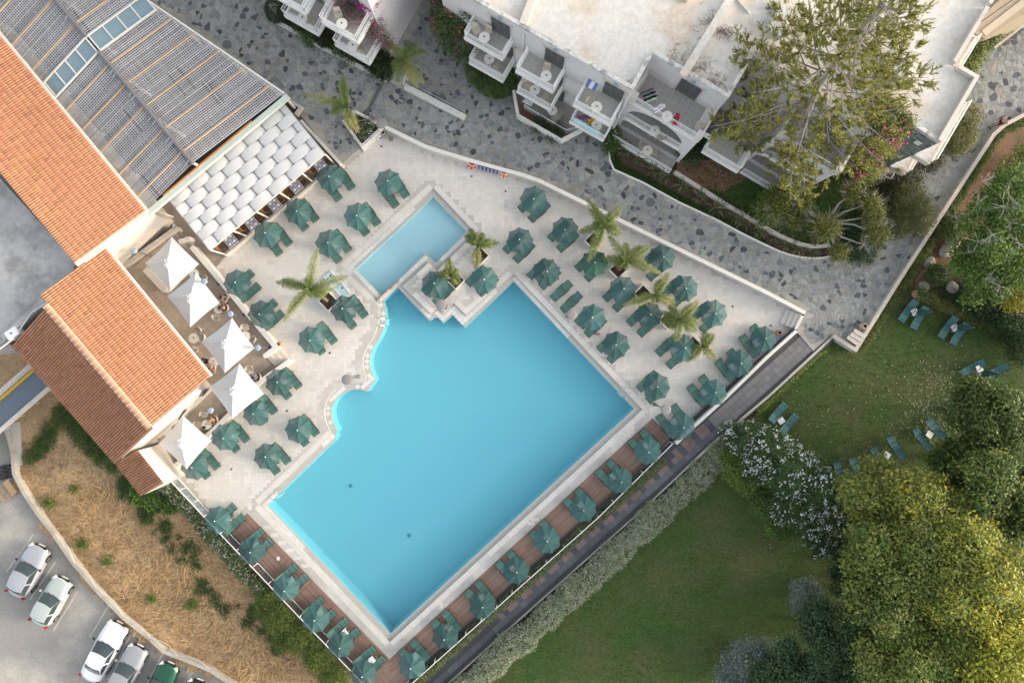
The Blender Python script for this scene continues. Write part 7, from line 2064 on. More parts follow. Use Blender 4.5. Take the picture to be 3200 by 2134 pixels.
bush('bougainvillea with pink blossom hanging over the slate wall', [B(2770, 375, 9.0, 1.3, .5), B(2740, 410, 7.6, 1.0, 1.0), B(2720, 460, 6.2, .9, 1.4), B(2705, 510, 4.6, .9, 1.4), B(2780, 430, 8.4, .7, .7), B(2700, 540, 3.2, .8, 1.2), B(2820, 385, 8.9, .6, .5)], 22000, .13, [(.14, .17, .045), (.10, .13, .04), (.2, .22, .06)], zb=.6, name='bougainvillea', cat='climber', shell=.4, flowers=[([(.62, .05, .19), (.6, .1, .22)], 480, .17)])
# flax plants
FLX = [(1949, 466), (1998, 497), (2042, 530), (2077, 549), (2131, 578), (2181, 612), (2235, 650), (2295, 677), (2322, 690), (2370, 722), (2420, 738), (2461, 762), (2490, 777), (2536, 787)]
def flax():
    t = empty('flax_plant'); mb = MB()
    for k in range(34):
        a = random.random() * 6.28; l = random.uniform(.55, 1.05); e = random.uniform(.4, 1.2); w = .028
        d = Vector((math.cos(a), math.sin(a), 0)); s = Vector((-d.y, d.x, 0)) * w
        pts = [Vector((0, 0, .05)) + d * .05, d * l * .5 + Vector((0, 0, l * .55 * e)), d * l * .95 + Vector((0, 0, l * .45 * e))]
        g = random.uniform(.7, 1.3); mb.ct = random.choice([(.17 * g, .18 * g, .09 * g), (.24 * g, .22 * g, .13 * g), (.09 * g, .12 * g, .045 * g)])
        mb.add([pts[0] - s, pts[0] + s, pts[1] + s, pts[1] - s, pts[2]], [(0, 1, 2, 3), (3, 2, 4)])
    mb.build('sword_leaves', M['leaf'], t, tint=True)
    MB().lathe([(.1, 0), (.06, .12), (0, .14)], n=8).build('stump', M['bark'], t)
    return t
f0 = flax(); f1 = flax()
ords = ['first', 'second', 'third', 'fourth', 'fifth', 'sixth', 'seventh', 'eighth', 'ninth', 'tenth', 'eleventh', 'twelfth', 'thirteenth', 'last']
for i, (x, y) in enumerate(FLX):
    f = (f0, f1)[i] if i < 2 else copy_tree((f0, f1)[i % 2])
    f.location = W(x, y, .66); f.rotation_euler = (0, 0, random.random() * 6); s = random.uniform(.85, 1.15); f.scale = (s, s, s)
    tag(f, f'sword leaved flax plant, {ords[i]} along the kerbed bed from the hotel balconies', 'flax plant', 'flax plants in the kerbed bed')
# tree with bare silver limbs on the hotel lawn
base = W(2590, 690, .73); t = empty('silver_limbed_tree', base, label='sparse tree with crooked silver limbs and leaf tufts on the hotel lawn', cat='tree')
TUFT = [((3, 1), 100, 330, 3.2, 1.0), ((3, 1), 320, 300, 3.6, .5), ((3, 1), 240, 420, 3.0, .9), ((3, 1), 525, 530, 3.8, 1.15), ((3, 1), 765, 215, 4.2, .75), ((3, 1), 935, 300, 4.4, .7), ((3, 1), 950, 420, 4.2, .8), ((3, 1), 1000, 580, 4.0, .8), ((3, 1), 635, 750, 3.2, .65), ((3, 1), 650, 860, 2.6, .2), ((3, 1), 880, 680, 3.2, .25)]
nodes = {'c': W(*T(3, 1, 520, 450), 3.0)}
for tl, u, v, z, r in TUFT:
    e = W(*T(*tl, u, v), z); s = nodes['c']; m1 = s.lerp(e, .5) + Vector((random.uniform(-.35, .35), random.uniform(-.35, .35), .15))
    MB().tube([s - base, s.lerp(m1, .5) - base + Vector((.1, -.08, 0)), m1 - base, e - base], [.10, .085, .065, .03], 7).build('limb', M['bark_silver'], t)
    twigs(t, base, e, 26, r * .95 + .55, .011, .6)
    if r > .3: pb2 = [(e.x, e.y, e.z + .15, r * .8, r * .8, r * .5)]; crown(t, base, pb2, int(2600 * r), .13, [(.14, .16, .035), (.10, .125, .03), (.19, .19, .04)], shell=.2)
MB().tube([Vector((0, 0, 0)), (nodes['c'] - base) * .5 + Vector((.2, 0, 0)), nodes['c'] - base], [.17, .14, .11], 9).build('trunk', M['bark_silver'], t)
# ---- tall araucaria beside the hotel
ab = W(2405, 455, .73); at = W(2775, 10, 18.2); t = empty('araucaria_tree', ab, label='tall araucaria conifer with open whorled branches in front of the hotel', cat='conifer')
MB().tube([(ab.lerp(at, k / 10) + Vector((.25 * math.sin(k * .6), .1 * math.sin(k), 0))) - ab for k in range(11)], [.30 - .022 * k for k in range(11)], 10).build('trunk', M['bark_silver'], t)
random.seed(21)
NV, NF_, NT = [], [], []
def spray(p, d, L, n):
    """a needle spray: curved rope of short needles"""
    d = d.normalized(); side = d.cross(Vector((0, 0, 1)))
    side = side.normalized() if side.length > .1 else Vector((1, 0, 0)); upv = side.cross(d)
    for k in range(n):
        t_ = k / n; b = p + d * L * t_ + Vector((0, 0, .10 * L * t_ * t_))
        a = random.random() * 6.28; q = (d * random.uniform(.4, 1.0) + side * math.cos(a) * .55 + upv * math.sin(a) * .55).normalized(); l = .19 * random.uniform(.7, 1.25) * (1.1 - .4 * t_)
        w = d.cross(q); w = (w.normalized() if w.length > .05 else side) * .024
        i0 = len(NV); NV.extend([b - w, b + w, b + q * l + w * .6, b + q * l - w * .6]); NF_.append((i0, i0 + 1, i0 + 2, i0 + 3))
        g = random.uniform(.7, 1.3); NT.append(random.choice([(.24 * g, .24 * g, .06 * g), (.31 * g, .29 * g, .085 * g), (.16 * g, .185 * g, .045 * g)]))
whorls = 16
for wv in range(whorls):
    f = .18 + .80 * wv / (whorls - 1); c = ab.lerp(at, f); Lm = 6.6 * (1 - f) ** .75 + 1.0 + (.8 if 3 < wv < 9 else 0)
    if wv < 3: Lm *= .72
    nb = 7 if wv < 11 else 6
    for k in range(nb):
        a = 2 * PI * k / nb + wv * .9 + random.uniform(-.2, .2); d = Vector((math.cos(a), math.sin(a), random.uniform(-.02, .22))); L = Lm * random.uniform(.75, 1.1)
        pt = [c + d * L * s_ + Vector((0, 0, -.5 * math.sin(PI * s_) * L * .08 + .35 * s_ ** 3)) for s_ in (0, .3, .6, .85, 1)]
        pale = random.random() < .5
        MB().tube([p - ab for p in pt], [.06 * (L / 5 + .4), .045, .035, .02, .01], 5, cap=False).build('branch', M['bark_silver' if pale else 'bark'], t)
        for j in range(int(3 + L * 1.5)):
            s_ = .30 + .70 * (j + random.random()) / int(3 + L * 1.5)
            i = min(3, int(np.searchsorted([.3, .6, .85, 1.0], s_))); lo = (0, .3, .6, .85)[i]; hi = (.3, .6, .85, 1)[i]; p = pt[i].lerp(pt[i + 1], min(1, (s_ - lo) / (hi - lo)))
            sd_ = Vector((-d.y, d.x, 0)) * (1 if j % 2 else -1)
            bd_ = (d * random.uniform(.3, .9) + sd_ * random.uniform(.5, 1.2) + Vector((0, 0, random.uniform(-.1, .5)))).normalized(); bl_ = random.uniform(.5, 1.3) * (1.25 - .55 * s_)
            e_ = p + bd_ * bl_
            if bl_ > .7: MB().tube([p - ab, e_ - ab], [.018, .008], 4, cap=False).build('twig', M['bark_silver'], t)
            for q in range(6):
                f_ = random.uniform(.35, 1.0); dv_ = bd_ + Vector((random.uniform(-.8, .8), random.uniform(-.8, .8), random.uniform(.1, .9))); spray(p.lerp(e_, f_) - ab, dv_, random.uniform(.3, .6), 13)
obj('crown', np_mesh('crown', [tuple(v) for v in NV], NF_, M['leaf'], np.array(NT)), t)
# ---- dry field: straw, stalks and weeds
random.seed(3)
def in_field(x, y): return inside((x, y), wF)
wPK = WP(PARK, ZP)
SV, SF, ST = [], [], []
def strands(n, rpx, lmin, lmax, cols, w=.012, lift=.12):
    for _ in range(n):
        px, py = random.uniform(*rpx[0]), random.uniform(*rpx[1]); p = W(px, py, ZF)
        if not in_field(p.x, p.y) or inside((p.x, p.y), wPK): continue
        dens = .5 + .5 * math.sin(p.x * .5 + 2) * math.sin(p.y * .6)
        if random.random() > .35 + .65 * dens: continue
        z = zfield(p.x, p.y); a = random.gauss(math.sin(p.x * .3) * 2 + p.y * .35, .8); l = random.uniform(lmin, lmax)
        d = Vector((math.cos(a), math.sin(a), 0)); s = Vector((-d.y, d.x, 0)) * w
        b = Vector((p.x, p.y, z + .01)); e = b + d * l + Vector((0, 0, random.uniform(0, lift))); m1 = (b + e) / 2 + Vector((0, 0, random.uniform(.02, lift))) + s * random.uniform(-6, 6)
        i0 = len(SV); SV.extend([tuple(b - s), tuple(b + s), tuple(m1 + s), tuple(m1 - s), tuple(e + s * .5), tuple(e - s * .5)])
        SF.extend([(i0, i0 + 1, i0 + 2, i0 + 3), (i0 + 3, i0 + 2, i0 + 4, i0 + 5)])
        g = random.uniform(.75, 1.2); c = random.choice(cols); c = tuple(q * g for q in c); ST.extend([c, c])
strands(26000, ((60, 1000), (1380, 2134)), .12, .4, [(1, 1, 1), (1.3, 1.2, 1.0), (.75, .7, .65), (.42, .37, .3)], .014, .08)
strands(7000, ((250, 1000), (1520, 2134)), .4, 1.2, [(1.5, 1.4, 1.3), (1.35, 1.2, 1.0), (.7, .6, .5)], .015, .16)
o = obj('dry_grass', np_mesh('dry_grass', SV, SF, M['straw'], np.array(ST)), kind='stuff'); tag(o, 'flattened straw coloured dry grass on the vacant field', 'dry grass')
def weeds(label, spots, n, size, cols, zc, name='weeds'):
    bl = [(W(x, y, zc).x, W(x, y, zc).y, zc, r, r, .22) for x, y, r in spots]
    p, d, idx, k = leaf_points(bl, n, 9, .12, .15); p[:, 2] = np.maximum(p[:, 2], zc - .05)
    o = obj(name, leaf_mesh(name, p, d, size, mix_tints(idx, k, cols), M['leaf'], .35, .6), kind='stuff'); return tag(o, label, 'weeds')
weeds('dark green weeds along the field edge below the deck', [(x + random.uniform(-26, 26), y + random.uniform(-26, 26), random.uniform(.2, .65)) for x, y in 3 * [(395, 1490), (410, 1530), (440, 1570), (470, 1620), (500, 1660), (535, 1690), (560, 1740), (620, 1790), (650, 1840), (690, 1880), (730, 1900), (770, 1930), (620, 1740), (590, 1700), (820, 1950), (860, 2010), (450, 1530), (500, 1560)]], 20000, .12, MID + DARK[1:2], ZF + .12)
weeds('bright weeds and ivy behind the cafe eaves', [(230, 1335, .9), (255, 1360, .9), (280, 1390, .9), (215, 1310, .8), (310, 1430, .7), (350, 1460, .6), (120, 1410, .8), (140, 1380, .8), (160, 1340, .8), (95, 1430, .6), (330, 1410, .7), (190, 1290, .8)], 12000, .13, MID + BRIGHT[:1], ZF + .15)
weeds('tall grass against the lower terrace wall', [(470, 1520, .7), (500, 1545, .7), (450, 1535, .6), (525, 1580, .6), (430, 1545, .7), (475, 1570, .7)], 8000, .28, BRIGHT + MID, ZF + .3)
for (c, r, u, v, s, lab) in ((0, 3, 770, 285, .5, 'green tuft alone near the parked hatchbacks'), (0, 3, 1003, 440, .45, 'green tuft second from the parking wall'), (0, 3, 1405, 785, .3, 'smallest green tuft in the middle of the dry field'), (0, 3, 1770, 840, .55, 'green tuft farthest right in the dry field'), (0, 2, 450, 1475, .4, 'green tuft nearest the pallets'), (0, 2, 690, 1340, .25, 'tiny green tuft below the cafe eaves')):
    p = W(*T(c, r, u, v), ZF); bush(lab, [(p.x, p.y, ZF + .1, s * .75, s * .6, .2)], int(800 * s), .2, BRIGHT, zb=ZF, name='grass_tuft', cat='grass tuft', aspect=.2, group='green tufts in the dry field')
# litter of fallen leaves on the lawn, grass texture blades
FL_, fz = [], []
LV = []
for _ in range(1500):
    if random.random() < .55: px, py = random.gauss(2930, 70), random.gauss(1270, 75)
    else: px, py = random.uniform(2350, 3050), random.uniform(1120, 1760)
    p = W(px, py, .03)
    if not inside((p.x, p.y), WP(LAWN, .02)) or px < 2350 or (px < 2560 and random.random() < .4): continue
    LV.append((p.x, p.y, .05))
LV = np.array(LV); dd = np.tile(np.array([[0, 0, 1.0]]), (len(LV), 1))
cl = np.array([(.55, .50, .36), (.62, .58, .48), (.42, .33, .16), (.6, .56, .42)])[RNG.integers(0, 4, len(LV))]
o = obj('fallen_leaves', leaf_mesh('fallen_leaves', LV, dd, .085, cl, M['petal'], .7, 2.0), kind='stuff'); tag(o, 'pale fallen leaves scattered over the lawn', 'leaves')
wl_ = WP(LAWN, .02); GP = []
pxs = RNG.uniform(1390, 3210, 120000); pys = RNG.uniform(880, 2140, 120000)
kk = (CAM_H - .02) / FOC; xs = (pxs - 1600) * kk; ys = (1067 - pys) * kk
lim = (pxs - 1403) * (2136 - 1046) / (2602 - 1403)           # below the kerb line
ok = pys > 2150 - lim
xs, ys = xs[ok], ys[ok]
dn_ = np.sin(xs * .8 + 1) * np.sin(ys * .7) + .6 * np.sin(xs * 1.9 - ys * 1.3)
cols = np.where((dn_ > .1)[:, None], np.array([[.055, .10, .02]]), np.array([[.105, .11, .045]])) * RNG.uniform(.5, 1.5, (len(xs), 1))
P3 = np.stack([xs, ys, np.full(len(xs), .05)], 1); dd = np.tile(np.array([[0, 0, .3]]), (len(xs), 1))
o = obj('lawn_grass', leaf_mesh('lawn_grass', P3, dd, .11, cols, M['leaf'], .28, .5), kind='stuff'); tag(o, 'short patchy grass of the lower lawn', 'grass')
for nm, poly, z, num, lab in (('hotel_lawn_grass', LAWN_C, .73, 9000, 'short dark grass on the hotel lawn'), ('bed_grass', BEDT, .68, 9000, 'coarse green turf strip along the bed kerb')):
    wp = WP(poly, z); xa = [p.x for p in wp]; ya = [p.y for p in wp]; g = []
    while len(g) < num:
        p = (random.uniform(min(xa), max(xa)), random.uniform(min(ya), max(ya)))
        if inside(p, wp): g.append((p[0], p[1], z + .03))
    g = np.array(g); o = obj(nm, leaf_mesh(nm, g, np.tile(np.array([[0, 0, .3]]), (num, 1)), .13, np.array([[.05, .085, .02]]) * RNG.uniform(.5, 1.6, (num, 1)), M['leaf'], .3, .5), kind='stuff'); tag(o, lab, 'grass')
# flowers in the triangular bed
wf = WP(FB, .85); cx_ = sum((p for p in wf), Vector()) / 4
bush('white and pink flowers in the triangular bed', [(W(*T(1, 0, u, v), .85).x, W(*T(1, 0, u, v), .85).y, .85, .3, .3, .2) for u, v in ((985, 1150), (1045, 1130), (1000, 1230), (1060, 1170), (960, 1255), (990, 1180))], 1500, .1, MID, zb=.72, name='bedding_flowers', cat='flowers', flowers=[([(.75, .75, .72)], 150, .1), ([(.6, .15, .28)], 90, .1)])
# rocks, pot and hose in the right garden
M['rock'] = mat('rock', (.33, .305, .27), .9, .3, 4, bump=.8, bscale=10)
for k, (u, v, r, lab) in enumerate(((1480, 840, .42, 'grey rock rising from the dark shrub'), (1640, 735, .5, 'biggest pale rock beside the soil path'), (1700, 650, .5, 'pale rock above the biggest one'), (1690, 1070, .45, 'pale rock beside the hedge end'), (1440, 1055, .36, 'flat pale rock behind the clay pot'), (1375, 1180, .22, 'small round stone below the clay pot'), (1800, 450, .4, 'grey rock at the path bend'))):
    bm = bmesh.new(); bmesh.ops.create_icosphere(bm, subdivisions=3, radius=r)
    for v_ in bm.verts:
        n_ = math.sin(v_.co.x * 7 + k) * math.sin(v_.co.y * 6) * .12 + math.sin(v_.co.z * 9 + k * 2) * .07 + random.uniform(-.03, .03); v_.co *= 1 + n_; v_.co.z *= .7
    me = bpy.data.meshes.new('rock'); bm.to_mesh(me); bm.free(); me.materials.append(M['rock']); p = W(*T(3, 1, u, v), .2)
    o = obj('rock', me); o.location = (p.x, p.y, .03 + r * .25); tag(o, lab, 'rock', 'rocks in the right garden')
pj = jar(*T(3, 1, 1365, 1132), .03, 'round terracotta pot planted with greenery beside the hedge', h=.7, r=.33)
p = pj.location; bl = [(p.x, p.y, .85, .25, .25, .2)]; crown(pj, tuple(p), bl, 300, .14, MID, name='plant')
hz = [T(3, 1, *q) for q in ((1340, 1075), (1345, 1000), (1380, 955), (1430, 890), (1450, 800), (1520, 740), (1570, 630), (1640, 510), (1750, 430))]
o = MB().tube([W(x, y, .05) for x, y in hz], .025, 5).build('garden_hose', M['metal_dark']); tag(o, 'black garden hose along the soil path', 'hose')
# ================================================================ LAWN LOUNGERS, CARS, PEOPLE, ODDMENTS
def lawn_lounger(feet, head, lab):
    a, b = W(*feet, .32), W(*head, .5); d = b - a
    l = copy_tree(lou0); l.location = (a.x, a.y, .03); l.rotation_euler = (0, 0, math.atan2(d.y, d.x))
    for ch in l.children:
        if ch.name.split('.')[0] in ('seat', 'backrest'):
            ch.data = bpy.data.meshes[ch.name.split('.')[0] + '_lawn'] if (ch.name.split('.')[0] + '_lawn') in bpy.data.meshes else ch.data.copy()
            ch.data.name = ch.name.split('.')[0] + '_lawn'; ch.data.materials[0] = M['sling_lawn']
    return tag(l, lab, 'sun lounger', 'dark green loungers on the lower lawn')
def q31(u, v): return T(3, 1, u, v)
def q32(u, v): return T(3, 2, u, v)
LL = [(q31(1215, 1380), q31(1340, 1210), 'left lounger of the lawn pair below the clay pot'), (q31(1330, 1450), q31(1425, 1290), 'right lounger of the lawn pair below the clay pot'),
      (q31(1580, 1530), q31(1715, 1345), 'left lounger of the lawn pair along the clipped hedge'), (q32(1690, 25), q31(1800, 1430), 'right lounger of the lawn pair along the clipped hedge'),
      (q32(1770, 300), q32(1975, 185), 'lounger lying sideways among the fallen leaves'), (q32(1990, 330), q32(2120, 260), 'lounger mostly hidden beneath the dark green tree'),
      (q32(1645, 560), q32(1760, 700), 'lounger with one yellow leaf on its seat'), (q32(1465, 710), q32(1600, 870), 'right lounger of the pair at the olive tree'), (q32(1350, 795), q32(1450, 940), 'left lounger of the pair at the olive tree'),
      (q32(1110, 865), q32(1205, 1010), 'right lounger of the pair before the pale olive tree'), (q32(960, 970), q32(1070, 1130), 'left lounger of the pair before the pale olive tree'),
      (q32(625, 1100), q32(695, 1260), 'last lounger of the lawn row near the white oleander'), (q32(765, 1060), q32(835, 1200), 'lounger tucked under the first olive tree of the row'),
      (q32(165, 565), q32(60, 690), 'upper lounger half under the white oleander'), (q32(265, 670), q32(160, 795), 'lower lounger half under the white oleander')]
for a, b, lab in LL: lawn_lounger(a, b, lab)
for (u, v, r, rot, lab) in ((1345, 1295, 1, .5, 'white lawn table below the clay pot'), (1712, 1440, 1, .5, 'white lawn table along the clipped hedge'), (1940, 245, 2, .3, 'white lawn table among the fallen leaves'), (1770, 618, 2, .9, 'white lawn table at the lounger with a leaf'),
                            (1482, 850, 2, 1.0, 'white lawn table in the pair at the olive tree'), (1090, 1040, 2, 1.0, 'white lawn table before the pale olive tree'), (120, 722, 2, .6, 'white lawn table by the white oleander')):
    p = W(*T(3, r, u, v), .46); tb = copy_tree(tab0); tb.location = (p.x, p.y, .03); tb.rotation_euler = (0, 0, rot); tag(tb, lab, 'side table', 'white tables on the lower lawn')
defm('folded_cloth', (.035, .095, .095), .85, .2, 14)
for (a, b, lab) in ((q31(1395, 1300), q31(1500, 1290), 'folded dark green parasol over the lounger below the clay pot'), (q31(1770, 1440), q31(1880, 1420), 'folded dark green parasol along the clipped hedge'), (q32(2000, 290), q32(2110, 245), 'folded dark green parasol in the tree shade')):
    p0 = W(*a, .9); p1 = W(*b, 2.2); c = Vector((p0.x, p0.y, .03)); t = empty('folded_parasol', c, label=lab, cat='parasol')
    vs, fs = [], []; L = 9
    ax = Vector((0, 0, 1))
    for k in range(L + 1):
        z = .75 + 1.5 * k / L; r0 = .20 * (1 - k / L) ** .7 + .025
        for j in range(16):
            an = 2 * PI * j / 16; r = r0 * (1 + .32 * (1 if j % 2 else -1) * (1 - k / L)); vs.append((r * math.cos(an), r * math.sin(an), z))
    for k in range(L):
        for j in range(16): fs.append((k * 16 + j, k * 16 + (j + 1) % 16, (k + 1) * 16 + (j + 1) % 16, (k + 1) * 16 + j))
    MB().add(vs, fs).build('folded_canopy', M['folded_cloth'], t); MB().tube([(0, 0, 0), (0, 0, 2.35)], .022, 8).build('pole', M['metal_grey'], t)
    MB().lathe([(.22, 0), (.22, .06), (.04, .1), (0, .1)], n=14).build('base', M['metal_grey'], t)

# ---- cars
def paint(name, col, metal=.3, rough=.28): return mat(name, col, rough, .02, 3, metal=metal, spec=.5)
M['car_silver'] = paint('car_silver', (.42, .43, .45)); M['car_pale'] = paint('car_pale', (.50, .54, .51)); M['car_white'] = paint('car_white', (.80, .80, .80), 0); M['car_grey'] = paint('car_grey', (.36, .37, .385)); M['car_green'] = paint('car_green', (.018, .085, .05), .1); M['car_black'] = paint('car_black', (.018, .02, .028), .1)
M['car_glass'] = mat('car_glass', (.035, .05, .055), .06, .1, 2, spec=.7)
defm('rubber', (.02, .02, .02), .9); defm('light_clear', (.6, .6, .58), .2); defm('light_red', (.35, .02, .02), .3); defm('trim_black', (.025, .025, .027), .5)
def car(label, wheel, head, wb, L, Wd, Hh, m, hatch=True):
    d = Vector((head[0], -head[1])).normalized(); lf = Vector((-d.y, d.x))
    w = W(*wheel, ZP + .3); fw = Vector((w.x, w.y))
    c = fw - d * (wb / 2 + .02) + lf * (Wd / 2 - .04)
    t = empty('parked_car', (c.x, c.y, ZP + .006), math.atan2(d.y, d.x), label, 'car', 'cars parked along the field wall')
    nx, h2 = 22, Wd / 2
    belt, hood, nose, tail = .90, .88, .68, (.95 if hatch else .92)
    xs = [-L / 2 + L * i / nx for i in range(nx + 1)]
    vs, fs = [], []
    cross = [(-1.0, .18), (-1.0, .34), (-1.0, .55), (-.985, .80), (-.90, 1.0), (-.5, 1.03), (0, 1.045), (.5, 1.03), (.90, 1.0), (.985, .80), (1.0, .55), (1.0, .34), (1.0, .18)]
    for x in xs:
        e = x / (L / 2); wd = h2 * (1 - .10 * abs(e) ** 4 - .06 * max(0, e) ** 2)
        top = belt
        if e > .35: top = hood - (hood - nose) * ((e - .35) / .65) ** 1.8
        if e < -.6: top = tail - (.10 if hatch else .06) * ((-e - .6) / .4) ** 2
        for sy, sz in cross:
            y = wd * sy; z = .22 + (top - .22) * (sz - .18) / (.82 + .0) if sz < 1.0 else top + (sz - 1.0) * .9
            xx = x - math.copysign(1, x) * .28 * (abs(e) ** 5) * sy * sy
            vs.append((xx, y, z))
    k = len(cross)
    for i in range(nx):
        for j in range(k - 1): fs.append((i * k + j, (i + 1) * k + j, (i + 1) * k + j + 1, i * k + j + 1))
    fs.append(tuple(range(k))); fs.append(tuple(nx * k + j for j in range(k))[::-1])
    MB().add(vs, fs).build('body', m, t, smooth=True)
    # greenhouse: windscreen foot, roof front, roof rear, rear screen foot
    xa, xb = L * .17, L * .02; xc, xd = (-L * .33, -L * .44) if hatch else (-L * .22, -L * .35)
    wb0, wr = h2 * .90, h2 * .70; zb, zr = belt - .01, Hh
    def ring(x, z, wd, cv): return [(x - .10 * (s * s) * (1 if x > 0 else -1), wd * s, z + cv * (1 - s * s)) for s in (-1, -.5, 0, .5, 1)]
    secs = [ring(xa, zb - .05, wb0, .03), ring(xb, zr - .035, wr, .035), ring((xb + xc) / 2, zr, wr * 1.02, .04), ring(xc, zr - .05, wr * .97, .03), ring(xd, zb + .0, wb0 * .92, .02)]
    gv = [p for s_ in secs for p in s_]; gf = [(i * 5 + j, i * 5 + j + 1, (i + 1) * 5 + j + 1, (i + 1) * 5 + j) for i in range(4) for j in range(4)]
    gh = MB().add(gv, gf)
    ns_ = len(gh.v)
    # sides of the cabin
    for s in (0, 4):
        top = [secs[1][s], secs[2][s], secs[3][s]]; sg = -1 if s == 0 else 1
        bot = [(xa, sg * wb0, zb - .05), ((xb + xc) / 2, sg * wb0 * 1.0, zb), (xd, sg * wb0 * .92, zb)]
        gh.add([secs[0][s]] + top + [secs[4][s]] + bot[::-1], [tuple(range(8))])
    gh.build('cabin', m, t)
    def pane(nm, pts, parent=t):
        c_ = sum((Vector(p) for p in pts), Vector()) / len(pts); n_ = (Vector(pts[1]) - Vector(pts[0])).cross(Vector(pts[-1]) - Vector(pts[0])).normalized()
        if n_.dot(c_ - Vector((xc * .5, 0, .9))) < 0: n_ = -n_
        q = [c_ + (Vector(p) - c_) * .93 + n_ * .012 for p in pts]; return MB().add(q, [tuple(range(len(q)))]).build(nm, M['car_glass'], parent)
    for nm, A, Bb in (('windscreen', secs[0], secs[1]), ('rear_window', secs[4], secs[3])):
        q = [tuple(Vector(a) + (Vector((.012, 0, .012)) if nm == 'windscreen' else Vector((-.012, 0, .012)))) for a in A] + [tuple(Vector(b) + Vector((.012 if nm == 'windscreen' else -.012, 0, .012))) for b in Bb]
        sc = Vector((0, 0, 0))
        for p in q: sc += Vector(p) / 10
        q = [sc + (Vector(p) - sc) * .92 + Vector((0, 0, .008)) for p in q]
        MB().add(q, [(j, j + 1, 6 + j, 5 + j) for j in range(4)]).build(nm, M['car_glass'], t, smooth=True)
    for s, sg in ((0, -1), (4, 1)):
        m1 = (xb + xc) / 2
        pane('side_window', [(xa * .92, sg * wb0 * .985, zb + .02), (m1 + .04, sg * wb0 * .995, zb + .04), (m1 + .04, sg * wr * 1.04, zr - .05), (xb + .02, sg * wr * 1.03, zr - .08)])
        pane('side_window', [(m1 - .04, sg * wb0 * .995, zb + .04), (xd * .94, sg * wb0 * .94, zb + .06), (xc + .05, sg * wr * 1.0, zr - .09), (m1 - .04, sg * wr * 1.04, zr - .05)])
        mm = MB(); mm.box((xa - .12, sg * (h2 + .09), .98), (.12, .17, .11)); mm.build('wing_mirror', M['trim_black'] if m in (M['car_silver'], M['car_white'], M['car_green']) else m, t)
        hl = MB(); hl.box((L / 2 - .25, sg * h2 * .68, .66), (.34, .26, .13), rz=-sg * .45); hl.build('headlight', M['light_clear'], t)
        tl2 = MB(); tl2.box((-L / 2 + .12, sg * h2 * .80, .82), (.12, .2, .22), rz=sg * .3); tl2.build('tail_light', M['light_red'], t)
        for x in (wb / 2, -wb / 2):
            wv = MB(); a_ = [(.31 * math.cos(2 * PI * j / 18), .31 * math.sin(2 * PI * j / 18)) for j in range(18)]
            y0, y1 = sg * (h2 - .2), sg * (h2 + .008)
            wv.add([(x + p, y0, .31 + q) for p, q in a_] + [(x + p, y1, .31 + q) for p, q in a_], [(j, (j + 1) % 18, 18 + (j + 1) % 18, 18 + j) for j in range(18)] + [tuple(range(18, 36)), tuple(range(18))[::-1]])
            ty = wv.build('wheel', M['rubber'], t)
            rm = MB(); rm.add([(x + p * .62, y1 + sg * .008, .31 + q * .62) for p, q in a_], [tuple(range(18))]); rm.build('rim', M['steel'], ty)
    gr = MB(); gr.box((L / 2 - .10, 0, .52), (.12, Wd * .5, .14)); gr.build('grille', M['trim_black'], t)
    for x in (L / 2 - .02, -L / 2 + .03): pl = MB(); pl.box((x, 0, .42), (.05, .5, .11)); pl.build('number_plate', M['plastic_white'], t)
    wp_ = MB()
    for y in (-.25, .2): wp_.bar((xa + .02, y + .3, zb + .03), (xa - .10, y - .3, zb + .07), .02, .02)
    wp_.build('wipers', M['trim_black'], t)
    MB().tube([(xc + .25, 0, zr + .03), (xc + .05, 0, zr + .16)], .008, 4).build('aerial', M['trim_black'], t)
car('silver hatchback parked nearest the pallets', T(0, 3, 445, 425), (.44, -.90), 2.52, 4.15, 1.75, 1.46, M['car_silver'])
car('pale grey green hatchback second from the pallets', T(0, 3, 652, 712), (.47, -.88), 2.42, 3.9, 1.68, 1.48, M['car_pale'])
car('long white saloon car with a separate boot', T(0, 3, 1150, 1150), (.46, -.89), 2.75, 4.75, 1.80, 1.43, M['car_white'], hatch=False)
car('silver car between the white saloon and the green car', T(0, 3, 1345, 1340), (.46, -.89), 2.60, 4.2, 1.74, 1.45, M['car_grey'])
car('dark green older car parked nose to the wall', T(0, 3, 1632, 1490), (.40, -.92), 2.35, 3.9, 1.68, 1.5, M['car_green'])
car('black car cut off by the bottom picture edge', T(0, 3, 1905, 1650), (.36, -.93), 2.55, 4.2, 1.76, 1.46, M['car_black'])

# ---- wall between parking and field, orange rods and wire
defm('conc_wall', (.47, .43, .37), .9, .14, 3, col2=(.36, .33, .28), c2scale=.5, bump=.4); defm('rod_orange', (.62, .17, .06), .7); defm('wire_pale', (.55, .52, .48), .7)
WL = [T(0, 2, 40, 780), T(0, 2, 80, 900), T(0, 2, 110, 1020), T(0, 2, 125, 1210), T(0, 2, 215, 1385), T(0, 2, 330, 1560), T(0, 3, 490, 205), T(0, 3, 670, 470), T(0, 3, 870, 702), T(0, 3, 1120, 962), T(0, 3, 1375, 1165), T(0, 3, 1500, 1280), T(0, 3, 1625, 1328), T(0, 3, 1920, 1448), T(0, 3, 2160, 1600)]
t = empty('parking_wall', W(300, 1840, ZP), label='low pale concrete wall between parked cars and dry field', cat='wall'); lc = t.location.copy()
ribbon_wall(MB(), [W(x, y, ZP + .55) - Vector((lc.x, lc.y, 0)) for x, y in WL], .26, -.2, .55).build('wall_body', M['conc_wall'], t)
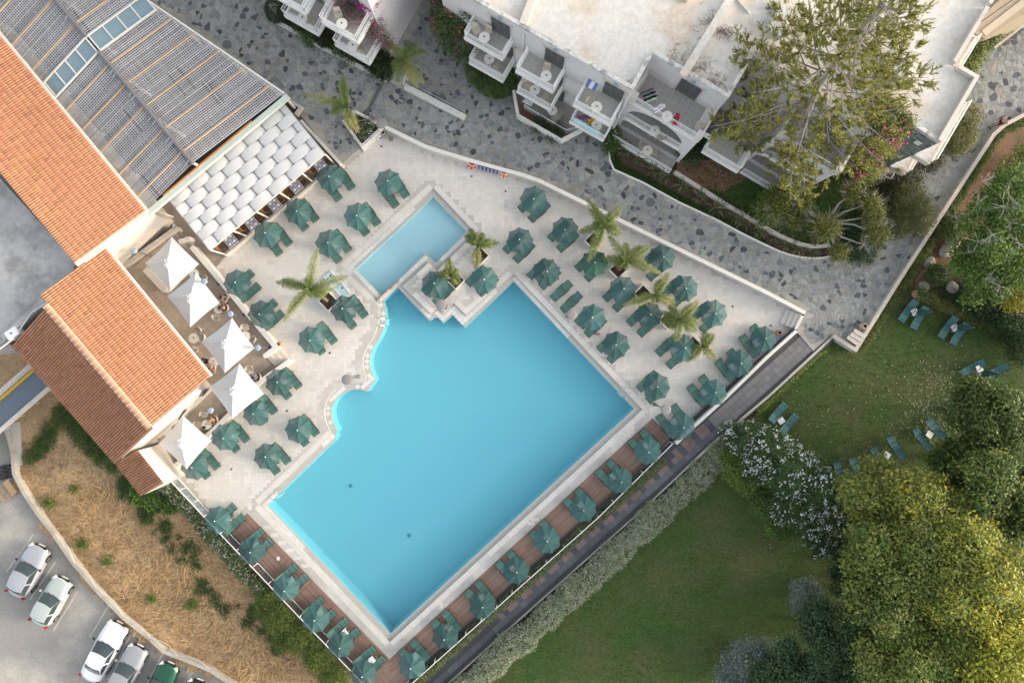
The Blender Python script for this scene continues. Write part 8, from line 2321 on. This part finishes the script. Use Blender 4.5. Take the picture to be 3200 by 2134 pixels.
for k in (3, 5, 6, 7, 8, 9, 10, 12, 13):
    p = W(*WL[k], ZP + .55) - lc; a = random.uniform(-.4, .4)
    MB().tube([p + Vector((.1, 0, -.02)), p + Vector((.30 + a * .2, .08 + a * .3, .55))], .018, 5).build('rod', M['rod_orange'], t)
for k in (6, 7, 8, 9, 10, 12):
    e2 = {10: 12}.get(k, k + 1); a, b = W(*WL[k], ZP + .95) - lc, W(*WL[e2], ZP + .95) - lc; d = b - a; n = Vector((d.y, -d.x, 0)).normalized()
    if n.x < 0: n = -n
    MB().tube([a + d * s + n * (.1 + .28 * math.sin(PI * s)) for s in np.linspace(0, 1, 9)], .02, 4).build('wire', M['wire_pale'], t)
t = empty('concrete_strip', W(55, 1420, ZF), label='pale concrete strip running down from the footbridge', cat='ramp'); lc = t.location.copy()
cs = [W(x, y, ZF) - lc for x, y in TT(0, 2, (95, 740), (190, 730), (205, 1000), (205, 1130), (150, 1140), (125, 950))]
MB().prism([(p.x, p.y) for p in cs], -.3, .16).build('slab', M['cream_wall'], t)
# ---- pallets
defm('pallet_wood', (.34, .27, .20), .85, .25, 10, rand=.15); defm('pallet_light', (.46, .32, .17), .85, .2, 10, rand=.15); defm('pallet_black', (.03, .031, .035), .6)
def pallet(u, v, rz, lab, m, n=6, dz=0.0, s=(1.2, 1.0)):
    p = W(*T(0, 2, u, v), ZP + .15); t = empty('pallet', (p.x, p.y, ZP + .006 + dz), rz, lab, 'pallet')
    for k in range(n): MB().box((0, (k - (n - 1) / 2) * s[1] / n, .135), (s[0], s[1] / n * .68, .022)).build('slat', M[m], t)
    for k in range(3): MB().box(((k - 1) * s[0] * .44, 0, .06), (.10, s[1], .12)).build('runner', M[m], t)
pallet(45, 1380, 2.2, 'weathered grey wooden pallet by the parking wall', 'pallet_wood', 7, s=(1.3, 1.25))
pallet(105, 1330, 2.2, 'pale wooden pallet leaning over the grey pallet stack', 'pallet_light', 5, .155, (1.2, .55))
pallet(45, 1195, .25, 'black plastic pallet with square openings', 'pallet_black', 4, s=(1.5, 1.1))
# ---- footbridge
defm('bridge_deck', (.155, .19, .225), .8, .1, 8); defm('yellow_kerb', (.60, .40, .06), .7, .1, 6); defm('bar_white', (.70, .67, .64), .6)
Bq = [W(*T(0, 2, u, v), .2) for u, v in ((440, 400), (350, 300), (-420, 880), (-300, 970))]
Bq = [W(150, 1195, .2), W(118, 1160, .2), W(-190, 1400, .2), W(-150, 1440, .2)]
o_ = W(60, 1250, .2); t = empty('footbridge', Vector((o_.x, o_.y, 0)), label='blue grey footbridge with yellow kerbs and white bar railings', cat='bridge'); lo = t.location
A1, A2 = W(420 * .34057, 1068 + 350 * .34057, .2), W(0, 1068 + 660 * .34057 , .2)
ax = (W(0, 1295, .2) - W(132, 1180, .2)); ax.z = 0; L_ = ax.length; ax.normalize(); nx_ = Vector((-ax.y, ax.x, 0))
def bp3(s, w, z): q = W(135, 1182, .2) + ax * s + nx_ * w; return Vector((q.x, q.y, z)) - lo
MB().prism([tuple(bp3(s, w, 0)[:2]) for s, w in ((-1.5, -.78), (9, -.78), (9, .78), (-1.5, .78))], -.1, .2).build('deck', M['bridge_deck'], t)
for s in (-1, 1):
    MB().bar(bp3(-1.5, s * .9, .22), bp3(9, s * .9, .22), .2, .14).build('kerb', M['yellow_kerb'], t)
    for z in (.45, .68, .9, 1.12): MB().bar(bp3(-1.5, s * 1.06, z), bp3(9, s * 1.06, z), .05, .05).build('rail_bar', M['bar_white'], t)
    for k in range(8): MB().bar(bp3(-1.2 + 1.4 * k, s * 1.07, -.1), bp3(-1.2 + 1.4 * k, s * 1.07, 1.14), .05, .05).build('post', M['bar_white'], t)

# ---- people
defm('skin', (.46, .26, .17), .6, .08, 20); defm('skin_tan', (.36, .18, .10), .6, .08, 20)
defm('hair_dark', (.02, .014, .011), .7, .2, 40); defm('hair_fair', (.30, .21, .12), .7, .2, 40); defm('shirt_black', (.015, .015, .018), .9); defm('shirt_navy', (.022, .03, .06), .9, .1, 10); defm('shirt_sky', (.24, .40, .62), .9, .1, 10); defm('shirt_pink', (.62, .40, .44), .9, .2, 12); defm('shirt_rust', (.35, .12, .06), .9, .25, 16); defm('shirt_pale', (.6, .57, .53), .9)
def skin_mesh(name, nodes, edges, m, sub=1):
    """nodes: (pos, radius); one continuous surface grown round a skeleton"""
    me = bpy.data.meshes.new(name); me.from_pydata([n[0] for n in nodes], edges, [])
    o = bpy.data.objects.new(name, me); COL.objects.link(o)
    md = o.modifiers.new('skin', 'SKIN'); md.use_smooth_shade = True
    for i, n in enumerate(nodes):
        sv = me.skin_vertices[0].data[i]; sv.radius = (n[1], n[1]) if not isinstance(n[1], tuple) else n[1]; sv.use_root = (i == 0)
    o.modifiers.new('sub', 'SUBSURF').levels = sub
    dg = bpy.context.evaluated_depsgraph_get()
    out = bpy.data.meshes.new_from_object(o.evaluated_get(dg)); bpy.data.objects.remove(o); bpy.data.meshes.remove(me)
    out.name = name; out.materials.clear(); out.materials.append(m); return out
def person(label, loc, rz, pose, skin='skin', hair='hair_dark', top='shirt_black', bottom='shirt_black', sleeves=True, long_hair=False):
    t = empty('person', loc, rz, label, 'person')
    if pose == 'sit':
        hip, chest, neck, head = Vector((0, 0, .52)), Vector((.02, 0, .90)), Vector((.05, 0, 1.06)), Vector((.10, 0, 1.24))
        leg = lambda s: [Vector((.02, s * .10, .50)), Vector((.42, s * .12, .50)), Vector((.40, s * .12, .10)), Vector((.52, s * .13, .04))]
        arm = lambda s: [Vector((.02, s * .19, 1.0)), Vector((.10, s * .26, .74)), Vector((.36, s * .16, .76))]
    else:
        hip, chest, neck, head = Vector((0, 0, .92)), Vector((.02, 0, 1.28)), Vector((.02, 0, 1.46)), Vector((.05, 0, 1.62))
        leg = lambda s: [Vector((0, s * .09, .88)), Vector((.16 * s, s * .10, .50)), Vector((.27 * s - .08, s * .10, .09)), Vector((.27 * s + .06, s * .11, .03))]
        arm = lambda s: [Vector((.02, s * .18, 1.38)), Vector((-.10 * s, s * .24, 1.12)), Vector((-.10 * s + .12, s * .24, .90))]
    N, E = [], []
    def add(p, r, par=None):
        N.append((tuple(p), r)); i = len(N) - 1
        if par is not None: E.append((par, i))
        return i
    i0 = add(hip, .125); i1 = add((hip + chest) / 2, .115, i0); i2 = add(chest, .13, i1); i3 = add(neck, .055, i2); i4 = add(head - Vector((.02, 0, .06)), .075, i3); i5 = add(head + Vector((0, 0, .04)), .09, i4); add(head + Vector((-.01, 0, .10)), .06, i5)
    add(head + Vector((.115, 0, -.01)), .016, i5)                      # nose
    for s in (-1, 1):
        L = leg(s); a = add(L[0], .085, i0); b = add((L[0] + L[1]) / 2, .078, a); c = add(L[1], .058, b); d = add((L[1] + L[2]) / 2, .05, c); e = add(L[2], .035, d); add(L[3], .032, e)
        A = arm(s); a = add(A[0], .055, i2); b = add(A[1], .042, a); c = add(A[2], .028, b)
        d_ = (A[2] - A[1]).normalized(); sd = Vector((-d_.y, d_.x, 0)) if abs(d_.z) < .9 else Vector((1, 0, 0)); sd.normalize()
        pm = add(A[2] + d_ * .07, .03, c)
        for k in range(4):
            off = sd * (.027 * (k - 1.5) / 1.5); ln = (.066, .078, .074, .058)[k]
            f = add(A[2] + d_ * .105 + off, .010, pm); add(A[2] + d_ * (.105 + ln * .75) + off * 1.2 + Vector((0, 0, -.02)), .008, f)
        f = add(A[2] + d_ * .055 - sd * s * .045, .011, c); add(A[2] + d_ * .10 - sd * s * .058 + Vector((0, 0, -.012)), .009, f)
    obj('body', skin_mesh('body', N, E, M[skin], 1), t)
    N, E = [], []
    a = add(hip + Vector((0, 0, .04)), .14); b = add((hip + chest) / 2, .132, a); c = add(chest, .148, b); add(neck - Vector((0, 0, .05)), .075, c)
    for s in (-1, 1):
        A = arm(s); e = add(A[0], .07, c)
        if sleeves: add(A[0].lerp(A[1], .7), .058, e)
    obj('shirt', skin_mesh('shirt', N, E, M[top], 1), t)
    N, E = [], []
    a = add(hip, .14)
    for s in (-1, 1):
        L = leg(s); b = add(L[0], .098, a); c = add((L[0] + L[1]) / 2, .09, b); add(L[1] * .9 + L[0] * .1, .075, c)
    obj('shorts', skin_mesh('shorts', N, E, M[bottom], 1), t)
    hv = MB()
    vs, fs = [], []
    for i in range(7):
        th = PI * .62 * i / 6
        for j in range(14):
            an = 2 * PI * j / 14; r = .108 * math.sin(th); fr = .82 if abs(an) < .9 or abs(an - 2 * PI) < .9 else 1.0
            vs.append(tuple(head + Vector((r * math.cos(an) - .018, r * math.sin(an) * .92, .045 + .112 * math.cos(th * fr)))))
    for i in range(6):
        for j in range(14): fs.append((i * 14 + j, (i + 1) * 14 + j, (i + 1) * 14 + (j + 1) % 14, i * 14 + (j + 1) % 14))
    hv.add(vs, fs)
    if long_hair: hv.tube([head + Vector((-.09, 0, .02)), head + Vector((-.12, 0, -.12)), head + Vector((-.11, 0, -.25))], [.085, .075, .03], 9)
    hv.build('hair', M[hair], t, smooth=True)
    for s in (-1, 1):
        MB().lathe([(0, -.011), (.011, 0), (0, .011)], head + Vector((.088, s * .034, .02)), 8).build('eye', M['hole_dark'], t)
        MB().lathe([(0, -.028), (.016, 0), (0, .028)], head + Vector((0, s * .088, .0)), 8).build('ear', M[skin], t)
    MB().box(head + Vector((.086, 0, -.062)), (.012, .045, .010)).build('mouth', M['shirt_rust'], t)
    return t
def seat_at(px, py, tx, ty): p = W(px, py, ZT + .6); q = W(tx, ty, ZT + .7); return (p.x, p.y, ZT + .008), math.atan2(q.y - p.y, q.x - p.x)
l_, r_ = seat_at(*z1(545, 150), *z1(435, 335)); person('person with dark hair sitting by the terrace wall, in black', l_, r_, 'sit', 'skin', 'hair_dark', 'shirt_black', 'shirt_pale')
l_, r_ = seat_at(*z1(545, 325), *z1(435, 335)); person('person in black at the round table beside the terrace lamp', l_, r_, 'sit', 'skin', 'hair_dark', 'shirt_black', 'shirt_black')
l_, r_ = seat_at(*z1(200, 1190), *z1(350, 1205)); person('person in navy shirt sitting beside the cafe gutter', l_, r_, 'sit', 'skin', 'hair_dark', 'shirt_navy', 'shirt_navy')
l_, r_ = seat_at(*z1(330, 1340), *z1(350, 1205)); person('suntanned person in rust brown at the cafe gutter table', l_, r_, 'sit', 'skin_tan', 'hair_dark', 'shirt_rust', 'shirt_pale')
l_, r_ = seat_at(*z1(1070, 1455), *z1(960, 1440)); person('person in light blue shirt bending over a cafe table', l_, r_, 'sit', 'skin_tan', 'hair_dark', 'shirt_sky', 'shirt_navy')
l_, r_ = seat_at(*z2(905, 900), *z2(805, 965)); person('person with fair hair sitting at the table with the tablet', l_, r_, 'sit', 'skin', 'hair_fair', 'shirt_rust', 'shirt_black', long_hair=True)
p = W(3104, 393, ZS); w_ = person('person in pink top and black shorts walking along the garden wall', (p.x, p.y, ZS + .012), math.radians(200), 'walk', 'skin_tan', 'hair_dark', 'shirt_pink', 'shirt_black', long_hair=True)
b_ = MB(); b_.box((-.03, -.27, .98), (.26, .12, .30)); bg = empty('shoulder_bag', w_.location, w_.rotation_euler.z, 'black shoulder bag carried by the walking person', 'bag'); b_.build('bag_body', M['shirt_black'], bg)
MB().tube([(.05, -.24, 1.12), (.02, -.12, 1.47), (-.06, -.24, 1.12)], .012, 5).build('strap', M['shirt_black'], bg)
